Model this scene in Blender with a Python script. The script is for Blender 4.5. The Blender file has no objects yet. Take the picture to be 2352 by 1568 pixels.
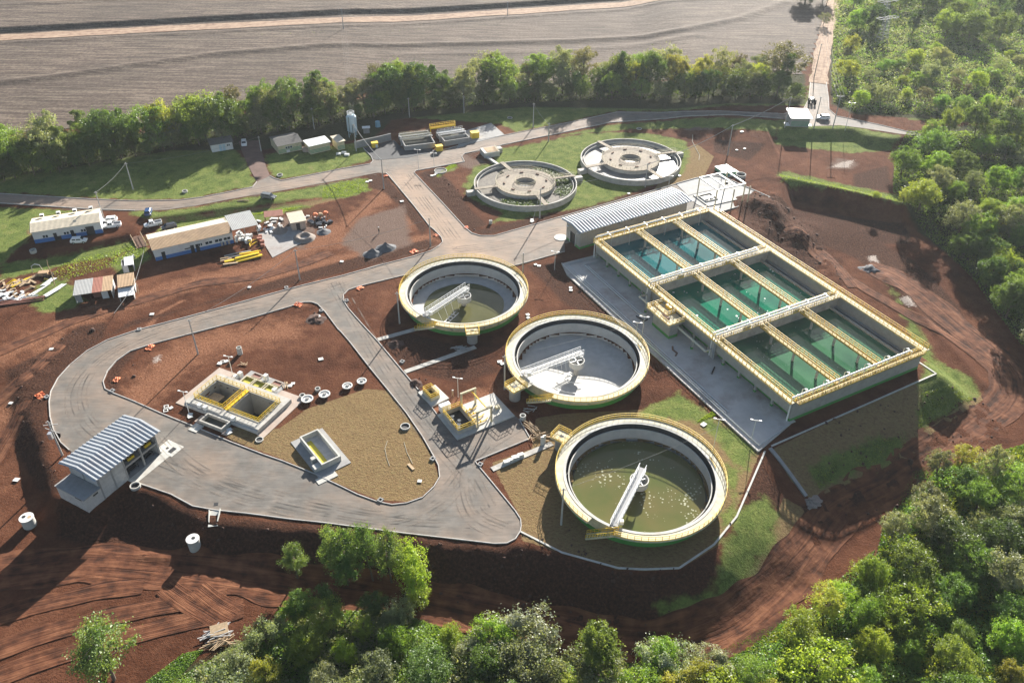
import bpy, bmesh, math, random
import numpy as np
from mathutils import Vector, Matrix, noise as mnoise
from mathutils.geometry import delaunay_2d_cdt
random.seed(7)
RNG = np.random.default_rng(11)
SC = bpy.context.scene
COL = SC.collection
R = math.radians

# ------------------------------------------------------------------ camera
FOC, PITCH, ROLL, CAMH = 1897.46, 0.63991, -0.010825, 108.0
_f = Vector((0, math.cos(PITCH), -math.sin(PITCH)))
_r0 = Vector((1, 0, 0)); _d0 = _f.cross(_r0)
C_R = math.cos(ROLL)*_r0 + math.sin(ROLL)*_d0
C_D = -math.sin(ROLL)*_r0 + math.cos(ROLL)*_d0
cam = bpy.data.cameras.new("camera"); cam_o = bpy.data.objects.new("camera", cam); COL.objects.link(cam_o)
cam.sensor_width = 36; cam.lens = FOC/2352*36; cam.clip_start = 1; cam.clip_end = 6000
m = Matrix((C_R, -C_D, -_f)).transposed().to_4x4(); m.translation = (0, 0, CAMH)
cam_o.matrix_world = m
SC.camera = cam_o

# ------------------------------------------------------------------ light
SUN_AZ, SUN_EL = R(17.0), R(20.6)
world = bpy.data.worlds.new("World"); SC.world = world; world.use_nodes = True
wn = world.node_tree; wn.nodes.clear()
sky = wn.nodes.new('ShaderNodeTexSky'); sky.sky_type = 'NISHITA'; sky.sun_disc = False
sky.sun_elevation = SUN_EL; sky.sun_rotation = SUN_AZ; sky.air_density = 1.0; sky.dust_density = 1.0; sky.ozone_density = 1.0
bg = wn.nodes.new('ShaderNodeBackground'); bg.inputs[1].default_value = 0.05
wo = wn.nodes.new('ShaderNodeOutputWorld')
wn.links.new(sky.outputs[0], bg.inputs[0]); wn.links.new(bg.outputs[0], wo.inputs[0])
sl = bpy.data.lights.new("sun", 'SUN'); sl.energy = 5.0; sl.angle = R(0.5); sl.color = (1.0, 0.95, 0.87)
so = bpy.data.objects.new("sun", sl); COL.objects.link(so)
_sd = Vector((-math.sin(SUN_AZ)*math.cos(SUN_EL), -math.cos(SUN_AZ)*math.cos(SUN_EL), -math.sin(SUN_EL)))
so.rotation_euler = _sd.to_track_quat('-Z', 'Y').to_euler(); so.location = (60, 200, 120)
SC.view_settings.view_transform = 'Standard'; SC.view_settings.look = 'None'
SC.view_settings.exposure = 1.62; SC.view_settings.gamma = 1.0; SC.view_settings.use_curve_mapping = False
SC.render.engine = 'CYCLES'
SC.cycles.max_bounces = 6; SC.cycles.diffuse_bounces = 3; SC.cycles.transparent_max_bounces = 8
SC.cycles.volume_bounces = 0
HAZE = 0.00008

# ------------------------------------------------------------------ geometry helpers
def at(u, v, z=0.0):
    """point of the place at height z that the survey picture (2352 x 1568) shows at u, v"""
    d = C_R*((u-1176)/FOC) + C_D*((v-784)/FOC) + _f
    t = (CAMH - z)/(-d.z)
    return Vector((d.x*t, d.y*t, z))
def ats(pts, z=0.0): return [at(u, v, z) for u, v in pts]
def cat_(x, y, x0, y0, s, z=0.0):
    k = 2352/3375
    return at((x0+x/s)*k, (y0+y/s)*k, z)

class MB:
    """collects shapes, builds ONE mesh object"""
    def __init__(s): s.v = []; s.f = []; s.m = []
    def add(s, vs, fs, mi=0):
        o = len(s.v); s.v += [tuple(p) for p in vs]
        for f in fs: s.f.append(tuple(o+i for i in f)); s.m.append(mi)
    def box(s, x0, x1, y0, y1, z0, z1, mi=0):
        s.add([(x0,y0,z0),(x1,y0,z0),(x1,y1,z0),(x0,y1,z0),(x0,y0,z1),(x1,y0,z1),(x1,y1,z1),(x0,y1,z1)],
              [(3,2,1,0),(4,5,6,7),(0,1,5,4),(1,2,6,5),(2,3,7,6),(3,0,4,7)], mi)
    def beam(s, p, q, w, h=None, mi=0, up=(0,0,1)):
        p, q = Vector(p), Vector(q); h = w if h is None else h
        d = (q-p).normalized(); u = Vector(up)
        if abs(d.dot(u)) > 0.98: u = Vector((1,0,0))
        a = d.cross(u).normalized()*(w/2); b = a.cross(d).normalized()*(h/2)
        s.add([p-a-b,p+a-b,p+a+b,p-a+b,q-a-b,q+a-b,q+a+b,q-a+b],
              [(0,1,2,3),(7,6,5,4),(4,5,1,0),(5,6,2,1),(6,7,3,2),(7,4,0,3)], mi)
    def tube(s, pts, r, n=6, mi=0, caps=True):
        pts = [Vector(p) for p in pts]; rings = []
        rr = r if isinstance(r, (list, tuple)) else [r]*len(pts)
        prev = None
        for i, p in enumerate(pts):
            d = (pts[min(i+1, len(pts)-1)] - pts[max(i-1, 0)]).normalized()
            if prev is None:
                u = Vector((0,0,1)) if abs(d.z) < 0.95 else Vector((1,0,0))
                a = d.cross(u).normalized()
            else:
                a = (prev - d*prev.dot(d)).normalized()
            prev = a; b = d.cross(a)
            rings.append([p + (a*math.cos(2*math.pi*k/n) + b*math.sin(2*math.pi*k/n))*rr[i] for k in range(n)])
        vs = [q for rg in rings for q in rg]; fs = []
        for i in range(len(pts)-1):
            for k in range(n): fs.append((i*n+k, i*n+(k+1)%n, (i+1)*n+(k+1)%n, (i+1)*n+k))
        if caps: fs.append(tuple(range(n))[::-1]); fs.append(tuple((len(pts)-1)*n+k for k in range(n)))
        s.add(vs, fs, mi)
    def ring(s, r0, r1, z0, z1, a0=0, a1=360, n=72, c=(0,0), mi=0):
        """solid ring r0..r1, z0..z1 (degrees)"""
        full = abs(a1-a0) >= 359.9; k = max(3, int(round(n*abs(a1-a0)/360)))
        cnt = k if full else k+1; vs = []
        for i in range(cnt):
            t = R(a0 + (a1-a0)*i/k); cs, sn = math.cos(t), math.sin(t)
            for rr, zz in ((r0,z0),(r1,z0),(r1,z1),(r0,z1)): vs.append((c[0]+rr*cs, c[1]+rr*sn, zz))
        fs = []
        for i in range(k):
            a = i*4; b = ((i+1) % cnt)*4
            for j in range(4): fs.append((a+j, a+(j+1)%4, b+(j+1)%4, b+j)[::-1])
        if not full: fs.append((0,1,2,3)); fs.append(tuple((cnt-1)*4+j for j in (3,2,1,0)))
        s.add(vs, fs, mi)
    def disc(s, r, z, n=48, c=(0,0), zc=None, mi=0):
        vs = [(c[0]+r*math.cos(2*math.pi*i/n), c[1]+r*math.sin(2*math.pi*i/n), z) for i in range(n)]
        vs.append((c[0], c[1], z if zc is None else zc))
        s.add(vs, [(i, (i+1)%n, n) for i in range(n)], mi)
    def cyl(s, r, z0, z1, n=24, c=(0,0), mi=0, r1=None):
        r1 = r if r1 is None else r1
        vs = [(c[0]+r*math.cos(2*math.pi*i/n), c[1]+r*math.sin(2*math.pi*i/n), z0) for i in range(n)]
        vs += [(c[0]+r1*math.cos(2*math.pi*i/n), c[1]+r1*math.sin(2*math.pi*i/n), z1) for i in range(n)]
        s.add(vs, [(i,(i+1)%n,n+(i+1)%n,n+i) for i in range(n)]+[tuple(range(n,2*n)), tuple(range(n))[::-1]], mi)
    def prism(s, poly, z0, z1, mi=0):
        n = len(poly); p = [Vector((a[0],a[1],0)) for a in poly]
        ar = sum(p[i].x*p[(i+1)%n].y-p[(i+1)%n].x*p[i].y for i in range(n))
        if ar < 0: p = p[::-1]
        s.add([(q.x,q.y,z0) for q in p]+[(q.x,q.y,z1) for q in p],
              [tuple(range(n))[::-1], tuple(range(n,2*n))]+[(i,(i+1)%n,n+(i+1)%n,n+i) for i in range(n)], mi)
    def quad(s, a, b, c, d, mi=0): s.add([a,b,c,d], [(0,1,2,3)], mi)
    def rail(s, pts, h=1.1, sp=1.5, r=0.035, closed=False, kick=True):
        """handrail along pts (feet of the posts): posts, two rails and a kick plate"""
        pts = [Vector(p) for p in pts]
        seg = list(zip(pts, pts[1:]+pts[:1])) if closed else list(zip(pts, pts[1:]))
        for a, b in seg:
            L = (b-a).length; n = max(1, int(round(L/sp)))
            for i in range(n): 
                q = a.lerp(b, i/n); s.beam(q, q+Vector((0,0,h)), 2*r)
            for hh in (h, h*0.55): s.beam(a+Vector((0,0,hh)), b+Vector((0,0,hh)), 2*r)
            if kick: s.beam(a+Vector((0,0,0.1)), b+Vector((0,0,0.1)), 0.02, 0.18)
        if not closed:
            q = pts[-1]; s.beam(q, q+Vector((0,0,h)), 2*r)
    def build(s, name, mats, parent=None, smooth=False):
        me = bpy.data.meshes.new(name); me.from_pydata(s.v, [], s.f)
        mats = mats if isinstance(mats, (list, tuple)) else [mats]
        for mm in mats: me.materials.append(mm)
        if len(mats) > 1: me.polygons.foreach_set('material_index', s.m)
        if smooth:
            me.polygons.foreach_set('use_smooth', [True]*len(me.polygons))
        me.update()
        return link(name, me, parent)
def link(name, me, parent=None):
    o = bpy.data.objects.new(name, me); COL.objects.link(o)
    if parent is not None: o.parent = parent
    return o
def tag(o, label=None, cat=None, group=None, kind=None):
    if label: o['label'] = label
    if cat: o['category'] = cat
    if group: o['group'] = group
    if kind: o['kind'] = kind
    return o
def thing(name, label, cat, loc=(0,0,0), rz=0.0, group=None):
    o = bpy.data.objects.new(name, None); COL.objects.link(o); o.empty_display_size = 0.3
    o.location = loc; o.rotation_euler = (0,0,rz)
    return tag(o, label, cat, group)
def struct(o): o['kind'] = 'structure'; return o
def children_map():
    d = {}
    for o in COL.objects:
        if o.parent: d.setdefault(o.parent, []).append(o)
    return d
def dup(root, kids, loc, rz=0.0, label=None, group=None, scale=None):
    """copy of a thing with copies of its parts and sub-parts (mesh data shared)"""
    r = root.copy(); COL.objects.link(r); r.location = loc; r.rotation_euler = (0,0,rz)
    if scale is not None: r.scale = scale if isinstance(scale, (tuple, list)) else (scale,)*3
    if label: r['label'] = label
    if group: r['group'] = group
    for ch in kids.get(root, ()):
        c = ch.copy(); COL.objects.link(c); c.parent = r
        for g in kids.get(ch, ()):
            d = g.copy(); COL.objects.link(d); d.parent = c
    return r

# ------------------------------------------------------------------ materials
def mat(name, col, rough=0.8, metal=0.0, var=0.15, scale=0.6, bump=0.0, bscale=8.0, dirt=None, dirt_amt=0.35, spec=0.5, detail=6, coord='Object', orand=0):
    """noise-varied principled material: colour, a second dirt colour in patches, fine bump"""
    m = bpy.data.materials.new(name); m.use_nodes = True; nt = m.node_tree; N, L = nt.nodes, nt.links
    b = N['Principled BSDF']; b.inputs['Roughness'].default_value = rough; b.inputs['Metallic'].default_value = metal
    b.inputs['Specular IOR Level'].default_value = spec
    tc = N.new('ShaderNodeTexCoord')
    nz = N.new('ShaderNodeTexNoise'); nz.inputs['Scale'].default_value = scale; nz.inputs['Detail'].default_value = detail; nz.inputs['Roughness'].default_value = 0.65
    L.new(tc.outputs[coord], nz.inputs['Vector'])
    mr = N.new('ShaderNodeMapRange'); mr.inputs[1].default_value = 0.3; mr.inputs[2].default_value = 0.7
    mr.inputs[3].default_value = 1-var; mr.inputs[4].default_value = 1+var
    L.new(nz.outputs['Fac'], mr.inputs[0])
    mx = N.new('ShaderNodeMix'); mx.data_type = 'RGBA'; mx.blend_type = 'MULTIPLY'; mx.inputs[0].default_value = 1
    mx.inputs[6].default_value = (*col, 1); L.new(mr.outputs[0], mx.inputs[7])
    out = mx.outputs[2]
    if orand:
        oi = N.new('ShaderNodeObjectInfo'); ro = N.new('ShaderNodeMapRange'); ro.inputs[3].default_value = 1-orand; ro.inputs[4].default_value = 1+orand; L.new(oi.outputs['Random'], ro.inputs[0])
        mo = N.new('ShaderNodeMix'); mo.data_type = 'RGBA'; mo.blend_type = 'MULTIPLY'; mo.inputs[0].default_value = 1; L.new(out, mo.inputs[6]); L.new(ro.outputs[0], mo.inputs[7]); out = mo.outputs[2]
    if dirt is not None:
        n2 = N.new('ShaderNodeTexNoise'); n2.inputs['Scale'].default_value = scale*0.45; n2.inputs['Detail'].default_value = 8; n2.inputs['Roughness'].default_value = 0.7
        L.new(tc.outputs[coord], n2.inputs['Vector'])
        r2 = N.new('ShaderNodeMapRange'); r2.inputs[1].default_value = 0.48; r2.inputs[2].default_value = 0.7; r2.inputs[4].default_value = dirt_amt
        L.new(n2.outputs['Fac'], r2.inputs[0])
        m2 = N.new('ShaderNodeMix'); m2.data_type = 'RGBA'; L.new(r2.outputs[0], m2.inputs[0]); L.new(out, m2.inputs[6]); m2.inputs[7].default_value = (*dirt, 1)
        out = m2.outputs[2]
    L.new(out, b.inputs['Base Color'])
    if bump > 0:
        n3 = N.new('ShaderNodeTexNoise'); n3.inputs['Scale'].default_value = bscale; n3.inputs['Detail'].default_value = 6
        L.new(tc.outputs[coord], n3.inputs['Vector'])
        bp = N.new('ShaderNodeBump'); bp.inputs['Strength'].default_value = bump; bp.inputs['Distance'].default_value = 0.1
        L.new(n3.outputs['Fac'], bp.inputs['Height']); L.new(bp.outputs[0], b.inputs['Normal'])
    return m

SOIL = (0.150, 0.070, 0.043)
M = {}
M['concrete'] = mat('concrete', (0.42,0.40,0.36), 0.85, dirt=(0.18,0.15,0.12), dirt_amt=.55, scale=0.9, bump=0.15)
M['concrete_new'] = mat('concrete_new', (0.48,0.47,0.43), 0.8, dirt=(0.33,0.26,0.20), scale=0.8, bump=0.1)
M['concrete_old'] = mat('concrete_old', (0.30,0.25,0.19), 0.9, dirt=(0.13,0.11,0.09), dirt_amt=0.6, scale=0.7, bump=0.2)
M['concrete_grey'] = mat('concrete_grey', (0.30,0.295,0.285), 0.85, orand=.08, dirt=(0.17,0.16,0.15), scale=0.5, bump=0.15)
M['grey_paint'] = mat('grey_paint', (0.33,0.325,0.30), 0.75, orand=.05, var=0.1, scale=1.0, dirt=(0.19,0.175,0.15), dirt_amt=0.5)
M['cream_paint'] = mat('cream_paint', (0.56,0.50,0.33), 0.75, var=0.18, scale=1.3, dirt=(0.30,0.245,0.16), dirt_amt=0.6, bump=.1)
M['green_paint'] = mat('green_paint', (0.05,0.26,0.045), 0.6, var=0.12, dirt=(0.06,0.12,0.04))
M['green_pale'] = mat('green_pale', (0.10,0.30,0.17), 0.7, var=0.1)
M['yellow'] = mat('yellow_paint', (0.78,0.52,0.02), 0.5, var=0.1, dirt=(0.45,0.28,0.06), dirt_amt=0.25)
M['grating'] = mat('grating', (0.36,0.285,0.14), 0.8, var=0.25, scale=2.5, dirt=(0.20,0.16,0.09), dirt_amt=.6)
M['white_metal'] = mat('white_metal', (0.74,0.74,0.72), 0.5, var=0.05)
M['galv'] = mat('galvanised', (0.62,0.63,0.64), 0.38, metal=0.7, var=0.1)
M['roof_sheet'] = mat('roof_sheet', (0.43,0.45,0.47), 0.55, metal=0.2, var=0.1, scale=0.7, dirt=(0.33,0.29,0.27), dirt_amt=0.5, orand=.12)
M['roof_fibre'] = mat('roof_fibre', (0.58,0.50,0.37), 0.75, var=0.12, scale=1.2, dirt=(0.36,0.30,0.22))
M['roof_grey'] = mat('roof_grey', (0.34,0.34,0.33), 0.8, var=0.1, dirt=(0.22,0.21,0.19))
M['roof_dark'] = mat('roof_dark', (0.13,0.12,0.11), 0.85, var=0.2, scale=2)
M['roof_rust'] = mat('roof_rust', (0.30,0.11,0.07), 0.8, var=0.15, dirt=(0.16,0.08,0.06))
M['roof_tan'] = mat('roof_tan', (0.42,0.28,0.16), 0.85, var=0.15, dirt=(0.25,0.16,0.10))
M['white_wall'] = mat('white_wall', (0.68,0.68,0.66), 0.8, var=0.06, dirt=(0.42,0.33,0.26), dirt_amt=0.3)
M['blue_wall'] = mat('blue_wall', (0.05,0.16,0.42), 0.7, var=0.1, dirt=(0.10,0.14,0.25))
M['block_wall'] = mat('block_wall', (0.50,0.49,0.47), 0.9, var=0.12, scale=1.5, dirt=(0.27,0.24,0.22), dirt_amt=0.5, bump=0.2)
M['brick_wall'] = mat('brick_wall', (0.42,0.34,0.28), 0.9, var=0.15, dirt=(0.28,0.16,0.11))
M['dark'] = mat('dark_opening', (0.02,0.02,0.022), 0.6, var=0.1)
M['glass'] = mat('glass', (0.03,0.04,0.05), 0.08, var=0.1)
M['black'] = mat('black_rubber', (0.02,0.02,0.02), 0.8)
M['wood'] = mat('wood', (0.46,0.33,0.20), 0.85, var=0.25, scale=3)
M['wood_dark'] = mat('wood_dark', (0.16,0.09,0.06), 0.9, var=0.25, scale=3)
M['rust'] = mat('rust_steel', (0.22,0.09,0.06), 0.8, var=0.2, scale=2)
M['pole'] = mat('pole_concrete', (0.40,0.39,0.37), 0.85, var=0.1)
M['pvc_white'] = mat('pvc_white', (0.66,0.65,0.61), 0.65, var=0.05)
M['pipe_steel'] = mat('pipe_steel', (0.55,0.57,0.58), 0.35, metal=0.6, var=0.08)
M['pipe_cream'] = mat('pipe_cream', (0.55,0.52,0.42), 0.5, var=0.08)
M['blue_plastic'] = mat('blue_plastic', (0.22,0.40,0.50), 0.5, var=0.08)
M['silo_blue'] = mat('silo_blue', (0.42,0.55,0.62), 0.45, var=0.05, dirt=(0.3,0.36,0.38), dirt_amt=0.2)
M['car_white'] = mat('car_white', (0.80,0.80,0.80), 0.22, var=0.02)
M['car_grey'] = mat('car_grey', (0.22,0.23,0.23), 0.25, metal=0.4, var=0.02)
M['car_dark'] = mat('car_dark', (0.05,0.05,0.055), 0.25, var=0.02)
M['car_blue'] = mat('car_blue', (0.02,0.06,0.16), 0.22, var=0.02)
M['orange_mesh'] = mat('orange_mesh', (0.75,0.20,0.07), 0.7, var=0.2)
M['skin'] = mat('skin', (0.42,0.25,0.17), 0.6)
M['cloth_white'] = mat('cloth_white', (0.6,0.6,0.58), 0.9)
M['cloth_dark'] = mat('cloth_dark', (0.05,0.055,0.08), 0.9)
M['cable'] = mat('cable', (0.22,0.22,0.215), 0.8, spec=.2)
M['pylon'] = mat('pylon_steel', (0.33,0.33,0.33), 0.75, spec=.3)
M['hose'] = mat('hose', (0.42,0.40,0.33), 0.8, spec=.2)
M['pale_rubble'] = mat('pale_rubble', (0.42,0.36,0.30), .95, var=.3, scale=2, bump=.4)
M['gravel_pile'] = mat('gravel_pile', (0.13,0.13,0.135), 0.95, var=0.3, scale=5, bump=0.6, bscale=5)
M['sand_pile'] = mat('sand_pile', (0.24,0.20,0.17), 0.95, var=0.2, scale=4, bump=0.4, bscale=5)
M['soil_clod'] = mat('soil_clod', (0.075,0.038,0.026), 0.95, var=0.35, scale=2.5, bump=0.8, bscale=3)
M['bark'] = mat('bark', (0.13,0.10,0.075), 0.95, var=0.25, scale=3)
M['sludge'] = mat('sludge', (0.045,0.045,0.03), 0.35, var=0.3)
# ------------------------------------------------------------------ terrain shape
def seg_dist(P, poly, closed=True):
    P = np.asarray(P, float); A = np.asarray(poly, float)
    Bp = np.roll(A, -1, 0) if closed else A[1:]
    A = A if closed else A[:-1]
    best = np.full(len(P), 1e18)
    for a, b in zip(A, Bp):
        d = b-a; L = d@d
        t = np.clip(((P-a)@d)/(L if L > 0 else 1), 0, 1)
        q = P-a-t[:,None]*d
        best = np.minimum(best, (q*q).sum(1))
    return np.sqrt(best)
def inside(P, poly):
    P = np.asarray(P, float); A = np.asarray(poly, float); c = np.zeros(len(P), bool)
    x, y = P[:,0], P[:,1]; j = len(A)-1
    for i in range(len(A)):
        xi, yi = A[i]; xj, yj = A[j]
        if yi != yj:
            k = ((yi > y) != (yj > y)) & (x < (xj-xi)*(y-yi)/(yj-yi)+xi); c ^= k
        j = i
    return c
def sdist(P, poly):
    d = seg_dist(P, poly); return np.where(inside(P, poly), -d, d)
def xy(pts, z=0): return [(p.x, p.y) for p in ats(pts, z)]
def sm(t): t = np.clip(t, 0, 1); return t*t*(3-2*t)
def idw(P, ctrl):
    C = np.array([c[:2] for c in ctrl]); V = np.array([c[2] for c in ctrl])
    w = 1/(((P[:,None,:]-C[None])**2).sum(2)+9)**1.5
    return (w*V).sum(1)/w.sum(1)
def vnoise(P, s, seed=0):
    """smooth value noise in [-1,1]"""
    x = P[:,0]/s+seed*17.3; y = P[:,1]/s-seed*9.1
    xi = np.floor(x).astype(np.int64); yi = np.floor(y).astype(np.int64); fx = sm(x-xi); fy = sm(y-yi)
    def h(a, b):
        n = (a*374761393+b*668265263+seed*1274126177) & 0x7fffffff
        n = ((n ^ (n >> 13))*1274126177) & 0x7fffffff
        return ((n ^ (n >> 16)) & 0xffff)/32767.5-1
    return (h(xi,yi)*(1-fx)+h(xi+1,yi)*fx)*(1-fy)+(h(xi,yi+1)*(1-fx)+h(xi+1,yi+1)*fx)*fy

SITE = xy([(-400,700),(0,832),(40,850),(70,900),(80,960),(96,1020),(114,1090),(128,1136),(205,1170),(250,1136),(330,1124),(480,1200),(720,1222),(1000,1250),(1150,1262),(1200,1250),(1290,1272),(1420,1310),(1480,1313),(1560,1309),(1640,1256),(1695,1190),(1762,1037),(1772,1024),(2155,858)]) \
    + [(88.5,139.5),(72,168),(64,190),(75,213)] + xy([(1800,408),(1900,430),(2080,468),(2200,505),(2500,560)]) + [(700,330),(900,2500),(-900,2500),(-900,160)]
D_CTRL = [(-95,95,2.4),(-60,80,3.2),(-20,78,4),(10,78,5),(35,80,5.5),(60,90,6.2),(80,105,6.4),(100,125,6.0),(112,150,5.4),(97,190,4.2),(88,205,3.6),(-112,125,0.9),(-125,140,0.25),(140,200,3)]
R_CTRL = [(-95,95,4),(-60,80,5),(-20,78,6.5),(10,78,8),(35,80,10),(60,90,16),(80,105,19),(100,125,9),(112,150,6),(97,190,5),(88,205,5),(-112,125,5),(-125,140,5)]
TERR = xy([(-500,660),(0,602),(140,592),(318,552),(345,522),(480,502),(590,484),(700,468),(800,458)]) + [(-20,260),(-20,900),(-900,900),(-900,170)]
GATE = xy([(1780,297),(1860,296),(1965,296),(1995,312),(2040,318),(2110,312),(2500,330)], 2) + [(260,900),(70,900)] + xy([(1700,262),(1755,285)], 2)
RIDGES = [ (xy([(330,1275),(480,1285),(640,1318)], -3), 0.45, 0.9), (xy([(955,1367),(1100,1388),(1250,1422),(1420,1472)], -4.5), 0.6, 1.0),
  (xy([(1735,478),(1790,496),(1835,530)], -1), 2.0, 4.0), (xy([(1690,520),(1720,560)], -1), 1.0, 3.0), (xy([(1860,520),(1800,590)], -3), 0.8, 4.0),
  (xy([(1797,412),(1900,432),(2080,472)]), 0.7, 1.6),
  (xy([(250,800),(330,775),(430,750)]), .12, 1.5),
  (xy([(2030,640),(2180,790),(2260,880)], -5), 0.5, 1.2) ]
LUMPY = [ (xy([(20,850),(110,800),(180,750),(240,745),(165,800),(115,860),(100,950),(112,1050),(150,1130),(90,1120),(50,1050),(30,950)]), 0.16),
  (xy([(330,1125),(480,1190),(720,1210),(1000,1240),(1150,1260),(1190,1250),(1290,1275),(1290,1310),(1100,1300),(700,1262),(480,1238),(300,1190)], -1), 0.16),
  (xy([(250,800),(300,815),(290,850),(265,905),(300,920),(330,900),(310,860),(330,830)]), .12),
  (xy([(1030,398),(1075,470),(1110,520),(1085,530),(1010,450),(965,397)]), .08),
  (xy([(880,1200),(1290,1230),(1420,1330),(1600,1330),(1500,1460),(1200,1420),(900,1330)], -3), .07),
  (xy([(1650,1180),(1720,1120),(1680,1330),(1640,1340)], -2), .12),
  (xy([(1880,1000),(2250,900),(2330,1000),(2000,1200),(1850,1300)], -6), .14),
  (xy([(1720,440),(1830,480),(1900,560),(1980,700),(1900,680),(1720,560)], -2.5), .25),
  (xy([(700,700),(745,720),(750,760),(705,740)]), .25), (xy([(880,790),(935,800),(925,870),(900,850)]), .2), (xy([(935,860),(985,870),(985,905),(950,900)]), .25) ]
def terrain(P):
    P = np.asarray(P, float); z = np.zeros(len(P))
    d = sdist(P, SITE); o = d > 0
    if o.any():
        D = idw(P[o], D_CTRL); W = idw(P[o], R_CTRL); t = np.clip(d[o]/W, 0, 1)
        z[o] -= D*(0.55*t+0.45*sm(t))
    dt = sdist(P, TERR); z += 1.4*sm(-dt/3.0)*sm((-45-P[:,0])/38)*sm((P[:,0]+420)/100)
    dg = sdist(P, GATE); west = P[:,0] < 84
    z += 2.4*(1-sm(np.clip(dg, 0, 99)/np.where(west, 26.0, 5.0)))*(P[:,1] > 225)
    for pl, h, w in RIDGES:
        pa = np.array(pl); k = (P[:,0] > pa[:,0].min()-3*w) & (P[:,0] < pa[:,0].max()+3*w) & (P[:,1] > pa[:,1].min()-3*w) & (P[:,1] < pa[:,1].max()+3*w)
        if k.any(): z[k] += h*np.exp(-(seg_dist(P[k], pl, False)/w)**2)
    return z
def lumps(P):
    z = np.zeros(len(P))
    for poly, a in LUMPY:
        pa = np.array(poly); k = (P[:,0] > pa[:,0].min()-1) & (P[:,0] < pa[:,0].max()+1) & (P[:,1] > pa[:,1].min()-1) & (P[:,1] < pa[:,1].max()+1)
        if k.any():
            w = sm(-sdist(P[k], poly)/1.2)
            z[k] += w*a*(vnoise(P[k], 1.5, 3)+0.8*vnoise(P[k], 0.8, 4)+0.8*np.abs(vnoise(P[k], 3.0, 5)))
    return z
def hz(x, y): return float(terrain(np.array([[x, y]]))[0])
def gt(u, v):
    """ground point seen at u, v"""
    z = 0.0
    for _ in range(7):
        p = at(u, v, z); z = 0.4*z+0.6*hz(p.x, p.y)
    p = at(u, v, z); p.z = hz(p.x, p.y); return p
def gts(pts): return [gt(*p) for p in pts]

# ------------------------------------------------------------------ ground zones (what grows or lies where)
def zp(pts): return [(p.x, p.y) for p in gts(pts)]
Z_GRASS = [zp(q) for q in [
 [(1148,341),(1195,335),(1285,317),(1341,306),(1420,304),(1487,306),(1544,315),(1578,326),(1584,360),(1569,401),(1510,421),(1442,446),(1364,471),(1307,482),(1262,489),(1185,507),(1134,509),(1154,489),(1104,468),(1073,450),(1064,428),(1082,394),(1095,380),(1127,376)],
 [(300,485),(383,484),(450,476),(533,460),(633,443),(784,416),(830,408),(845,425),(790,450),(700,457),(640,465),(560,480),(470,490),(400,498),(340,502),(300,494)],
 [(380,507),(480,496),(560,488),(640,474),(690,469),(720,474),(640,492),(600,510),(560,504),(460,519),(350,543)],
 [(-200,380),(0,345),(300,340),(520,335),(548,345),(588,415),(580,427),(533,437),(467,450),(413,457),(310,459),(213,455),(0,442),(-200,440)],
 [(602,355),(860,322),(850,340),(857,366),(784,386),(647,412),(627,405)],
 [(-100,470),(180,484),(120,494),(80,500),(60,560),(0,605),(-100,620)],
 [(0,604),(140,588),(325,548),(340,562),(250,592),(170,602),(100,622),(0,642)],
 [(900,268),(1200,240),(1850,228),(1862,188),(1856,243),(1568,254),(1417,255),(1301,280),(1185,303),(1150,285),(1000,275)],
 [(1790,276),(1850,268),(1920,280),(1985,297),(2068,310),(2050,345),(1960,352),(1780,332),(1785,300)],
 [(1284,312),(1401,287),(1568,273),(1798,278),(1780,312),(1600,292),(1450,297)],
 [(1786,396),(1802,392),(1908,416),(2088,454),(2130,470),(2115,490),(2060,478),(1900,440),(1796,416)],
 [(1003,408),(1020,398),(1040,392),(1052,381),(1044,372),(1034,378),(1034,388),(1010,398)],
 [(735,436),(784,415),(842,410),(850,437),(800,455),(740,458)],
 [(1690,1175),(1755,1135),(1788,1180),(1778,1250),(1700,1345),(1642,1402),(1628,1385),(1655,1290)],
 [(1655,1180),(1690,1150),(1685,1195),(1650,1240)],
 [(1470,945),(1560,898),(1640,962),(1740,1018),(1720,1080),(1680,1060),(1640,1000),(1590,965),(1480,962)], [(1665,1060),(1700,1080),(1690,1160),(1672,1120)],
 [(2035,640),(2110,748),(2150,825),(2235,868),(2252,903),(2185,950),(2112,985),(2108,880),(2130,830),(2080,740)],
 [(2085,275),(2400,287),(2400,278),(2250,270),(2100,262)],
 [(1855,1070),(2000,1005),(2080,1000),(2060,1060),(1880,1120)], [(2110,900),(2190,880),(2240,915),(2110,985)],
 [(1500,1390),(1640,1355),(1640,1405),(1530,1430)],
 [(60,690),(100,640),(150,640),(200,690),(160,710),(100,720)], [(250,600),(330,560),(350,590),(280,640)],
 [(1860,187),(1896,60),(1905,60),(1875,160)],
]]
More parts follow.
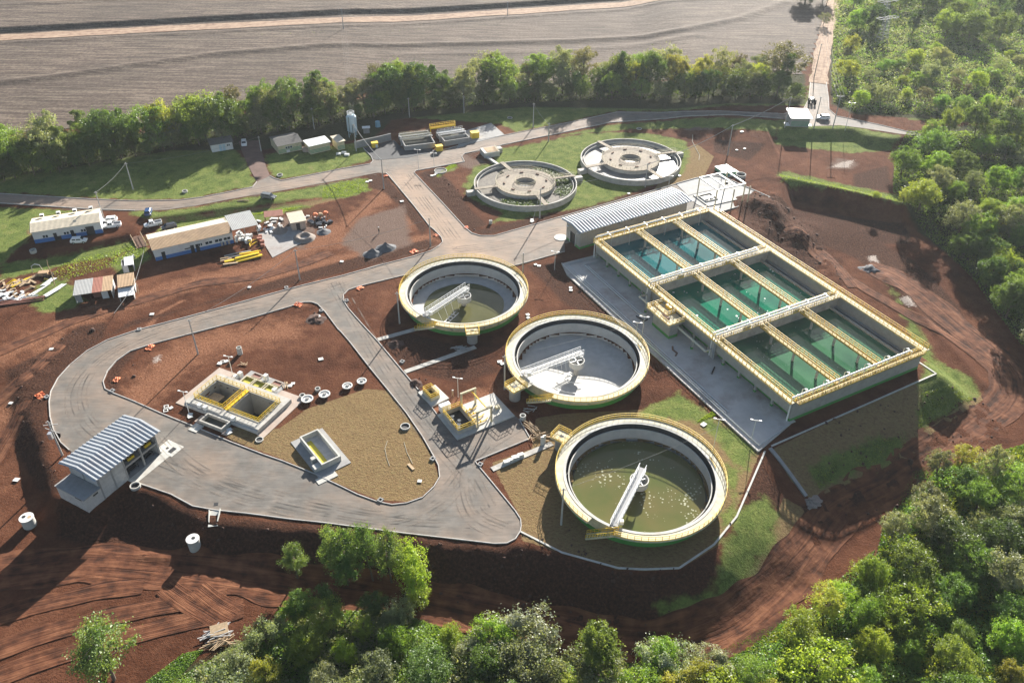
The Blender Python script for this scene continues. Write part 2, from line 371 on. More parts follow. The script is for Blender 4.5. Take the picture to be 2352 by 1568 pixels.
Z_DRY = [zp(q) for q in [
 [(560,975),(640,985),(705,938),(840,893),(890,896),(930,949),(967,1003),(994,1049),(1007,1095),(995,1114),(968,1139),(934,1152),(867,1147),(784,1113),(650,1054),(530,1010),(505,990)],
 [(1230,960),(1290,950),(1470,940),(1640,960),(1752,1022),(1700,1150),(1650,1252),(1560,1306),(1480,1310),(1420,1307),(1198,1240),(1192,1180),(1150,1105),(1130,1062),(1222,1030)],
 [(1775,1030),(2112,870),(2112,1000),(2100,1045),(1860,1145),(1815,1100)], [(1800,1140),(1850,1170),(1780,1290),(1700,1345),(1760,1250)],
 [(0,610),(60,555),(110,500),(60,480),(-60,500),(-60,640)], [(1560,345),(1600,330),(1640,360),(1610,420),(1540,440),(1500,440)],
 [(1780,296),(1960,296),(2000,310),(2050,320),(1990,300),(1900,275)], [(300,494),(470,492),(640,470),(760,455),(850,440),(640,490),(420,520)],
 [(2105,1000),(2250,905),(2262,915),(2110,1015)],
]]
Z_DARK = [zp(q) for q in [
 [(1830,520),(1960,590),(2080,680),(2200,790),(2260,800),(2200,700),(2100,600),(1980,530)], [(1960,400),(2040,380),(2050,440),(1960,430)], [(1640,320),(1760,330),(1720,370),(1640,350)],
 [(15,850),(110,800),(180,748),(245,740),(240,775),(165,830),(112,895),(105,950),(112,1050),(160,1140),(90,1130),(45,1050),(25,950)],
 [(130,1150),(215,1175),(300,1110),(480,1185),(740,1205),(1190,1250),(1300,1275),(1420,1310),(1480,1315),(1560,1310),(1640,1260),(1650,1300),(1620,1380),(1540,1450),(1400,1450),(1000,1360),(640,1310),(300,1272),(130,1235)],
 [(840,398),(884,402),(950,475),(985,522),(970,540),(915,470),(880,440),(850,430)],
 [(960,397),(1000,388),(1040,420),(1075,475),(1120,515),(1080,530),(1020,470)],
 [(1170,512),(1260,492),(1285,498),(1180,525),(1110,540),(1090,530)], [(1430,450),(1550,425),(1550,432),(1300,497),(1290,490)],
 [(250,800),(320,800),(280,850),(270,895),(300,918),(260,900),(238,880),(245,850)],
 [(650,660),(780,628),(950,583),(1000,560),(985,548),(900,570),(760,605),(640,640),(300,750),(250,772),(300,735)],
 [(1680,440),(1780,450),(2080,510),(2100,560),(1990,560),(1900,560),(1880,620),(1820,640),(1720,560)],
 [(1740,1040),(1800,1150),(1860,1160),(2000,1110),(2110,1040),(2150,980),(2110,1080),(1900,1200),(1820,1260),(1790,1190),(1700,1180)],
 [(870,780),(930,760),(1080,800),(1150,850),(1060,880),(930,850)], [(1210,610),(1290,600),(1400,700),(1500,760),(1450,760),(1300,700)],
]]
Z_ORANGE = [(zp(q), w) for q, w in [
 ([(-60,850),(60,790),(150,745),(300,695),(450,645),(600,618),(720,562),(800,512),(860,470),(900,430)], 3.6),
 ([(450,640),(620,640),(760,600),(900,560),(990,545)], 2.5), ([(700,560),(850,540),(940,510)], 4.5), ([(-40,1000),(30,930),(120,780)], 2.5),
 ([(340,750),(370,715),(420,690)], 0.6), ([(700,700),(722,655),(730,640)], 0.7), ([(300,930),(400,830),(500,780),(650,760)], 5), ([(1150,980),(1100,900),(1180,960)], 1.5),
 ([(1010,940),(1120,925),(1160,900)], 3), ([(360,470),(560,495),(760,455)], 1.6), ([(480,500),(640,480),(800,445)], 2.2)]]
Z_GRAVEL = [zp(q) for q in [[(820,500),(930,470),(950,560),(850,600),(780,560)], [(610,500),(720,495),(730,540),(700,575),(640,560),(620,560)],
 [(1060,335),(1080,360),(1130,372),(1080,390),(1050,380),(1010,360)], [(1920,360),(1975,372),(1960,390),(1900,388)], [(1560,280),(1640,285),(1640,300),(1570,300)],
 [(1990,610),(2020,608),(2030,630),(2000,640)], [(2060,690),(2100,690),(2100,705),(2070,702)]]]
Z_PALE = [zp(q) for q in [[(1990,588),(2012,585),(2022,606),(2004,610)],[(2058,684),(2090,680),(2108,706),(2084,704)],[(1930,372),(1965,366),(1950,386),(1905,384)],[(1735,1375),(1790,1310),(1800,1315),(1750,1385)],[(350,822),(372,812),(370,830),(352,835)]]]
Z_WOOD = [zp(q) for q in [
 [(-300,400),(0,330),(300,310),(520,270),(900,220),(1300,190),(1850,170),(1850,240),(1200,246),(900,275),(860,315),(600,345),(400,345),(0,410),(-300,460)],
 [(1900,0),(2500,-50),(2500,290),(2300,285),(1960,262),(1910,240),(1905,190)],
 [(2130,290),(2500,300),(2500,900),(2352,790),(2240,640),(2080,490),(2050,420),(2060,340)],
 [(330,1900),(350,1560),(460,1510),(640,1440),(900,1410),(1300,1510),(1620,1520),(1920,1380),(2060,1230),(2170,1110),(2500,1020),(2500,1900)]]]

def zone_weights(P):
    def polyw(zs, soft):
        w = np.zeros(len(P))
        for q in zs:
            qa = np.array(q); k = (P[:,0] > qa[:,0].min()-3) & (P[:,0] < qa[:,0].max()+3) & (P[:,1] > qa[:,1].min()-3) & (P[:,1] < qa[:,1].max()+3)
            if k.any(): w[k] = np.maximum(w[k], np.clip(0.5-sdist(P[k], q)/(2*soft), 0, 1))
        return w
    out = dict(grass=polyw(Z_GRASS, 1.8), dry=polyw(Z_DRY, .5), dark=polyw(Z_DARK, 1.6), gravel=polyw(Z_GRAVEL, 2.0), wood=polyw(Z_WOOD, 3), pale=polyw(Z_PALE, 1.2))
    w = np.zeros(len(P))
    for q, wd in Z_ORANGE:
        w = np.maximum(w, np.clip(1-seg_dist(P, q, False)/(2*wd), 0, 1)*1.0)
    out['orange'] = w
    return out
def set_attr(me, name, vals):
    a = me.attributes.new(name, 'FLOAT', 'POINT'); a.data.foreach_set('value', np.asarray(vals, np.float32))

def steps(breaks):
    out = [breaks[0][0]]
    for (a, _), (b, st) in zip(breaks, breaks[1:]):
        n = max(1, int(round((b-a)/st))); out += [a+(b-a)*(i+1)/n for i in range(n)]
    return np.array(out)
def np_mesh(name, V, F, mats, parent=None, smooth=False):
    me = bpy.data.meshes.new(name); V = np.asarray(V, np.float32); F = np.asarray(F, np.int32); k = F.shape[1]
    me.vertices.add(len(V)); me.vertices.foreach_set('co', V.ravel())
    me.loops.add(F.size); me.loops.foreach_set('vertex_index', F.ravel())
    me.polygons.add(len(F)); me.polygons.foreach_set('loop_start', np.arange(0, F.size, k, dtype=np.int32))
    if smooth: me.polygons.foreach_set('use_smooth', np.ones(len(F), bool))
    for mm in (mats if isinstance(mats, (list, tuple)) else [mats]): me.materials.append(mm)
    me.update(calc_edges=True)
    return me
def grid(xs, ys, cut=None):
    X, Y = np.meshgrid(xs, ys); P = np.stack([X.ravel(), Y.ravel()], 1)
    nx, ny = len(xs), len(ys); i = np.arange(nx-1); j = np.arange(ny-1); I, J = np.meshgrid(i, j)
    a = (J*nx+I).ravel(); F = np.stack([a, a+1, a+nx+1, a+nx], 1)
    if cut is not None:
        c = P[F].mean(1); keep = cut(c); F = F[keep]
        used = np.unique(F); mp = np.full(len(P), -1); mp[used] = np.arange(len(used)); P = P[used]; F = mp[F]
    return P, F

# pits cut out of the ground sheet (tank interiors go below it)
CLAR = {'A': (-11.29,160.53), 'B': (13.58,136.47), 'C': (22.73,102.47)}
HOLES = []
def cut_ground(c):
    k = np.ones(len(c), bool)
    for q in CLAR.values(): k &= ((c-np.array(q))**2).sum(1) > 11.9**2
    for poly in HOLES: k &= ~inside(c, poly)
    return k
PITS = [(-57.9,124.6),( -50.8,121.2)]
PIT_EX = (Vector((-47.8,115.0,0))-Vector((-64.3,122.9,0))).normalized(); PIT_EY = Vector((-PIT_EX.y, PIT_EX.x, 0))
def pitp(a, b): q = Vector((-64.3,122.9,0))+PIT_EX*a+PIT_EY*b; return (q.x, q.y)
HOLES.append([pitp(1.4,1.9), pitp(16.6,1.9), pitp(16.6,8.0), pitp(1.4,8.0)])

# ------------------------------------------------------------------ ground material
def ground_material():
    m = bpy.data.materials.new('ground'); m.use_nodes = True; nt = m.node_tree; N, L = nt.nodes, nt.links
    b = N['Principled BSDF']; b.inputs['Roughness'].default_value = 1.0; b.inputs['Specular IOR Level'].default_value = 0.06
    tc = N.new('ShaderNodeTexCoord')
    def noise(s, d=6, r=0.6, vec=None, dist=0):
        n = N.new('ShaderNodeTexNoise'); n.inputs['Scale'].default_value = s; n.inputs['Detail'].default_value = d; n.inputs['Roughness'].default_value = r; n.inputs['Distortion'].default_value = dist
        L.new(vec if vec else tc.outputs['Object'], n.inputs['Vector']); return n.outputs['Fac']
    def ramp(f, stops):
        r = N.new('ShaderNodeValToRGB'); e = r.color_ramp.elements
        while len(e) < len(stops): e.new(0.5)
        for k, (p, c) in zip(e, stops): k.position = p; k.color = (*c, 1)
        L.new(f, r.inputs[0]); return r.outputs[0]
    def mixc(f, a, c):
        x = N.new('ShaderNodeMix'); x.data_type = 'RGBA'; L.new(f, x.inputs[0]); L.new(a, x.inputs[6]); L.new(c, x.inputs[7]); return x.outputs[2]
    def math_(op, a, c, clamp=False):
        x = N.new('ShaderNodeMath'); x.operation = op; x.use_clamp = clamp
        for i, q in enumerate((a, c)):
            if isinstance(q, (int, float)): x.inputs[i].default_value = q
            else: L.new(q, x.inputs[i])
        return x.outputs[0]
    big, med, fine, vfine = noise(0.06, 8, .62), noise(0.35, 8, .65), noise(2.2, 6, .7), noise(7, 4, .7)
    soil = ramp(big, [(0.32,(0.050,0.018,0.009)),(0.45,(0.104,0.040,0.021)),(0.55,(0.145,0.058,0.031)),(0.70,(0.230,0.103,0.056))])
    soil2 = ramp(med, [(0.3,(0.043,0.016,0.009)),(0.5,(0.102,0.040,0.022)),(0.72,(0.185,0.082,0.046))])
    half = N.new('ShaderNodeMix'); half.data_type = 'RGBA'; half.inputs[0].default_value = 0.5; L.new(soil, half.inputs[6]); L.new(soil2, half.inputs[7])
    col = half.outputs[2]
    dk = ramp(fine, [(0.25,(0.55,0.55,0.55)),(0.55,(1,1,1)),(0.8,(1.35,1.35,1.35))])
    def layer(col, name, cramp, amt=0.8, lo=0.42, hi=0.6, nz=None):
        at_ = N.new('ShaderNodeAttribute'); at_.attribute_name = name
        w = math_('ADD', at_.outputs['Fac'], math_('MULTIPLY', math_('SUBTRACT', nz if nz else med, 0.5), amt))
        mr = N.new('ShaderNodeMapRange'); mr.interpolation_type = 'SMOOTHSTEP'; mr.inputs[1].default_value = lo; mr.inputs[2].default_value = hi; L.new(w, mr.inputs[0])
        msk = math_('MULTIPLY', mr.outputs[0], math_('GREATER_THAN', at_.outputs['Fac'], 0.001))
        return mixc(msk, col, cramp), msk
    col, _ = layer(col, 'orange', ramp(fine, [(0.3,(0.15,0.062,0.033)),(0.5,(0.235,0.105,0.058)),(0.75,(0.32,0.165,0.098))]), 1.3, 0.25, 0.95)
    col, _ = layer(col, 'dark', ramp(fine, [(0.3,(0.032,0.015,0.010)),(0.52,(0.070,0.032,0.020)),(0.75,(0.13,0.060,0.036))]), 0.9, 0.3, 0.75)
    col, _ = layer(col, 'gravel', ramp(vfine, [(0.3,(0.10,0.065,0.05)),(0.55,(0.185,0.125,0.098)),(0.75,(0.27,0.20,0.165))]), 1.1, 0.35, 0.9)
    col, _ = layer(col, 'pale', ramp(vfine, [(0.3,(0.20,0.14,0.11)),(0.5,(0.42,0.35,0.30)),(0.7,(0.62,0.57,0.52))]), 1.6, 0.45, 0.8, fine)
    mv = N.new('ShaderNodeMapping'); mv.inputs['Rotation'].default_value = (0,0,R(28)); mv.inputs['Scale'].default_value = (0.7,1.6,1); L.new(tc.outputs['Object'], mv.inputs['Vector'])
    turf = noise(1.7, 5, .75, mv.outputs[0], 0.6)
    dry = ramp(turf, [(0.30,(0.10,0.062,0.030)),(0.42,(0.220,0.142,0.068)),(0.6,(0.275,0.185,0.090)),(0.75,(0.32,0.235,0.12))])
    drym = mixc(math_('MULTIPLY', noise(0.13, 5, .65), 0.95, True), dry, ramp(turf, [(0.32,(0.12,0.070,0.038)),(0.5,(0.215,0.150,0.075)),(0.7,(0.185,0.175,0.065))]))
    col, mdry = layer(col, 'dry', drym, 0.35, 0.4, 0.6)
    g = ramp(med, [(0.28,(0.070,0.098,0.026)),(0.45,(0.130,0.172,0.042)),(0.6,(0.185,0.215,0.058)),(0.75,(0.235,0.205,0.090))])
    gm = N.new('ShaderNodeMix'); gm.data_type = 'RGBA'; gm.blend_type = 'MULTIPLY'; gm.inputs[0].default_value = 0.8; L.new(g, gm.inputs[6]); L.new(dk, gm.inputs[7])
    col, mg = layer(col, 'grass', gm.outputs[2], 1.5, 0.3, 0.75)
    col, mw = layer(col, 'wood', ramp(fine, [(0.3,(0.022,0.026,0.012)),(0.55,(0.055,0.058,0.024)),(0.75,(0.10,0.085,0.045))]), 0.6, 0.35, 0.65)
    fin = N.new('ShaderNodeMix'); fin.data_type = 'RGBA'; fin.blend_type = 'MULTIPLY'; fin.inputs[0].default_value = 0.5; L.new(col, fin.inputs[6]); L.new(dk, fin.inputs[7])
    L.new(fin.outputs[2], b.inputs['Base Color'])
    bm = N.new('ShaderNodeBump'); bm.inputs['Strength'].default_value = 0.85; bm.inputs['Distance'].default_value = 0.3
    L.new(math_('ADD', fine, math_('MULTIPLY', vfine, 0.5)), bm.inputs['Height']); L.new(bm.outputs[0], b.inputs['Normal'])
    return m
M['ground'] = ground_material()

K_N = [(-150,440),(0,445),(213,458),(310,461.7),(413,460),(467,453),(533,440),(580,430),(590,418)]
K_N2 = [(620,404),(630,410),(647,415),(784,388),(850.7,376.7),(857,370),(853,360),(834,340)]
K_N3 = [(999,349),(1015,345.7),(1074,329.7),(1094,323),(1181,306.7),(1301,283),(1417,258),(1568,256.7),(1700,258),(1800,262),(1846,250),(1857,229),(1861,190)]
K_N4 = [(1898,190),(1903,227),(1904,252),(1921,267),(2018,286.7),(2085,303),(2200,320)]
K_S1 = [(2200,330),(2068,308),(1985,295),(1930,288)]
K_S2 = [(1798,273),(1568,268),(1401,281.7),(1284,306.7),(1154,333),(1097,346.7),(1067,353),(1060.7,360),(1067,371.7)]
K_I3 = [(1067,371.7),(997,385),(956,392),(951,396.7),(1017,466.7),(1067,521.7),(1084,536),(1104,542),(1134,542),(1184,527.7),(1289,498),(1420,461),(1553,423)]
K_I2 = [(1297,578),(1250.7,591),(1192,607.7),(1100,626),(960,627),(922,634),(824,657.7),(800.7,666),(789,677.7),(788,689),(800.7,709),(827,739),(867,782.7),(917,842.7),(930.7,859),(964,899),(997,942.7),(1020,973)]
K_P = [(1192,962),(1217.7,1007),(1092,1059),(1094,1063.7),(1134,1112),(1164,1148.7),(1184,1173.7),(1195.7,1192),(1197,1207),(1195,1220),(1184,1237),(1164,1247),(1134,1248),(1084,1242),(1011,1233.7),(927,1224),(743,1200),(667,1192),(567,1178.7),(493,1171),(443,1162),(393,1135),(320,1110)]
K_W = [(160,1034),(140,1016),(123,986),(115,956),(113,922.7),(117,899),(133,869),(160,839),(200,806),(246.7,781),(316.7,757.7),(426.7,729),(650,667.7),(700,654.3),(784,634),(874,609),(950.7,589),(990.7,576),(1007,566),(1017,556),(1014,546),(997,527.7),(987,520),(950.7,473),(894,405),(887,398)]
K_S0 = [(310,484),(200,480),(0,467),(-150,462)]
I1 = [(700,694),(686.7,696),(667,704),(567,732.7),(446.7,764),(353,789),(300,806),(267,829),(246.7,852.7),(237,876),(241.7,892.7),(260,902.7),(306.7,921),(370,949),(450,981),(533,1016),(606.7,1044),(650,1058.7),(720,1087),(784,1117),(820.7,1135),(867,1152),(900.7,1158.7),(934,1155),(970.7,1142),(997,1117),(1010,1095),(1007,1068.7),(997,1048.7),(970.7,1002.7),(934,949),(894,899),(850.7,846),(804,786),(784,762.7),(776.7,756),(746.7,716),(730,699),(716.7,694)]
ROAD = K_N+K_N2+[(905,321.7),(930.5,347.3),(991,341)]+K_N3+K_N4+K_S1+[(1870,290),(1830,284)]+K_S2+K_I3[1:]+[(1640,489),(1297,560)]+K_I2+[(1050,1008),(1130,905)]+K_P+[(240,1085),(190,1055)]+K_W+[(867,397),(784,413),(633,440),(533,457),(450,473),(383,481.7)]+K_S0
def ROADMASK(Pn):
    k = (np.abs(Pn[:,0]) < 130) & (Pn[:,1] > 70) & (Pn[:,1] < 260); m_ = np.ones(len(Pn))
    d = sdist(Pn[k], zp(ROAD)); di = sdist(Pn[k], zp(I1)); m_[k] = np.maximum(sm((d-.2)/1.5), sm((-di-.2)/1.5)); return m_
xs = steps([(-2500,0),(-900,400),(-420,80),(-150,4),(150,0.75),(260,3),(420,20),(900,120),(2500,400)])
ys = steps([(-400,0),(20,60),(60,5),(275,0.75),(330,2.0),(500,6),(900,80),(2500,400)])
P, F = grid(xs, ys, cut_ground)
Zt = terrain(P)+lumps(P)*ROADMASK(P)
near = (np.abs(P[:,0]) < 260) & (P[:,1] < 330)
Zt[near] += 0.035*vnoise(P[near], 1.3, 8)-0.03
me = np_mesh('ground', np.c_[P, Zt], F, M['ground'], smooth=True)
zw = zone_weights(P)
for k, w in zw.items(): set_attr(me, k, w)
struct(link('ground', me))

# ------------------------------------------------------------------ sheets that lie on the ground (roads, pads)
def sheet(name, outer, holes=(), step=1.6, zoff=0.03, mats=None, attrs=None, zfun=terrain, thick=None):
    def dens(poly):
        out = []
        for a, b in zip(poly, poly[1:]+poly[:1]):
            a, b = np.array(a[:2]), np.array(b[:2]); n = max(1, int(np.linalg.norm(b-a)/step))
            out += [tuple(a+(b-a)*i/n) for i in range(n)]
        return out
    rings = [dens([tuple(q[:2]) for q in outer])]+[dens([tuple(q[:2]) for q in h]) for h in holes]
    pts, edges = [], []
    for rg in rings:
        o = len(pts); pts += rg; edges += [(o+i, o+(i+1) % len(rg)) for i in range(len(rg))]
    A = np.array(rings[0]); gx = np.arange(A[:,0].min(), A[:,0].max(), step); gy = np.arange(A[:,1].min(), A[:,1].max(), step)
    G = np.array([(x+((j % 2)*.5)*step, y) for j, y in enumerate(gy) for x in gx])
    if len(G):
        k = inside(G, rings[0])
        for h in rings[1:]: k &= ~inside(G, h)
        k &= seg_dist(G, rings[0]) > step*0.45
        for h in rings[1:]: k &= seg_dist(G, h) > step*0.45
        pts += [tuple(q) for q in G[k]]
    r = delaunay_2d_cdt([Vector(q) for q in pts], edges, [], 0, 1e-4)
    V = np.array([(v.x, v.y) for v in r[0]]); F = np.array([f for f in r[2] if len(f) == 3])
    c = V[F].mean(1); k = inside(c, rings[0])
    for h in rings[1:]: k &= ~inside(c, h)
    F = F[k]
    a = V[F]; cr = (a[:,1,0]-a[:,0,0])*(a[:,2,1]-a[:,0,1])-(a[:,1,1]-a[:,0,1])*(a[:,2,0]-a[:,0,0])
    F[cr < 0] = F[cr < 0][:, ::-1]
    Z = zfun(V)+zoff
    me = np_mesh(name, np.c_[V, Z], F, mats, smooth=True)
    if attrs:
        for kk, fn in attrs.items(): set_attr(me, kk, fn(V))
    return struct(link(name, me))
def ribbon(name, pts, width, mats, zoff=0.04, n_across=6, step=1.5, wobble=0.0, zfun=terrain):
    pts = [Vector((p[0], p[1], 0)) for p in pts]; ln = [0]
    for a, b in zip(pts, pts[1:]): ln.append(ln[-1]+(b-a).length)
    n = max(2, int(ln[-1]/step)); V = []; UV = []
    def cr(t):
        i = max(k for k in range(len(ln)-1) if ln[k] <= t+1e-6); f = (t-ln[i])/max(1e-6, ln[i+1]-ln[i])
        p0, p1, p2, p3 = pts[max(i-1,0)], pts[i], pts[i+1], pts[min(i+2, len(pts)-1)]
        return 0.5*((2*p1)+(p2-p0)*f+(2*p0-5*p1+4*p2-p3)*f*f+(3*p1-p0-3*p2+p3)*f**3)
    c = [cr(ln[-1]*i/n) for i in range(n+1)]
    for i in range(n+1):
        d = (c[min(i+1,n)]-c[max(i-1,0)]).normalized(); s = Vector((-d.y, d.x, 0))
        for j in range(n_across+1):
            u = 2*j/n_across-1; w = width/2*(1+wobble*mnoise.noise(Vector((i*step*.15, 3.1 if u > 0 else 9.7, width)))*(abs(u) > .9))
            q = c[i]+s*u*w; V.append((q.x, q.y)); UV.append((u, ln[-1]*i/n))
    V = np.array(V); k = n_across+1
    F = np.array([(i*k+j+1, i*k+j, (i+1)*k+j, (i+1)*k+j+1) for i in range(n) for j in range(n_across)])
    me = np_mesh(name, np.c_[V, zfun(V)+zoff], F, mats, smooth=True)
    uv = me.uv_layers.new(name='UVMap'); U = np.array(UV, np.float32)
    idx = np.empty(len(me.loops), np.int32); me.loops.foreach_get('vertex_index', idx); uv.data.foreach_set('uv', U[idx].ravel())
    return me

def asphalt_material():
    m = mat('asphalt', (0.155,0.141,0.124), 0.85, var=0.25, scale=0.35, bump=0.25, bscale=9, dirt=(0.19,0.145,0.11), dirt_amt=0.6, spec=0.35, detail=8)
    nt = m.node_tree; N, L = nt.nodes, nt.links; b = N['Principled BSDF']; src = b.inputs['Base Color'].links[0].from_socket
    a = N.new('ShaderNodeAttribute'); a.attribute_name = 'dust'
    tc = N.new('ShaderNodeTexCoord'); nz = N.new('ShaderNodeTexNoise'); nz.inputs['Scale'].default_value = 0.3; nz.inputs['Detail'].default_value = 8; L.new(tc.outputs['Object'], nz.inputs['Vector'])
    s = N.new('ShaderNodeMath'); s.operation = 'MULTIPLY_ADD'; L.new(nz.outputs['Fac'], s.inputs[0]); s.inputs[1].default_value = 0.9; s.inputs[2].default_value = -0.45
    ad = N.new('ShaderNodeMath'); ad.operation = 'ADD'; L.new(a.outputs['Fac'], ad.inputs[0]); L.new(s.outputs[0], ad.inputs[1])
    mu = N.new('ShaderNodeMath'); mu.operation = 'MULTIPLY'; mu.use_clamp = True; L.new(ad.outputs[0], mu.inputs[0]); mu.inputs[1].default_value = 0.9
    mx = N.new('ShaderNodeMix'); mx.data_type = 'RGBA'; L.new(mu.outputs[0], mx.inputs[0]); L.new(src, mx.inputs[6]); mx.inputs[7].default_value = (0.34,0.235,0.165,1)
    # faint darker wheel marks
    wv = N.new('ShaderNodeTexNoise'); wv.inputs['Scale'].default_value = 0.8; wv.inputs['Detail'].default_value = 5; wv.inputs['Distortion'].default_value = 1.5
    mp = N.new('ShaderNodeMapping'); mp.inputs['Scale'].default_value = (0.25,1.6,1); mp.inputs['Rotation'].default_value = (0,0,R(62)); L.new(tc.outputs['Object'], mp.inputs[0]); L.new(mp.outputs[0], wv.inputs[0])
    rr = N.new('ShaderNodeMapRange'); rr.inputs[1].default_value = .35; rr.inputs[2].default_value = .7; rr.inputs[3].default_value = .82; rr.inputs[4].default_value = 1.12; L.new(wv.outputs['Fac'], rr.inputs[0])
    m2 = N.new('ShaderNodeMix'); m2.data_type = 'RGBA'; m2.blend_type = 'MULTIPLY'; m2.inputs[0].default_value = 1; L.new(mx.outputs[2], m2.inputs[6]); L.new(rr.outputs[0], m2.inputs[7])
    L.new(m2.outputs[2], b.inputs['Base Color']); return m
M['asphalt'] = asphalt_material()
DUST = [(zp(q), w, a) for q, w, a in [([(920,410),(1000,500),(1060,570),(1120,600)], 7, 1.0), ([(1020,560),(900,600),(780,640)], 3.5, .55), ([(1060,570),(1180,555),(1290,530)], 9, .55),
  ([(930,400),(1080,350),(1400,272)], 6, .5), ([(784,400),(600,440),(300,470)], 5, .55), ([(780,640),(500,715),(300,790),(230,850),(240,900),(350,945)], 3.5, .45), ([(150,860),(200,900),(320,960)], 6, .2), ([(460,1065),(490,1075)], 3, .5), ([(240,880),(262,910),(330,935)], 3, .5), ([(1100,1170),(1150,1220)], 4, .3), ([(820,720),(930,880)], 2.5, .3), ([(1100,1010),(1180,1000)], 4, .3), ([(1000,1060),(1010,1100)], 4, .4), ([(820,1130),(870,1155)], 2.5, .45),([(1850,200),(1880,280)],6,.4),([(-100,455),(200,470)],5,.75)]]
def dust(V):
    w = np.zeros(len(V))
    rd = sdist(V, zp(ROAD)); ri = sdist(V, zp(I1)); w = .42*np.exp(-(np.minimum(np.abs(rd), np.abs(ri))/.9)**2)*(.5+.5*vnoise(V, 4, 31))
    for q, wd, a in DUST: w = np.maximum(w, a*np.exp(-(seg_dist(V, q, False)/wd)**2))
    return w
sheet('road', zp(ROAD), [zp(I1)], 1.6, 0.03, M['asphalt'], {'dust': dust})
dk = mat('dirt_drive', (0.13,0.075,0.058), 0.95, var=0.3, scale=0.5, bump=0.3, bscale=5)
sheet('driveway', zp([(590,418),(572,385),(556,350),(548,325),(598,322),(603,353),(612,385),(620,404)]), (), 2, 0.05, dk)
M['kerb'] = mat('kerb', (0.46,0.44,0.41), 0.85, var=0.15, scale=1.5, dirt=(0.22,0.14,0.10), dirt_amt=0.55)
kb = MB()
for ch, cl in ((K_N,0),(K_N2,0),(K_N3,0),(K_N4,0),(K_S2,0),(K_I3,0),(K_I2[:2],0),(K_I2[1:],0),(K_P,0),(K_W,0),(K_S0,0),(I1,1)):
    q = gts(ch); q = q+[q[0]] if cl else q
    for a, b in zip(q, q[1:]):
        n = max(1, int((b-a).length/6)); 
        for i in range(n):
            p0, p1 = a.lerp(b, i/n), a.lerp(b, (i+1)/n); p0.z = hz(p0.x,p0.y)+.06; p1.z = hz(p1.x,p1.y)+.06
            kb.beam(p0, p1, 0.16, 0.22)
struct(kb.build('kerb', M['kerb']))
# drainage channels: thin concrete edging along the foot of the tank and round the clarifier lawn
for ch in ([(1772,1024),(2150,858)], [(1195,1220),(1290,1268),(1420,1304),(1480,1307),(1560,1304),(1640,1250),(1692,1186),(1757,1036)], [(2150,858),(2105,828)]):
    cb = MB(); q = gts(ch)
    for a, b in zip(q, q[1:]):
        n = max(1, int((b-a).length/4))
        for i in range(n):
            p0, p1 = a.lerp(b, i/n), a.lerp(b, (i+1)/n); p0.z = hz(p0.x,p0.y)+.03; p1.z = hz(p1.x,p1.y)+.03
            cb.beam(p0, p1, 0.32, 0.14)
    struct(cb.build('drainage_channel', M['concrete_new']))

# tyre marks: thin dusty and dark smears along the lanes
def mark_material(name, col, amt):
    m = bpy.data.materials.new(name); m.use_nodes = True; nt = m.node_tree; N, L = nt.nodes, nt.links; b = N['Principled BSDF']; b.inputs['Base Color'].default_value = (*col,1); b.inputs['Roughness'].default_value = .9
    tc = N.new('ShaderNodeTexCoord'); n = N.new('ShaderNodeTexNoise'); n.inputs['Scale'].default_value = .22; n.inputs['Detail'].default_value = 6; L.new(tc.outputs['Object'], n.inputs[0])
    sx = N.new('ShaderNodeSeparateXYZ'); L.new(tc.outputs['UV'], sx.inputs[0]); ab = N.new('ShaderNodeMath'); ab.operation = 'ABSOLUTE'; L.new(sx.outputs[0], ab.inputs[0])
    ed = N.new('ShaderNodeMapRange'); ed.inputs[1].default_value = 1; ed.inputs[2].default_value = .3; L.new(ab.outputs[0], ed.inputs[0])
    r = N.new('ShaderNodeMapRange'); r.inputs[1].default_value = .42; r.inputs[2].default_value = .68; r.inputs[4].default_value = amt; L.new(n.outputs[0], r.inputs[0])
    mu = N.new('ShaderNodeMath'); mu.operation = 'MULTIPLY'; L.new(r.outputs[0], mu.inputs[0]); L.new(ed.outputs[0], mu.inputs[1]); L.new(mu.outputs[0], b.inputs['Alpha']); return m
M['mark_dark'] = mark_material('tyre_mark', (.06,.056,.052), .6); M['mark_dust'] = mark_material('dust_mark', (.26,.215,.175), .6)
LANES = [[(1040,560),(900,603),(700,672),(500,718),(330,768),(220,830),(170,905),(200,985),(300,1040),(480,1110),(700,1165),(900,1200),(1080,1210)], [(765,650),(830,770),(900,880),(980,990),(1060,1085),(1110,1170)], [(925,400),(985,480),(1045,560)], [(1290,530),(1150,560),(1040,575)], [(1400,274),(1180,320),(1000,375),(700,422),(420,470),(150,472)], [(1060,1085),(1000,1150),(900,1190),(750,1170)], [(1110,1020),(1060,1090),(1080,1180),(1150,1220)], [(350,1000),(430,1080),(560,1140),(760,1185)]]
k_ = 0
for ln in LANES:
    c = gts(ln)
    for off, key, wd in ((-1.5,'mark_dust',.5),(-.3,'mark_dark',.35),(.6,'mark_dust',.4),(1.4,'mark_dark',.4),(2.3,'mark_dust',.5)):
        q = []
        for i, p in enumerate(c):
            d = (c[min(i+1,len(c)-1)]-c[max(i-1,0)]).normalized(); o_ = off+.5*mnoise.noise(Vector((i*.7,off,3))); q.append((p.x-d.y*o_, p.y+d.x*o_))
        k_ += 1; struct(link('tyre_mark', ribbon('tyre_mark', q, wd, M[key], .036+.0012*k_, 2, 1.2)))

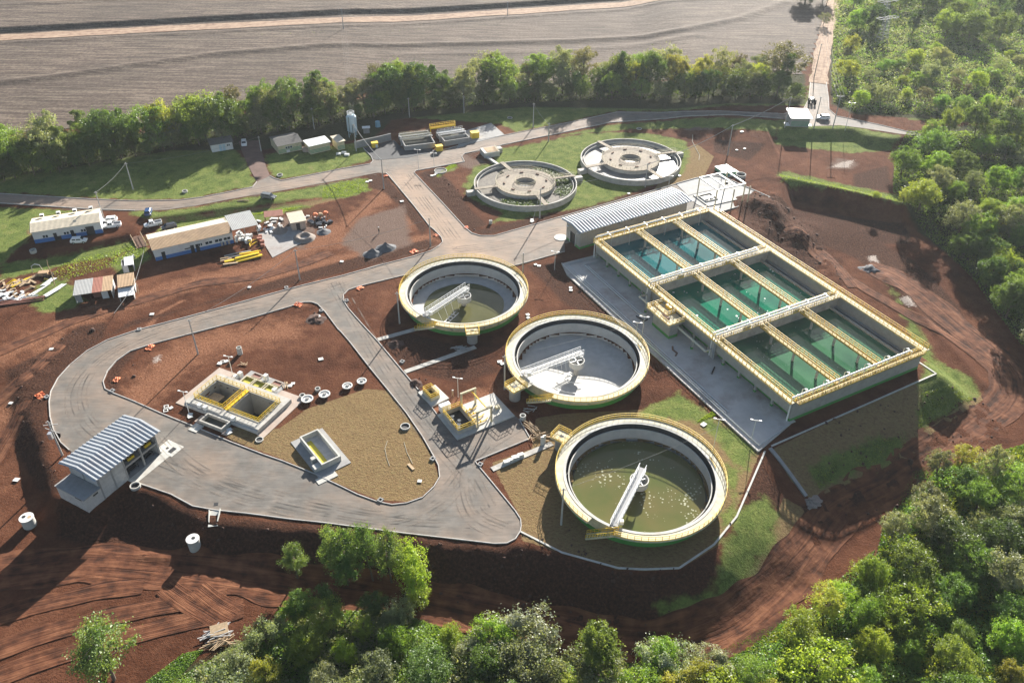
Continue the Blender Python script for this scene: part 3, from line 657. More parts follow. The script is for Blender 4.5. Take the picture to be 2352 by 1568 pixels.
# ------------------------------------------------------------------ dirt tracks with wheel ruts
def track_material(name, c0, c1, c2, rut=1.0):
    m = bpy.data.materials.new(name); m.use_nodes = True; nt = m.node_tree; N, L = nt.nodes, nt.links; b = N['Principled BSDF']; b.inputs['Roughness'].default_value = 0.95; b.inputs['Specular IOR Level'].default_value = .2
    uv = N.new('ShaderNodeTexCoord'); mp = N.new('ShaderNodeMapping'); mp.inputs['Scale'].default_value = (3.6, 0.07, 1); L.new(uv.outputs['UV'], mp.inputs[0])
    n1 = N.new('ShaderNodeTexNoise'); n1.inputs['Scale'].default_value = 1; n1.inputs['Detail'].default_value = 5; n1.inputs['Roughness'].default_value = .65; n1.inputs['Distortion'].default_value = .8; L.new(mp.outputs[0], n1.inputs[0])
    n2 = N.new('ShaderNodeTexNoise'); n2.inputs['Scale'].default_value = .5; n2.inputs['Detail'].default_value = 8; L.new(uv.outputs['Object'], n2.inputs[0])
    s = N.new('ShaderNodeMath'); s.operation = 'MULTIPLY_ADD'; L.new(n1.outputs[0], s.inputs[0]); s.inputs[1].default_value = .6
    s2 = N.new('ShaderNodeMath'); s2.operation = 'MULTIPLY'; L.new(n2.outputs[0], s2.inputs[0]); s2.inputs[1].default_value = .46; L.new(s2.outputs[0], s.inputs[2])
    r = N.new('ShaderNodeValToRGB'); e = r.color_ramp.elements; e.new(.5); 
    for k, p, c in zip(e, (.41,.53,.67), (c0,c1,c2)): k.position = p; k.color = (*c,1)
    L.new(s.outputs[0], r.inputs[0]); L.new(r.outputs[0], b.inputs['Base Color'])
    bm = N.new('ShaderNodeBump'); bm.inputs['Strength'].default_value = rut; bm.inputs['Distance'].default_value = .4; L.new(s.outputs[0], bm.inputs['Height']); L.new(bm.outputs[0], b.inputs['Normal'])
    return m
M['track'] = track_material('track_soil', (0.045,0.017,0.009), (0.120,0.044,0.021), (0.215,0.090,0.044))
M['field_road'] = track_material('field_road_soil', (0.20,0.125,0.085), (0.33,0.225,0.155), (0.42,0.30,0.21), .3)
TR = [(-120,1335),(0,1318),(200,1295),(420,1310),(640,1338),(820,1362),(1000,1392),(1250,1440),(1480,1485),(1640,1450),(1760,1370),(1850,1270),(1930,1170),(2060,1095),(2190,1010),(2300,930),(2318,880),(2290,830),(2200,750),(2080,650),(1990,610)]
struct(link('dirt_track', ribbon('dirt_track', zp(TR), 8.0, M['track'], 0.05, 10, 1.2, .35)))
for i, q in enumerate([[(-80,1440),(60,1395),(220,1360),(330,1345)], [(-80,1520),(120,1450),(330,1400),(520,1370)], [(-80,1580),(150,1500),(420,1430),(560,1400)], [(380,1345),(430,1380),(500,1420)], [(455,1350),(500,1385),(545,1410)]]):
    struct(link('dirt_track', ribbon('dirt_track', zp(q), 3.4, M['track'], 0.06+.012*i, 6, 1.2, .4)))
for i, q in enumerate([[(-60,835),(80,775),(200,725),(320,690),(470,650),(620,628),(760,580)], [(-60,960),(20,900),(80,850),(140,790)], [(-40,1100),(15,1010),(60,920)], [(1850,555),(1950,640),(2050,700),(2160,760),(2280,840)], [(1760,480),(1830,530),(1900,590),(1960,660)]]):
    struct(link('dirt_track', ribbon('dirt_track', zp(q), 3.0, M['track'], 0.04+.012*i, 6, 1.2, .5)))

# ------------------------------------------------------------------ the ploughed field, its terraces and its road
F_RIDGE = [(xy([(-300,235),(0,200),(130,186),(300,161),(500,133),(784,110),(1000,103),(1300,96),(1568,82),(1700,56),(1800,18)]), 0.9, 2.4), (xy([(-300,95),(0,80),(300,63),(500,52),(784,37),(1166,14),(1568,-12)]), 1.9, 2.6),
  (xy([(-300,120),(0,108),(784,68),(1568,14),(1780,0)]), .5, 1.2), (xy([(0,20),(300,5)]), .5, 3), (xy([(900,128),(1300,118),(1600,95)]), .35, 2.5)]
def fieldz(Pn):
    z = np.zeros(len(Pn))
    for pl, h, w in F_RIDGE: z += h*np.exp(-(seg_dist(Pn, pl, False)/w)**2)
    return z
def field_material():
    m = bpy.data.materials.new('ploughed_field'); m.use_nodes = True; nt = m.node_tree; N, L = nt.nodes, nt.links; b = N['Principled BSDF']; b.inputs['Roughness'].default_value = .95; b.inputs['Specular IOR Level'].default_value = .2
    tc = N.new('ShaderNodeTexCoord'); mp = N.new('ShaderNodeMapping'); mp.inputs['Rotation'].default_value = (0,0,R(-13)); mp.inputs['Scale'].default_value = (.06,.75,1); L.new(tc.outputs['Object'], mp.inputs[0])
    def nz(s, v, d=6, r=.65):
        n = N.new('ShaderNodeTexNoise'); n.inputs['Scale'].default_value = s; n.inputs['Detail'].default_value = d; n.inputs['Roughness'].default_value = r; L.new(v, n.inputs[0]); return n.outputs[0]
    rows = nz(1.0, mp.outputs[0]); cl = nz(.9, tc.outputs['Object'], 8, .75); bigp = nz(.025, tc.outputs['Object'], 6)
    a = N.new('ShaderNodeMath'); a.operation = 'MULTIPLY_ADD'; L.new(rows, a.inputs[0]); a.inputs[1].default_value = .55
    c = N.new('ShaderNodeMath'); c.operation = 'MULTIPLY'; L.new(cl, c.inputs[0]); c.inputs[1].default_value = .45; L.new(c.outputs[0], a.inputs[2])
    r = N.new('ShaderNodeValToRGB'); e = r.color_ramp.elements; e.new(.5); e.new(.6)
    for k, p, cc in zip(e, (.36,.47,.54,.66), ((.026,.016,.012),(.070,.048,.036),(.118,.088,.066),(.215,.170,.125))): k.position = p; k.color = (*cc,1)
    L.new(a.outputs[0], r.inputs[0])
    r2 = N.new('ShaderNodeMapRange'); r2.inputs[1].default_value = .35; r2.inputs[2].default_value = .65; r2.inputs[3].default_value = .8; r2.inputs[4].default_value = 1.2; L.new(bigp, r2.inputs[0])
    mx = N.new('ShaderNodeMix'); mx.data_type = 'RGBA'; mx.blend_type = 'MULTIPLY'; mx.inputs[0].default_value = 1; L.new(r.outputs[0], mx.inputs[6]); L.new(r2.outputs[0], mx.inputs[7])
    L.new(mx.outputs[2], b.inputs['Base Color'])
    bm = N.new('ShaderNodeBump'); bm.inputs['Strength'].default_value = .5; bm.inputs['Distance'].default_value = .3; L.new(a.outputs[0], bm.inputs['Height']); L.new(bm.outputs[0], b.inputs['Normal'])
    return m
M['field'] = field_material()
FPOLY = xy([(-600,420),(0,318),(400,285),(900,205),(1500,185),(1838,185),(1860,150),(1875,105),(1893,50),(1905,0),(1915,-60)])+[(230,620),(230,900),(-700,900)]
xs = steps([(-700,0),(-330,30),(260,2.5)]); ys = steps([(230,0),(470,1.4),(560,6),(900,60)])
P, F = grid(xs, ys, lambda c: inside(c, FPOLY))
sh = seg_dist(P, xy([(-600,420),(0,318),(400,285),(900,205),(1500,185),(1838,185),(1860,150),(1875,105),(1893,50),(1905,0)]), False)
me = np_mesh('field', np.c_[P, np.maximum(fieldz(P), 0)*np.clip(sh/6, 0, 1)+terrain(P)+.08], F, M['field'], smooth=True)
struct(link('field', me))
struct(link('field_road', ribbon('field_road', xy([(-400,118),(0,96),(400,74),(784,54),(1166,29),(1568,3),(1720,-6),(2000,-20)]), 8.5, M['field_road'], .16, 6, 3, .2, zfun=lambda V: fieldz(V)*0+terrain(V)+.05)))
struct(link('dirt_road', ribbon('dirt_road', zp([(1879,192),(1888,140),(1893,100),(1902,60),(1912,20),(1925,-40)]), 6.5, M['field_road'], .12, 6, 2, .3)))
# ------------------------------------------------------------------ water
def water_mat(name, col, rough=0.06, blotch=None, amt=.5, scale=.4, bump=.02, spots=None):
    m = bpy.data.materials.new(name); m.use_nodes = True; nt = m.node_tree; N, L = nt.nodes, nt.links; b = N['Principled BSDF']
    b.inputs['Roughness'].default_value = rough; b.inputs['IOR'].default_value = 1.33
    tc = N.new('ShaderNodeTexCoord'); n = N.new('ShaderNodeTexNoise'); n.inputs['Scale'].default_value = scale; n.inputs['Detail'].default_value = 7; L.new(tc.outputs['Object'], n.inputs[0])
    r = N.new('ShaderNodeMapRange'); r.inputs[1].default_value = .38; r.inputs[2].default_value = .66; r.inputs[4].default_value = amt; L.new(n.outputs[0], r.inputs[0])
    mx = N.new('ShaderNodeMix'); mx.data_type = 'RGBA'; L.new(r.outputs[0], mx.inputs[0]); mx.inputs[6].default_value = (*col,1); mx.inputs[7].default_value = (*(blotch or [c*.6 for c in col]),1)
    out = mx.outputs[2]
    if spots:
        v = N.new('ShaderNodeTexVoronoi'); v.inputs['Scale'].default_value = spots[1]; L.new(tc.outputs['Object'], v.inputs[0])
        n2 = N.new('ShaderNodeTexNoise'); n2.inputs['Scale'].default_value = .16; n2.inputs['Detail'].default_value = 2; L.new(tc.outputs['Object'], n2.inputs[0])
        th = N.new('ShaderNodeMapRange'); th.inputs[1].default_value = .42; th.inputs[2].default_value = .72; th.inputs[3].default_value = .0; th.inputs[4].default_value = spots[2]; L.new(n2.outputs[0], th.inputs[0])
        lt = N.new('ShaderNodeMath'); lt.operation = 'LESS_THAN'; L.new(v.outputs['Distance'], lt.inputs[0]); L.new(th.outputs[0], lt.inputs[1])
        m3 = N.new('ShaderNodeMix'); m3.data_type = 'RGBA'; L.new(lt.outputs[0], m3.inputs[0]); L.new(out, m3.inputs[6]); m3.inputs[7].default_value = (*spots[0],1); out = m3.outputs[2]
        ro = N.new('ShaderNodeMath'); ro.operation = 'MULTIPLY_ADD'; L.new(lt.outputs[0], ro.inputs[0]); ro.inputs[1].default_value = .7; ro.inputs[2].default_value = rough; L.new(ro.outputs[0], b.inputs['Roughness'])
    L.new(out, b.inputs['Base Color'])
    n3 = N.new('ShaderNodeTexNoise'); n3.inputs['Scale'].default_value = 1.6; n3.inputs['Detail'].default_value = 4; L.new(tc.outputs['Object'], n3.inputs[0])
    bp = N.new('ShaderNodeBump'); bp.inputs['Strength'].default_value = bump; bp.inputs['Distance'].default_value = .1; L.new(n3.outputs[0], bp.inputs['Height']); L.new(bp.outputs[0], b.inputs['Normal'])
    return m
M['water_A'] = water_mat('pond_water', (0.085,0.085,0.035), .05, (0.13,0.125,0.055), .8, .16)
M['water_C'] = water_mat('green_water', (0.095,0.110,0.035), .06, (0.150,0.125,0.050), .9, .12, .06, spots=((0.36,0.36,0.24), 1.5, .42))
M['water_T'] = water_mat('aerated_water', (0.060,0.160,0.085), .03, (0.030,0.090,0.055), .9, .14, .10, spots=((0.6,0.64,0.58), 1.1, .12))
M['water_T3'] = water_mat('blue_water', (0.035,0.155,0.165), .03, (0.020,0.095,0.10), .9, .14, .10)
M['water_T2'] = water_mat('foamy_water', (0.020,0.180,0.105), .03, (0.014,0.110,0.075), .9, .14, .10, spots=((0.75,0.78,0.75), .8, .26))
M['water_white'] = water_mat('bright_water', (0.14,0.14,0.135), .30, (0.24,0.23,0.21), .9, .25, .25)
M['sludge_crust'] = mat('sludge_crust', (0.15,0.13,0.105), .85, var=.35, scale=1.2, dirt=(0.05,0.048,0.04), dirt_amt=.7, bump=.4, bscale=3)
M['deck'] = mat('deck', (0.52,0.49,0.38), .8, var=.18, scale=1.2, dirt=(0.34,0.29,0.19), dirt_amt=.6, bump=.1)
M['yellow_stain'] = mat('yellow_stain', (0.42,0.37,0.03), .6, var=.2)
M['concrete_wet'] = mat('concrete_wet', (0.33,0.325,0.30), .7, dirt=(0.17,0.16,0.14), dirt_amt=.5, scale=.35, bump=.1)
M['tank_floor'] = mat('tank_floor', (0.46,0.45,0.42), .75, dirt=(0.25,0.235,0.21), dirt_amt=.5, scale=.3, bump=.1)

# ------------------------------------------------------------------ the three clarifiers
M['launder_shade_coat'] = mat('launder_shade_coat', (0.030,0.034,0.038), .7, var=.3, scale=2, dirt=(0.09,0.085,0.075), dirt_amt=.4)  # black coating, with the deep trough shade also put into the colour
def pol(r, a, z): return Vector((r*math.cos(R(a)), r*math.sin(R(a)), z))
def arc(r, a0, a1, z, n): return [pol(r, a0+(a1-a0)*i/n, z) for i in range(n+1)]
def clarifier(key, label, bridge, gap, tower_a, tower_r, water, stair, floor_mat, posts=84):
    cx, cy = CLAR[key]
    t = thing('clarifier_tank', label, 'tank', (cx, cy, 0), 0, 'round clarifier tanks')
    b = MB(); b.ring(13.1, 13.5, 0.95, 3.0, n=96); b.build('wall', M['cream_paint'], t)
    b = MB(); b.ring(13.1, 13.515, -0.6, 0.95, n=96); b.build('wall_band', M['green_paint'], t)
    b = MB(); b.ring(12.56, 13.0, 0.9, 1.2, n=96); b.build('trough', M['launder_shade_coat'], t)
    b = MB(); b.ring(13.0, 13.1, 0.9, 2.93, n=96); b.build('trough_shade_lining', M['launder_shade_coat'], t)  # dark ring added for the shade band under the rim
    b = MB(); b.ring(12.40, 12.55, -1.2, 2.2, n=96); b.build('inner_wall', M['tank_floor'], t)
    b = MB(); b.ring(12.38, 12.57, 2.203, 2.26, n=96); b.build('weir', M['concrete_new'], t)
    b = MB(); b.disc(12.4, -0.85, 96, zc=-2.1); b.build('floor', floor_mat, t)
    b = MB(); b.ring(13.46, 14.97, 2.72, 3.0, gap[1], gap[0]+360, n=96); b.build('walkway_deck', M['deck'], t)
    b = MB(); b.ring(13.05, 13.52, 3.004, 3.06, n=96); b.build('wall_cap', M['concrete_new'], t)
    for i in range(24):
        a = i*15+7
        if not (gap[0] < a < gap[1] or gap[0] < a-360 < gap[1] or gap[0] < a+360 < gap[1]):
            b = MB(); b.add([pol(13.5,a-.4,2.7),pol(14.8,a-.4,2.7),pol(13.5,a-.4,.9),pol(13.5,a+.4,2.7),pol(14.8,a+.4,2.7),pol(13.5,a+.4,.9)], [(0,1,2),(5,4,3),(0,3,4,1),(1,4,5,2)]); b.build('bracket', M['cream_paint'], t)
    span = 360-(gap[1]-gap[0]); n = int(posts*span/360)
    b = MB(); b.rail(arc(14.88, gap[1], gap[0]+360, 3.0, n), 1.1, 99, .033); b.build('railing', M['yellow'], t)
    b = MB(); b.rail(arc(13.62, gap[1]+120, gap[0]+150, 3.06, 30), .25, 99, .025, kick=False); b.build('guard_rail', M['yellow'], t)
    # centre pier, drum, bridge
    b = MB(); b.cyl(.55, -2.1, 1.0, 20); b.build('pier', M['concrete'], t)
    d = MB(); d.ring(1.5, 1.62, .35, 1.75, n=36); d.ring(.5, 1.5, .32, .4, n=36)
    dr = d.build('feed_drum', M['concrete_new'], t)
    for k in range(4): d = MB(); d.beam(pol(.2,k*90+20,1.5), pol(1.52,k*90+20,1.5), .12); d.build('spoke', M['galv'], dr)
    d = MB(); d.ring(1.62, 1.68, 1.62, 1.78, n=36); d.build('rim', M['pvc_white'], dr)
    br = MB(); e = pol(13.3, bridge, 3.35); s = pol(-1.3, bridge, 3.35); sd = Vector((-math.sin(R(bridge)), math.cos(R(bridge)), 0))
    br.beam(s, e, 1.15, .12)
    bo = br.build('bridge', M['pylon'], t)
    for sg in (-.62, .62):
        tr = MB(); p, q = s+sd*sg, e+sd*sg; L = (q-p).length; k = 14
        tr.beam(p+Vector((0,0,-.55)), q+Vector((0,0,-.55)), .1); tr.beam(p, q, .12); tr.beam(p+Vector((0,0,1.05)), q+Vector((0,0,1.05)), .07); tr.beam(p+Vector((0,0,.55)), q+Vector((0,0,.55)), .05)
        for i in range(k+1):
            a = p.lerp(q, i/k); tr.beam(a+Vector((0,0,-.55)), a+Vector((0,0,1.05)), .06)
            if i < k: c = p.lerp(q, (i+1)/k); tr.beam(a+Vector((0,0,-.55)), c, .05)
        tr.build('truss_railing', M['white_metal'], bo)
    mb = MB(); c = pol(12.3, bridge, 3.45)+sd*.95; mb.box(c.x-.35, c.x+.35, c.y-.3, c.y+.3, 3.3, 4.1); mb.build('drive_unit', M['white_metal'], bo); mb = MB(); mb.cyl(.42, 3.0, 3.3, 12, (pol(13.3,bridge,0).x, pol(13.3,bridge,0).y)); mb.build('bridge_wheel', M['galv'], bo)
    # bottom scraper hanging from the bridge
    sc = MB(); a2 = bridge+ (12 if key != 'C' else -8); p0 = pol(1.2, a2, -1.15); p1 = pol(10.5 if key != 'B' else 5.5, a2, -.55); sd2 = Vector((-math.sin(R(a2)), math.cos(R(a2)), 0))
    for sg in (-.45, .45): sc.beam(p0+sd2*sg, p1+sd2*sg, .12)
    for i in range(9):
        q = p0.lerp(p1, i/8); sc.beam(q-sd2*.75, q+sd2*.45, .1)
    for i in (1, 3, 5, 7): q = p0.lerp(p1, i/8); q2 = pol(1.2+9.3*i/8*(1 if key != 'B' else .5), bridge, 2.8); sc.beam(q, q2, .05)
    if key == 'B':
        sc.tube(arc(4.2, bridge-5, bridge+75, -.95, 12), .1, 5); sc.tube(arc(7.8, bridge+10, bridge+70, -.75, 14), .08, 5)
    sc.build('scraper', M['white_metal'], t)
    if water is not None:
        w = MB()
        if water[2] > .3:   # ragged water line on the sloping floor
            n = 64; vs = [pol(water[0]*(1+.03*mnoise.noise(Vector((math.cos(k*.0982)*2, math.sin(k*.0982)*2, 3)))), k*360/n, water[1]) for k in range(n)]; vs.append(Vector((0,0,water[1]))); w.add(vs, [(i,(i+1)%n,n) for i in range(n)])
        else: w.disc(water[0], water[1], 72)
        w.build('water', water[3], t)
    # outlet tower with its platform and railing
    ax = pol(1, tower_a, 0); ay = Vector((-ax.y, ax.x, 0)); c = ax*tower_r
    if tower_r:
        tw = MB(); tw.cyl(1.15, -.2, 2.72, 28, (c.x, c.y)); to = tw.build('outlet_tower', M['concrete_grey'], t)
        pf = MB(); qs = [c+ax*1.55+ay*1.5, c-ax*1.75+ay*1.5, c-ax*1.75-ay*1.5, c+ax*1.55-ay*1.5]; pf.prism(qs, 2.72, 3.02); pf.build('platform', M['cream_paint'], to)
        hh = MB(); hh.prism([c+ax*.35+ay*.3, c-ax*.35+ay*.3, c-ax*.35-ay*.35, c+ax*.35-ay*.35], 3.022, 3.05); hh.build('hatch', M['dark'], to)
        rl = MB(); q = [v+Vector((0,0,3.02)) for v in (c-ax*1.2+ay*1.45, c+ax*1.5+ay*1.45, c+ax*1.5-ay*1.45, c-ax*1.2-ay*1.45)]; rl.rail(q, 1.05, .9, .03); rl.build('platform_railing', M['yellow'], to)
    # stair from the deck to the ground
    p0, p1 = Vector(stair[0])-Vector((cx,cy,0)), Vector(stair[1])-Vector((cx,cy,0)); sd = (p1-p0).normalized(); sw = Vector((-sd.y, sd.x, 0)).normalized()*.55
    st = MB()
    for sg in (-1, 1): st.beam(p0+sw*sg, p1+sw*sg, .08, .35)
    so_ = st.build('stair', M['cream_paint'], t)
    for i in range(12):
        q = p0.lerp(p1, (i+.5)/12); k = MB(); k.beam(q-sw*.95, q+sw*.95, .24, .05); k.build('step', M['cream_paint'], so_)
    rl = MB()
    for sg in (-1, 1):
        rl.rail([p0+sw*sg, p1+sw*sg], 1.0, .7, .03, kick=False)
    rl.build('stair_railing', M['yellow'], so_)
    return t
def ang(key, p): c = CLAR[key]; return math.degrees(math.atan2(p.y-c[1], p.x-c[0]))
def A_(x, y, z): return cat_(x, y, 1290, 820, 4.9, z)
def B_(x, y, z): return cat_(x, y, 1640, 1010, 4.519, z)
def C_(x, y, z): return cat_(x, y, 1800, 1350, 3.733, z)
gA = sorted((ang('A', A_(430,1090,3)), ang('A', A_(715,1215,3)))); gB = sorted((ang('B', B_(470,1190,3)), ang('B', B_(800,1375,3)))); gC = sorted((ang('C', C_(520,1370,3)), ang('C', C_(850,1500,3))))
clarifier('A', 'round clarifier beside the road junction, shallow dark water on its floor', -128, gA, -80.5, 15.9, (9.3, -.95, 1, M['water_A']), (A_(720,1255,2.9), A_(400,1290,.4)), M['tank_floor'])
clarifier('B', 'empty dry round clarifier in the middle, pale sunlit floor and white bridge', -148.6, gB, -141, 16.6, None, (B_(810,1385,2.9), B_(450,1410,.4)), M['tank_floor'])
clarifier('C', 'nearest round clarifier, filled with greenish water under floating scum', -115.9, gC, 144.8, 16.4, (11.75, -.25, 1, M['water_C']), (C_(880,1520,2.9), C_(490,1560,.4)), M['concrete_wet'])

# ------------------------------------------------------------------ aeration tank
AO = Vector((54.0,119.9,0)); AEX = Vector((31.5,17.1,0)).normalized(); AEY = Vector((-AEX.y, AEX.x, 0)); ARZ = math.atan2(AEX.y, AEX.x)
W_, L_, T_ = 35.9, 69.5, 4.8
def aw(x, y, z=0): return AO+AEX*x+AEY*y+Vector((0,0,z))
t = thing('aeration_tank', 'huge rectangular concrete tank of green water crossed by yellow railed walkways', 'tank', AO, ARZ)
for nm, bx in (('wall', (0,W_,0,.4,.7,T_)), ('wall', (W_-.4,W_,.4,L_-.4,.7,T_)), ('wall', (0,W_,L_-.4,L_,-.3,T_)), ('wall', (0,.4,.4,L_-.4,1.75,T_))):
    b = MB(); b.box(*bx); b.build(nm, M['grey_paint'], t)
b = MB(); b.box(-.02,W_+.02,-.02,.4,-.8,.7); b.build('wall_band', M['green_paint'], t)
b = MB(); b.box(W_-.4,W_+.02,.4,L_,-.8,.7); b.build('wall_band', M['green_paint'], t)
b = MB(); b.box(1.3,1.7,.4,L_-.4,-.3,.75); b.build('wall_band', M['green_paint'], t)
b = MB(); b.box(1.31,1.7,.4,L_-.4,.75,1.72); b.build('recessed_wall', M['grey_paint'], t)
b = MB(); b.box(.41,1.7,.4,L_-.4,1.722,1.9); b.build('ledge', M['grey_paint'], t)
NC = 14
for i in range(NC+1):
    y = .05+(L_-.55)*i/NC
    b = MB(); b.box(.02,.42,y,y+.45,.55,1.75); b.build('column', M['grey_paint'], t)
    b = MB(); b.box(0,.44,y-.02,y+.47,-.3,.55); b.build('column_foot', M['green_paint'], t)
CY = [23.3, 46.4]
for y in CY:
    b = MB(); b.box(.4,W_-.4,y-.25,y+.25,-.3,T_); b.build('cross_wall', M['concrete'], t)
    b = MB(); b.box(.4,W_-.4,y-.9,y+.9,T_,T_+.18); b.build('cross_walkway', M['concrete'], t)
cells = [(.4, CY[0]-.25), (CY[0]+.25, CY[1]-.25), (CY[1]+.25, L_-.4)]
LX = [12.0, 23.6]
for ci, (y0, y1) in enumerate(cells):
    b = MB(); b.box(.402,W_-2.6,y0,y1,1.92,2.15); b.build('water', (M['water_T'], M['water_T2'], M['water_T3'])[ci], t)
    b = MB(); b.box(W_-1.0,W_-.4,y0,y1,-.3,2.2); b.build('launder', M['concrete_wet'], t)
    b = MB(); b.box(W_-2.6,W_-2.2,y0,y1,-.3,2.65); b.build('launder_wall', M['concrete'], t)
    b = MB(); b.box(W_-2.2,W_-1.0,y0,y1,-.3,1.6); b.build('launder_floor', M['dark'], t)  # near-black colour stands in for the shade down in the launder
    for x in LX:
        b = MB(); b.box(x-.65,x+.65,y0+.7 if ci else y0,y1-.7 if ci < 2 else y1,T_-.28,T_); wk = b.build('walkway', M['grating'], t)
        for sg in (-.6,.6):
            b = MB(); b.rail([(x+sg,y0+.7,T_),(x+sg,y1-.7,T_)], 1.1, 1.15, .033); b.build('railing', M['yellow'], wk)
        for k in range(3):
            b = MB(); yy = y0+(y1-y0)*(k+.8)/3.4; b.box(x-.2,x+.2,yy-.2,yy+.2,-.3,T_-.28); b.build('support', M['concrete'], wk)
# perimeter decks and rails
b = MB(); b.box(-.95,.55,0,L_,T_-.2,T_+.02); wk = b.build('walkway', M['cream_paint'], t)
for x in (-.88, .5):
    b = MB(); b.rail([(x,.1,T_),(x,L_-.1,T_)], 1.1, 1.15, .033); b.build('railing', M['yellow'], wk)
b = MB(); b.box(W_-.55,W_+1.35,-.3,L_+.2,T_-.2,T_+.02); wk = b.build('walkway', M['cream_paint'], t)
for x in (W_-.5, W_+1.28):
    b = MB(); b.rail([(x,.1,T_),(x,L_,T_)], 1.1, 1.15, .033); b.build('railing', M['yellow'], wk)
for y0, y1 in ((-.95,.5), (L_-.5,L_+.85)):
    b = MB(); b.box(.55,W_-.55,y0,y1,T_-.2,T_+.02); wk = b.build('walkway', M['grating'], t)
    for y in (y0+.07, y1-.07):
        b = MB(); b.rail([(.6,y,T_),(W_-.6,y,T_)], 1.1, 1.15, .033); b.build('railing', M['yellow'], wk)
for y in CY:
    for s in (-.83,.83):
        b = MB(); b.rail([(.6,y+s,T_+.18),(W_-.6,y+s,T_+.18)], 1.1, 1.15, .033); b.build('railing', M['yellow'], t)
# air mains on supports along the cross walls and the two ends, with droppers
for y, two in ((.25,0), (CY[0],1), (CY[1],1), (L_-.15,0)):
    for k, dy in enumerate((-.42,.42) if two else (.0,)):
        z = T_+1.35; b = MB(); b.tube([(-.5,y+dy,.3),(-.5,y+dy,z),(W_-4.5,y+dy,z)], .17, 8); p = b.build('air_pipe', M['white_metal'], t)
    for k in range(10): 
        s = MB(); x = 1.2+k*3.4; s.beam((x,y-.35,T_),(x,y-.35,T_+1.3),.12); s.beam((x,y+.35,T_),(x,y+.35,T_+1.3),.12); s.beam((x,y-.5,T_+1.2),(x,y+.5,T_+1.2),.12); s.build('pipe_support', M['white_metal'], t)
    for k in range(6):
        x = 3.5+k*5.6; yy = y+(1.35 if y < L_-1 else -1.35); d = MB(); d.tube([(x,y,T_+1.35),(x,y+(.9 if y < L_-1 else -.9),T_+1.35),(x,yy,T_+.9),(x,yy,2.0)], .09, 6); dp = d.build('drop_pipe', M['pipe_steel'], t)
        v = MB(); v.cyl(.2, T_+1.15, T_+1.6, 8, (x, y+.5)); v.build('valve', M['white_metal'], dp)
for y in CY:
    for k in range(2):
        b = MB(); b.box(8+k*14,9.1+k*14,y-.55,y+.35,T_+.18,T_+.75); b.build('gate_box', M['concrete_new'], t)
# downpipes on the left wall and the raised cream pipe
for y in (23.0, 46.1):
    for dx in (0,.4,.8):
        d = MB(); d.tube([(-.55,y-.6+dx,T_+.2),(-.55,y-.6+dx,.15)], .14, 7); d.build('downpipe', M['pipe_steel'], t)

# distribution chamber on the left side of the aeration tank
c0 = at(*( (2060+700/4.9)*.69689, (880+1000/4.9)*.69689 ), 4.2)
LA = lambda p: ((p-AO).dot(AEX), (p-AO).dot(AEY))
dc = thing('distribution_chamber', 'tall square concrete chamber with railed cream roof beside the aeration tank', 'chamber', AO, ARZ)
x1, y0 = -.96, 32.2; x0, y1 = -5.4, 40.4
b = MB(); b.box(x0+.9,x1-1.2,y0+.5,y1-1.6,.8,3.9); b.build('wall', M['grey_paint'], dc)
b = MB(); b.box(x0+.88,x1-1.18,y0+.48,y1-1.58,-.2,.8); b.build('wall_band', M['green_paint'], dc)
b = MB(); b.box(x1-1.2,x1-.02,y0+1.2,y0+3.6,2.4,3.9); b.build('channel', M['grey_paint'], dc)
b = MB(); b.box(x0,x1-.02,y0,y1,3.9,4.15); b.build('roof_slab', M['cream_paint'], dc)
b = MB(); b.rail([(x1-.1,y1-.1,4.15),(x0+.1,y1-.1,4.15),(x0+.1,y0+.1,4.15),(x1-.1,y0+.1,4.15)], 1.1, .95, .032); b.rail([(x0+2.0,y1-.3,4.15),(x0+2.0,y0+3.4,4.15),(x1-.1,y0+3.4,4.15)], 1.1, .95, .032); b.build('railing', M['yellow'], dc)
b = MB(); b.box(x0+1.2,x0+1.7,y0+2,y0+4.2,4.152,4.5); b.box(x0+.8,x0+1.3,y1-2.2,y1-1.8,4.152,4.4); b.build('gate_frame', M['wood_dark'], dc)
b = MB(); b.box(x1-.6,x1-.02,y0+4.6,y0+6.4,4.16,4.9); b.build('landing', M['yellow'], dc)

# concrete apron beside the tank and the pipes that run along it
AP = [aw(-11.0,-3.6), aw(-.1,-.6), aw(1.2,-.6), aw(1.2,L_+1.0), aw(-9.0,L_+1.4), aw(-10.6,L_-4)]
M['apron'] = mat('apron_concrete', (0.52,0.49,0.45), .85, dirt=(0.26,0.165,0.12), dirt_amt=.75, scale=.22, bump=.1)
o = MB(); o.prism(AP, -.2, .10); struct(o.build('pavement', M['apron']))
o = MB()
for a, b_ in ((AP[0],AP[5]), (AP[5],AP[4]), (AP[0],AP[1])):
    o.beam(a+Vector((0,0,.12)), b_+Vector((0,0,.12)), .25, .3)
struct(o.build('kerb', M['kerb']))
for k in range(3):
    d = .55*k; b = MB(); b.tube([aw(1.0,L_+.4-d*.8,.35), aw(-9.3+d,L_+.4-d*.8,.35), aw(-9.9+d,7.5,.35)]+([aw(-9.9,-2.6,.35), aw(-.8,-.9,.35)] if k == 0 else []), .13, 7); p = b.build('pipe', M['pipe_steel'])
    tag(p, ['long steel pipe along the outer edge of the concrete apron, turning at both ends', 'middle of three long steel pipes at the outer edge of the apron', 'innermost of the three long steel pipes at the outer apron edge'][k], 'pipe', 'steel pipes on the concrete apron')
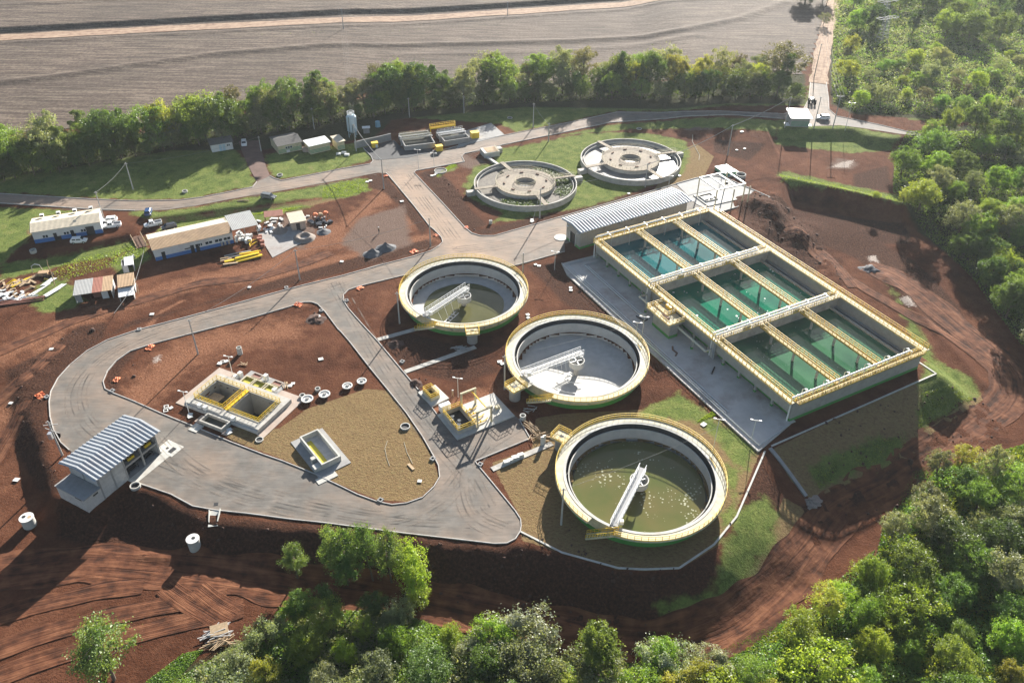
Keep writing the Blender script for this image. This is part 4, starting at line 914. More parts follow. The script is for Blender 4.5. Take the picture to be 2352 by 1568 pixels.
for k in range(2):
    d = .55*k; b = MB(); b.tube([aw(.8,L_-2.2-d,.35), aw(-4.6+d,L_-2.2-d,.35), aw(-4.9+d,43.5,.35), aw(-4.2+d,42.3,.35)], .13, 7); p = b.build('pipe', M['pipe_steel'])
    tag(p, ['outer one of the two shorter steel pipes ending near the square chamber', 'inner one of the two shorter steel pipes ending near the square chamber'][k], 'pipe', 'steel pipes on the concrete apron')
for nm, pts, lab in (('a', [aw(-.9,46.4,2.7), aw(-2.9,46.4,2.7), aw(-2.9,40.3,2.7)], 'raised cream pipe running from the wall to the north side of the square chamber'),
                     ('b', [aw(-2.2,32.8,2.5), aw(-2.2,23.2,2.3), aw(-.95,23.2,2.3)], 'raised cream pipe on a post running from the square chamber to the front wall')):
    pt = thing('raised_pipe', lab, 'pipe', group='raised cream pipes by the square chamber')
    b = MB(); b.tube(pts, .26, 10); b.build('pipe_run', M['pipe_cream'], pt)
    q = pts[1].lerp(pts[2] if nm == 'a' else pts[0], .45); b = MB(); b.box(q.x-.22,q.x+.22,q.y-.22,q.y+.22,.6,q.z-.2); b.build('post', M['grey_paint'], pt)
    b = MB(); b.box(q.x-.25,q.x+.25,q.y-.25,q.y+.25,.1,.6); b.build('post_foot', M['green_paint'], pt)
b = MB(); b.tube([aw(-4.3,40.8,.3), aw(-5.3,40.6,.3), aw(-5.9,43,.3)], .16, 6); b.tube([aw(-2,20,.25), aw(-4,18.5,.25)], .16, 6); tag(b.build('hose', M['black']), 'black hose lying on the apron beside the tank columns', 'hose')
b = MB(); b.tube([aw(-5.4,30.0,.13), aw(-6.1,29.0,.13), aw(-6.0,27.6,.13), aw(-6.9,27.0,.13)], .22, 5); tag(b.build('mud_heap', M['wood_dark']), 'small dark mud heap on the apron in front of the square chamber', 'mud')

# ------------------------------------------------------------------ blower building with corrugated roof
def roof_panel_mesh(L0, L1, pitch, h0, h1, rib=.13):
    """one folded roof panel across both slopes: x = along ridge, y = across"""
    xs_ = [0, pitch*.28, pitch*.40, pitch*.62, pitch*.74, pitch]; zs = [0, 0, rib, rib, 0, 0]
    b = MB(); ys_ = [-L0, 0, L1]; hh = [h0, 0, h1]
    vs = [(x, y, z+h) for y, h in zip(ys_, hh) for x, z in zip(xs_, zs)]
    vs += [(x, y, z+h-.05) for y, h in zip(ys_, hh) for x, z in zip(xs_, zs)]
    fs = []
    for r in range(2):
        for c in range(5):
            a = r*6+c; fs.append((a, a+1, a+7, a+6)); fs.append((a+18, a+24, a+25, a+19))
    for c in range(5): fs.append((c, c+18, c+19, c+1)); a = 12+c; fs.append((a, a+1, a+19, a+18))
    b.add(vs, fs); return b
def corrugated_roof(t, x0, x1, y0, y1, yr, zr, drop0, drop1, n, mats, rib=.13):
    p = (x1-x0)/n; first = None
    for i in range(n):
        if first is None:
            first = roof_panel_mesh(yr-y0, y1-yr, p, -drop0, -drop1, rib).build('roof_panel', mats, t); o = first
        else: o = first.copy(); COL.objects.link(o)
        o.location = (x0+i*p, yr, zr+.003*(i % 2))
BO = Vector((17.1,185.1,0)); BE = Vector((31.1,18.3,0)).normalized(); BRZ = math.atan2(BE.y, BE.x)
t = thing('blower_building', 'long grey panelled building with white corrugated roof behind the aeration tank', 'building', BO, BRZ)
BW, BL, BH = 6.3, 35.0, 5.5
n = 15
for i in range(n):
    b = MB(); b.box(i*BL/n+.015,(i+1)*BL/n-.015,0,.2,.6,BH-.2); b.build('wall_panel', M['grey_paint'], t)
b = MB(); b.box(0,BL,-.01,.2,-.2,.6); b.build('wall_band', M['green_paint'], t)
b = MB(); b.box(0,BL,BW-.2,BW,-.2,BH-.2); b.build('wall', M['grey_paint'], t)
b = MB(); b.box(BL-.2,BL,.2,BW-.2,-.2,BH-.2); b.build('wall', M['grey_paint'], t)
b = MB(); b.box(0,.2,.2,2.0,.6,BH-.2); b.box(0,.2,4.6,BW-.2,.6,BH-.2); b.box(0,.2,2.0,4.6,3.3,BH-.2); b.build('wall', M['grey_paint'], t)
b = MB(); b.box(-.01,.2,.2,2.0,-.2,.6); b.box(-.01,.2,4.6,BW-.2,-.2,.6); b.build('wall_band', M['green_paint'], t)
b = MB(); b.box(.25,.35,2.0,4.6,0,3.3); b.build('doorway', M['dark'], t)
b = MB(); b.beam((-.03,2.0,0),(-.03,2.0,3.3),.1); b.beam((-.03,4.6,0),(-.03,4.6,3.3),.1); b.build('door_frame', M['white_metal'], t)
b = MB()
for e, s in ((0,1),(BL-.2,1)): b.add([(e,0,BH-.2),(e,BW,BH-.2),(e,BW/2,BH+.35),(e+.2,0,BH-.2),(e+.2,BW,BH-.2),(e+.2,BW/2,BH+.35)], [(0,2,1),(3,4,5),(0,3,5,2),(1,2,5,4)])
b.build('gable', M['grey_paint'], t)
corrugated_roof(t, -1.0, BL+.8, -1.4, BW+1.4, BW/2, BH+.62, .55, .55, 40, M['roof_sheet'], .24)
for i in range(5):
    b = MB(); b.box(7+i*4.5,7.6+i*4.5,-.22,-.02,4.5,4.8); b.build('wall_lamp', M['dark'], t)
for y in (.9,5.4):
    b = MB(); b.box(-.5,-.02,y-.3,y+.3,4.2,4.35); b.build('door_lamp', M['white_metal'], t)
b = MB(); b.cyl(1.75,.03,.14,40); o = b.build('round_pad', M['concrete_new']); o.location = gt(1288,546); tag(o, 'round white concrete pad on the road by the blower building door', 'pad')

# ------------------------------------------------------------------ pad behind the blower building: pit, gantry frame
pd = [at(*q) for q in ((1553,423),(1600,410),(1645,405),(1672,412),(1768,454),(1648,490),(1600,470))]
o = MB(); o.prism(pd, -.3, .12); struct(o.build('pavement', M['concrete_grey']))
o = MB()
for a, b_ in zip(pd[:6], pd[1:6]): o.beam(a+Vector((0,0,.16)), b_+Vector((0,0,.16)), .2, .3)
struct(o.build('kerb', M['kerb']))
GO = Vector((57.1,206.6,.12)); gx = (Vector((65.6,207.4,0))-Vector((57.1,206.6,0)));
q0, q1, q2, q3 = Vector((56.2,207.6,0)), Vector((66.5,212.5,0)), Vector((61.8,222.4,0)), Vector((51.9,217.0,0))
ps = thing('pump_pit', 'white slabbed open pump pit on the pad behind the blower building', 'pit', q0)
E0, E1 = (q1-q0).normalized(), (q3-q0).normalized()
def pq(a, b, z=0): return E0*a+E1*b+Vector((0,0,z))
b = MB(); b.prism([pq(-.6,2.2), pq(9.5,2.2), pq(9.5,9.6), pq(-.6,9.6)], .12, .34); b.build('slab', M['concrete_new'], ps)
b = MB(); b.prism([pq(.4,4.6), pq(4.2,4.6), pq(4.2,8.2), pq(.4,8.2)], .35, .37); b.build('pit_mouth', M['dark'], ps)
b = MB()
for a, c, d, e in ((.2,4.4,4.4,4.6),(.2,8.2,4.4,8.4),(.2,4.6,.4,8.2),(4.2,4.6,4.4,8.2)): b.prism([pq(a,c),pq(d,c),pq(d,e),pq(a,e)], .34, .62)
b.build('curb', M['concrete_new'], ps)
b = MB()
for k in range(4): b.cyl(.35,.38,.9,10,(pq(1+k*.8,5.4+.5*(k%2)).x, pq(1+k*.8,5.4+.5*(k%2)).y))
b.build('pump', M['white_metal'], ps)
gf = thing('hoist_gantry', 'white steel hoist gantry on tall posts over the pump pit', 'gantry', q0)
posts = [(0,.2),(9.6,.2),(9.6,8.6),(0,8.6),(4.8,-1.2),(9.9,-1.6)]
for (a, c) in posts: 
    b = MB(); p = pq(a, c); b.beam(p, p+Vector((0,0,6.0)), .28); b.build('post', M['cream_paint'], gf)
for a, c in (((0,.2),(9.6,.2)),((0,8.6),(9.6,8.6)),((0,.2),(0,8.6)),((9.6,.2),(9.6,8.6)),((3.2,.2),(3.2,8.6)),((6.4,.2),(6.4,8.6))):
    b = MB(); b.beam(pq(*a,6.05), pq(*c,6.05), .3, .35); b.build('beam', M['white_metal'], gf)
b = MB(); b.box(pq(7,5).x-.3,pq(7,5).x+.3,pq(7,5).y-.3,pq(7,5).y+.3,4.3,5.0); b.beam(pq(7,5,5),pq(7,5,6),.06); b.build('hoist', M['dark'], gf)

# ------------------------------------------------------------------ the two old round tanks
def old_tank(c, r, label, green, br, whites):
    t = thing('old_round_tank', label, 'tank', (c[0], c[1], 0), 0, 'old round tanks on the lawn')
    H = 1.7; k = r/15.3
    b = MB(); b.ring(r-.3, r, -.2, H, n=80); b.build('wall', M['concrete'], t)
    b = MB(); b.ring(r-1.1, r-.95, -.1, H-.45, n=72); b.build('weir', M['concrete_new'], t)
    b = MB(); b.disc(r-.3, .55, 72); b.build('water', M['water_white'] if whites else M['sludge_crust'], t)
    ri, rh = 8.9*k, 3.0*k
    b = MB(); b.ring(rh, ri, H-.15, H+.1, n=64); pl = b.build('platform', M['concrete_old'], t)
    b = MB(); b.ring(ri-.3, ri-.05, 0, H-.15, n=64); b.ring(rh+.05, rh+.25, 0, H-.15, n=40); b.build('platform_wall', M['concrete'], t)
    b = MB(); b.disc(rh+.05, .8, 40); b.build('centre_well', M['water_white'], t)
    b = MB(); b.rail(arc(ri-.1, 0, 360, H+.1, 48), 1.0, 99, .03, kick=False); b.rail(arc(rh+.12, 0, 360, H+.1, 20), 1.0, 99, .03, kick=False); b.build('railing', M['cream_paint'], pl)
    for i in range(8):
        a = i*45+10; p = pol((ri+rh)/2+.4, a, H+.1); q = MB(); q.beam(p-pol(.5,a+90,0)+Vector((0,0,.14)), p+pol(.5,a+90,0)+Vector((0,0,.14)), .35, .28); q.build('hatch', M['wood_dark'], pl)
    for i, a in enumerate(br):
        b = MB(); b.beam(pol(ri-.2,a,H+.04), pol(r+.3,a,H+.04), 1.3, .2); bo = b.build('footbridge', M['concrete_old'], t)
        if i == 0:
            b = MB()
            for s in (-.6,.6): sd = pol(s,a+90,0); b.rail([pol(ri-.2,a,H+.14)+sd, pol(r+.3,a,H+.14)+sd], 1.0, 1.2, .03, kick=False)
            b.build('railing', M['cream_paint'], bo)
    for a in (br[0], br[2]):
        p = pol(r+1.5, a, 0); b = MB(); b.beam(p+Vector((0,0,.6))-pol(1.2,a,0), p+Vector((0,0,.6))+pol(1.2,a,0), 1.6, 1.3); b.build('outlet_box', M['concrete'], t)
    if green:
        V, Fc = [], []
        rng = np.random.default_rng(3)
        for lo, hi, n in ((-122,-62,2600),(-28,28,2000),(30,62,700),(60,80,300)):
            for _ in range(n):
                a = rng.uniform(lo,hi)+rng.normal(0,3); rr = rng.uniform(ri+.5, r-1.3); p = np.array(pol(rr,a,.55)); s = rng.uniform(.12,.3); d = rng.normal(size=3); d[2] = abs(d[2])*.6; d /= np.linalg.norm(d); e = np.cross(d,[.3,.1,1]); e /= np.linalg.norm(e)
                z = rng.uniform(0,.35); o = len(V); p = p+[0,0,z]
                V += [p-e*s, p+d*s*1.2, p+e*s]; Fc.append((o,o+1,o+2))
        me = np_mesh('water_plants', np.array(V), np.array(Fc), M['weed']); o = link('water_plants', me, t); o['kind'] = 'stuff'
    return t
def leaf_material(name, c0, c1, trans=.35):
    m = bpy.data.materials.new(name); m.use_nodes = True; nt = m.node_tree; N, L = nt.nodes, nt.links; N.clear()
    out = N.new('ShaderNodeOutputMaterial'); df = N.new('ShaderNodeBsdfDiffuse'); tr = N.new('ShaderNodeBsdfTranslucent'); gl = N.new('ShaderNodeBsdfGlossy'); gl.inputs['Roughness'].default_value = .45
    mx = N.new('ShaderNodeMixShader'); mx.inputs[0].default_value = trans; m2 = N.new('ShaderNodeMixShader'); m2.inputs[0].default_value = .035
    tc = N.new('ShaderNodeTexCoord'); oi = N.new('ShaderNodeObjectInfo'); nz = N.new('ShaderNodeTexNoise'); nz.inputs['Scale'].default_value = .55; nz.inputs['Detail'].default_value = 5; L.new(tc.outputs['Object'], nz.inputs[0])
    r = N.new('ShaderNodeMapRange'); r.inputs[1].default_value = .34; r.inputs[2].default_value = .66; L.new(nz.outputs[0], r.inputs[0])
    c = N.new('ShaderNodeMix'); c.data_type = 'RGBA'; L.new(r.outputs[0], c.inputs[0]); c.inputs[6].default_value = (*c0,1); c.inputs[7].default_value = (*c1,1)
    hs = N.new('ShaderNodeHueSaturation'); L.new(c.outputs[2], hs.inputs['Color'])
    hr = N.new('ShaderNodeMapRange'); hr.inputs[3].default_value = .475; hr.inputs[4].default_value = .525; L.new(oi.outputs['Random'], hr.inputs[0]); L.new(hr.outputs[0], hs.inputs['Hue'])
    vr = N.new('ShaderNodeMapRange'); vr.inputs[3].default_value = .75; vr.inputs[4].default_value = 1.3; mm = N.new('ShaderNodeMath'); mm.operation = 'FRACT'; m7 = N.new('ShaderNodeMath'); m7.operation = 'MULTIPLY'; m7.inputs[1].default_value = 7.31; L.new(oi.outputs['Random'], m7.inputs[0]); L.new(m7.outputs[0], mm.inputs[0]); L.new(mm.outputs[0], vr.inputs[0]); L.new(vr.outputs[0], hs.inputs['Value'])
    L.new(hs.outputs[0], df.inputs[0])
    ty = N.new('ShaderNodeMix'); ty.data_type = 'RGBA'; ty.blend_type = 'MULTIPLY'; ty.inputs[0].default_value = 1; L.new(hs.outputs[0], ty.inputs[6]); ty.inputs[7].default_value = (1.35,1.3,.55,1); L.new(ty.outputs[2], tr.inputs[0])
    L.new(df.outputs[0], mx.inputs[1]); L.new(tr.outputs[0], mx.inputs[2]); L.new(mx.outputs[0], m2.inputs[1]); L.new(gl.outputs[0], m2.inputs[2]); L.new(m2.outputs[0], out.inputs[0]); return m
M['weed'] = leaf_material('weed_leaf', (0.06,0.11,0.03), (0.13,0.20,0.06))
old_tank((3.4,220.3), 15.0, 'left old round tank with green plants growing on its dark sludge', True, (18, 118, 198, 292), False)
old_tank((35.9,237.6), 15.4, 'right old round tank with bright glaring water round its platform', False, (20, 125, 205, 300), True)
b = MB(); b.box(-3.2,3.2,-.9,.9,0,.5); o = thing('inlet_box', 'white concrete box with rusty grating beside the upper road and old tanks', 'concrete box', (-7.6,243.3,0), R(22))
b = MB(); b.box(-2.5,2.5,-2.2,2.2,-.1,1.6); b.build('body', M['concrete_new'], o)
b = MB(); b.box(-1.5,2.2,-1.9,1.9,1.602,1.66); b.build('grating', M['roof_tan'], o)
b = MB(); b.box(2.5,4.2,-.2,1.8,-.1,1.5); b.build('side_box', M['concrete'], o)
b = MB(); b.rail([(-1.6,-1.9,1.6),(2.2,-1.9,1.6),(2.2,1.9,1.6)], .6, .8, .03, kick=False); b.build('pipework', M['cream_paint'], o)
b = MB(); b.beam(at(1151,350,.3), at(1132,372,.3), .0) if False else b.beam(Vector((-9.2,241.6,.4)), Vector((-5.0,235.2,.4)), .9, .5); tag(b.build('channel', M['concrete_new']), 'narrow concrete channel from the white box to the left old tank', 'channel')

# ------------------------------------------------------------------ sludge pits in the road island
pt = thing('sludge_pits', 'pair of deep square concrete pits ringed by yellow railings, in the road island', 'pits', (-64.3,122.9,0), math.atan2(PIT_EX.y, PIT_EX.x))
PW, PD = 18.3, 9.9
b = MB(); b.box(-2.6,PW+1.6,-.9,PD+2.2,-.4,.06)
# apron as a frame round the holes
b = MB()
for q in ((-2.2,PW+1.6,PD-.2,PD+2.2),(-2.2,0,-.4,PD-.2),(PW,PW+1.6,-.6,PD-.2)): b.box(q[0],q[1],q[2],q[3],-.3,.08)
b.build('apron', M['brick_wall'], pt)
def pitbox(x0, x1, y0, y1):
    b = MB(); z0, z1 = -4.5, .9
    for q in ((x0-.4,x1+.4,y0-.4,y0),(x0-.4,x1+.4,y1,y1+.4),(x0-.4,x0,y0,y1),(x1,x1+.4,y0,y1)): b.box(*q,z0,z1)
    b.build('pit_wall', M['concrete_wet'], pt)
    b = MB(); b.box(x0-.4,x1+.4,y0-.4,y1+.4,z0-.3,z0); b.build('pit_floor', M['sludge'], pt)
pitbox(1.3,8.0,2.0,7.9); pitbox(9.6,16.7,2.0,7.9)
b = MB()
for q in ((0,PW,0,1.55),(0,PW,8.35,PD),(0,.86,1.55,8.35),(8.45,9.15,1.55,8.35),(17.15,PW,1.55,8.35)): b.box(*q,-.35,.95)
b.build('coping', M['concrete'], pt)
b = MB(); b.box(.1,PW-.1,-.35,-.003,-.3,.7); b.build('front_wall', M['block_wall'], pt)
for x0, x1 in ((1.0,8.3),(9.3,17.0)):
    b = MB(); b.rail([(x0,1.75,.95),(x1,1.75,.95),(x1,8.15,.95),(x0,8.15,.95)], 1.1, 1.0, .035, closed=True); b.build('railing', M['yellow'], pt)
b = MB(); b.box(8.3,9.3,1.7,8.2,.953,1.0); b.build('middle_walkway', M['yellow'], pt)
b = MB(); b.prism([(1.5,4.2),(4.2,4.2),(4.2,6.2),(1.5,6.2)], -1.0, -.8); b.build('scaffold_board', M['wood'], pt)
# open box in front of the pits
b = MB()
for q in ((6.3,11.9,-2.9,-2.6),(6.3,11.9,-.66,-.36),(6.3,6.6,-2.6,-.66),(11.6,11.9,-2.6,-.66)): b.box(*q,-.3,.85)
bx = b.build('collection_box', M['concrete'], pt)
b = MB(); b.box(6.6,11.6,-2.6,-.66,-.2,.1); b.build('box_floor', M['sludge'], bx)
for k, x in enumerate((3.6,5.0,11.9)):
    b = MB(); b.box(x,x+.75,-.3,.45,.96,1.75); b.build('valve_box', M['white_metal'], pt)
for k in range(4):
    b = MB(); b.box(5.0,6.2,-2.9+k*.52,-2.45+k*.52,-.1,.12); b.build('step', M['brick_wall'], pt)
    b = MB(); b.box(12.0,13.2,-3.3+k*.52,-2.85+k*.52,-.1,.12); b.build('step', M['brick_wall'], pt)
b = MB(); b.box(5.6,7.6,-5.2,-3.1,-.2,.14); tag(b.build('concrete_slab', M['concrete_new'], None), 'pale concrete slab between the pit box and the road kerb', 'slab'); COL.objects[-1]
o = bpy.data.objects['concrete_slab']; o.location = pt.location; o.rotation_euler = pt.rotation_euler
# chemical pad behind the pits
cp = thing('chemical_pad', 'yellow stained chemical pad with brick basins behind the two pits', 'pad', (-55.4,130.7,0), math.atan2(-4.2,8.4))
b = MB(); b.box(-.3,9.4,-1.2,3.4,-.2,.12); b.build('slab', M['concrete_grey'], cp)
for x0, x1 in ((.5,2.6),(3.2,5.6),(6.3,8.3)):
    b = MB(); b.box(x0,x1,-1.0,1.2,.122,.16); b.build('basin_floor', M['yellow_stain'], cp)
b = MB()
for q in ((.3,8.5,1.2,1.4),(.3,.5,-1,1.2),(2.6,2.8,-1,1.2),(3.0,3.2,-1,1.2),(5.6,5.8,-1,1.2),(6.1,6.3,-1,1.2),(8.3,8.5,-1,1.2)): b.box(*q,.12,.5)
b.build('basin_wall', M['cream_paint'], cp)
for x0 in (1.0, 6.3):
    b = MB()
    for q in ((x0,x0+2.2,1.8,1.95),(x0,x0+2.2,2.9,3.05),(x0,x0+.15,1.95,2.9),(x0+2.05,x0+2.2,1.95,2.9)): b.box(*q,.12,.35)
    bo = b.build('planter', M['brick_wall'], cp); b = MB(); b.box(x0+.15,x0+2.05,1.95,2.9,.122,.2); b.build('rubble', M['rust'], bo)
for x, y, z in ((4.2,2.0,1.5),(8.2,-.2,1.0),(-1.2,.4,1.3),(-1.6,-.5,.9)):
    b = MB(); b.box(x,x+.8,y,y+.8,.1,z); b.build('cabinet', M['white_metal'], cp)

# ------------------------------------------------------------------ pump station by the junction
def rect_frame(o, px): return math.atan2(px.y-o.y, px.x-o.x)
SO = Vector((-10.1,113.7,0)); SX = Vector((.7,120.5,0)); 
t = thing('pump_station', 'white concrete slab with a railed sump and two concrete hoist frames by the road', 'pump station', SO, rect_frame(SO, SX))
SL, SWd = (SX-SO).length, 8.1
b = MB(); b.box(0,SL,0,SWd,-.3,.3); b.build('slab', M['concrete_new'], t)
b = MB()
for q in ((.7,4.6,.9,1.15),(.7,4.6,7.0,7.25),(.7,.95,1.15,7.0),(4.35,4.6,1.15,7.0)): b.box(*q,.3,1.25)
b.build('sump_wall', M['concrete'], t)
b = MB(); b.box(.95,4.35,1.15,7.0,.302,.33); b.build('sump_water', M['dark'], t)
for k in range(5):
    b = MB(); b.cyl(.4,.33,.75,12,(1.6+.5*(k%3),2.2+k*.9)); b.build('pump', M['car_grey'], t)
b = MB(); b.rail([(.8,1.0,1.25),(4.5,1.0,1.25),(4.5,7.1,1.25),(.8,7.1,1.25)], 1.1, .9, .035, closed=True); b.build('railing', M['yellow'], t)
for y in (.9, 7.1):
    b = MB(); b.beam((4.9,y,.3),(4.9,y,4.0),.35,.3); b.beam((8.0,y,.3),(8.0,y,4.0),.35,.3); b.beam((4.7,y,4.15),(8.2,y,4.15),.35,.35); b.build('hoist_frame', M['cream_paint'], t)
b = MB(); b.beam((7.2,.9,3.85),(7.2,7.1,3.85),.14,.24); b.build('hoist_beam', M['yellow'], t)
for k in range(4):
    b = MB(); y = 1.6+k*1.4; b.tube([(4.7,y,.55),(7.0,y,.55),(7.8,y+.4,.55)], .12, 6); b.tube([(6.0,y,.5),(6.0,y,1.0)], .14, 6); b.build('valve_pipe', M['yellow'], t)
b = MB(); b.box(10.6,11.4,3.2,4.0,.3,.9); b.build('valve_box', M['cream_paint'], t)
b = MB(); b.box(1.0,3.2,8.4,9.4,0,1.5); b.build('control_cabinet', M['white_metal'], t)
SO = Vector((-15.7,123.1,0)); t = thing('small_sump', 'small railed yellow sump on a pale slab beside the street kerb', 'sump', SO, rect_frame(SO, Vector((-12.4,125.6,0))))
b = MB(); b.box(0,4.1,0,5.2,-.3,.28); b.build('slab', M['concrete_new'], t)
b = MB()
for q in ((.6,2.7,1.2,1.4),(.6,2.7,4.2,4.4),(.6,.8,1.4,4.2),(2.5,2.7,1.4,4.2)): b.box(*q,.28,1.0)
b.build('sump_wall', M['cream_paint'], t)
b = MB(); b.box(.8,2.5,1.4,4.2,.282,.31); b.build('sump_mouth', M['sludge'], t)
b = MB(); b.rail([(.7,1.3,1.0),(2.6,1.3,1.0),(2.6,4.3,1.0),(.7,4.3,1.0)], 1.0, .8, .035, closed=True); b.build('railing', M['yellow'], t)

# open settling trough in the turf
SO = Vector((-34.1,104.8,0)); t = thing('open_trough', 'narrow white walled concrete trough with yellow stained floor in the turf', 'trough', SO, rect_frame(SO, Vector((-30.2,107.8,0))))
b = MB(); b.box(-.9,5.6,-.9,10.6,-.3,.1); b.build('apron', M['concrete_grey'], t)
b = MB()
for q in ((.6,4.4,.5,.8),(.6,4.4,9.3,9.6),(.6,.9,.8,9.3),(4.1,4.4,.8,9.3)): b.box(*q,.1,1.35)
b.build('trough_wall', M['concrete_new'], t)
b = MB(); b.box(.9,4.1,.8,9.3,.102,.16); b.build('floor', M['block_wall'], t)
b = MB(); b.box(.92,2.3,.82,8.6,.162,.2); b.build('stain', M['yellow_stain'], t)
b = MB(); b.box(-.75,.55,.6,2.0,.1,.9); b.box(-.3,.5,2.6,3.4,.1,1.4); b.build('valve_box', M['concrete_new'], t)
b = MB(); b.box(-1.6,2.2,-2.4,-.92,-.3,.12); b.build('ramp', M['concrete_new'], t)
# footpaths between the street and the clarifiers
for i, (a, b2) in enumerate((((868,780),(955,756)), ((930,854),(1092,797)), ((1130,1078),(1268,1018)))):
    p, q = gt(*a), gt(*b2); m_ = MB(); n = 8
    m_.beam(p+Vector((0,0,.04)), q+Vector((0,0,.04)), 1.15, .12); struct(m_.build('footpath', M['concrete']))
# ------------------------------------------------------------------ buildings
def px_height(base, u, v):
    """height above base whose top is seen at u, v"""
    best = (1e9, 1)
    for h in np.arange(.5, 30, .1):
        p = Vector((base.x, base.y, base.z+h-CAMH)); z = p.dot(_f); uu = 1176+FOC*p.dot(C_R)/z; vv = 784+FOC*p.dot(C_D)/z
        e = (vv-v)**2+.2*(uu-u)**2
        if e < best[0]: best = (e, h)
    return best[1]
def opening(b, x0, x1, z0, z1, y=-.03): b.box(x0, x1, y, .05, z0, z1)
def part(t, name, m, *boxes):
    b = MB()
    for q in boxes: b.box(*q)
    return b.build(name, M[m] if isinstance(m, str) else m, t)
def window(t, x0, x1, z0, z1, y=-.04, panes=2):
    f = part(t, 'window', 'white_metal', (x0,x1,y,.02,z0,z1)); w = (x1-x0)/panes
    for i in range(panes): part(f, 'pane', 'glass', (x0+i*w+.07,x0+(i+1)*w-.07,y-.015,y,z0+.08,z1-.08))
def door(t, x0, x1, z1, m='dark', y=-.04): part(t, 'door', m, (x0,x1,y,.02,0,z1))
def sheet_roof(t, x0, x1, y0, y1, zf, zb, m, pitch=.28, name='roof', amp=.05):
    """mono-pitch corrugated sheet from front (y0) to back (y1)"""
    b = MB(); n = int((x1-x0)/pitch)*2; vs = []; 
    for i in range(n+1):
        x = x0+(x1-x0)*i/n; z = amp*(i % 2)
        vs += [(x,y0,zf+z),(x,y1,zb+z),(x,y0,zf+z-.05),(x,y1,zb+z-.05)]
    fs = []
    for i in range(n):
        a = i*4; fs += [(a,a+4,a+5,a+1),(a+2,a+3,a+7,a+6),(a,a+2,a+6,a+4),(a+1,a+5,a+7,a+3)]
    fs += [(0,1,3,2),(n*4,n*4+2,n*4+3,n*4+1)]
    b.add(vs, fs); return b.build(name, M[m], t)

# office block 1 (upper terrace)
o = gt(81.6,559.7); e = gt(235,535); L = 16.0; rz = math.atan2(e.y-o.y, e.x-o.x)
t = thing('site_office', 'long white and blue site office with four roof vents, farthest left', 'building', o, rz)
D, H = 7.2, 3.2
part(t, 'wall', 'white_wall', (0,L,0,.2,1.1,H),(0,L,D-.2,D,0,H),(0,.2,.2,D-.2,0,H),(L-.2,L,.2,D-.2,0,H))
part(t, 'wall_base', 'blue_wall', (-.01,4.6,-.01,.2,0,1.1),(6.2,8.6,-.01,.2,0,1.1),(9.7,12.2,-.01,.2,0,1.1),(14.2,L,-.01,.2,0,1.1))
for x0, x1 in ((4.6,5.4),(8.6,9.4)): door(t, x0, x1, 2.1)
part(t, 'open_bay', 'dark', (12.2,14.2,-.03,.05,0,2.4)); part(t, 'recess', 'dark', (5.4,6.2,-.03,.05,0,1.1))
for x in (2.1,7.0,11.0): window(t, x, x+1.3, 1.15, 2.0)
g = MB()
for x in (0,L-.2): g.add([(x,.2,H),(x,D,H),(x,D*.45,H+.9),(x+.2,.2,H),(x+.2,D,H),(x+.2,D*.45,H+.9)],[(0,2,1),(3,4,5),(0,3,5,2),(1,2,5,4)])
g.build('gable', M['white_wall'], t)
sheet_roof(t, -.3, L+.15, -.45, D*.45, H+.15, H+1.0, 'roof_fibre', name='roof_slope'); sheet_roof(t, -.3, L+.15, D*.45, D+.4, H+1.0, H+.2, 'roof_fibre', name='roof_slope')
for k in range(4):
    x = 1.9+k*3.9; v = part(t, 'roof_vent', 'white_metal', (x,x+.9,D-.8,D+.1,H+.75,H+1.35)); part(v, 'vent_grille', 'dark', (x+.1,x+.8,D-.83,D-.8,H+.85,H+1.25))
# office block 2 with canopy
o = gt(359,599.5); e = gt(539.6,557.8); rz = math.atan2(e.y-o.y, e.x-o.x); L = 19.3
t = thing('workshop', 'long white and blue workshop with tan tiled roof and open grey canopy end', 'building', o, rz)
D, H = 7.6, 3.3
part(t, 'wall', 'white_wall', (0,L,0,.2,1.0,H),(0,L,D-.2,D,0,H),(0,.2,.2,D-.2,0,H),(L-.2,L,.2,D-.2,0,H)); part(t, 'wall_base', 'blue_wall', (-.01,L+.01,-.01,.2,0,1.0))
for x in (1.6,8.6,9.9): door(t, x, x+.9, 2.1)
for x0, x1 in ((10.6,11.6),(12.3,14.1),(14.7,16.6),(16.9,18.7)): window(t, x0, x1, 1.35, 2.2, panes=2)
part(t, 'awning', 'dark', (7.2,8.5,-.4,-.02,1.5,1.6))
for x in (16.0,16.8,17.8): part(t, 'cabinet', 'galv', (x,x+.5,-.35,-.02,.2,1.2))
sheet_roof(t, -.4, L+.1, -.6, D*.5, H+.1, H+1.0, 'roof_tan', .3, 'roof_slope', .06); sheet_roof(t, -.4, L+.1, D*.5, D+.4, H+1.0, H+.25, 'roof_fibre', .5, 'roof_slope')
for k in range(5):
    b = MB(); x = .4+k*3.7; ya, yb = D*.55, D*.86; za = H+1.0-(.75*(.05/.5)); zb = H+1.0-.75*(.36/.5); b.add([(x,ya,za+.1),(x+3.4,ya,za+.1),(x+3.4,yb,zb+.1),(x,yb,zb+.1),(x,ya,za),(x+3.4,ya,za),(x+3.4,yb,zb),(x,yb,zb)],[(0,1,2,3),(0,4,5,1),(1,5,6,2),(2,6,7,3),(3,7,4,0)]); b.build('skylight', M['pvc_white'], t)
sheet_roof(t, L+.1, L+6.8, -.4, D+.3, H+.55, H+.85, 'roof_grey', .4, 'canopy_roof')
for x, y in ((L+6.4,.1),(L+6.4,D-.2),(L+3.2,.1)):
    b = MB(); b.beam((x,y,0),(x,y,H+.5),.16); b.build('canopy_post', M['pole'], t)
OFF2 = t
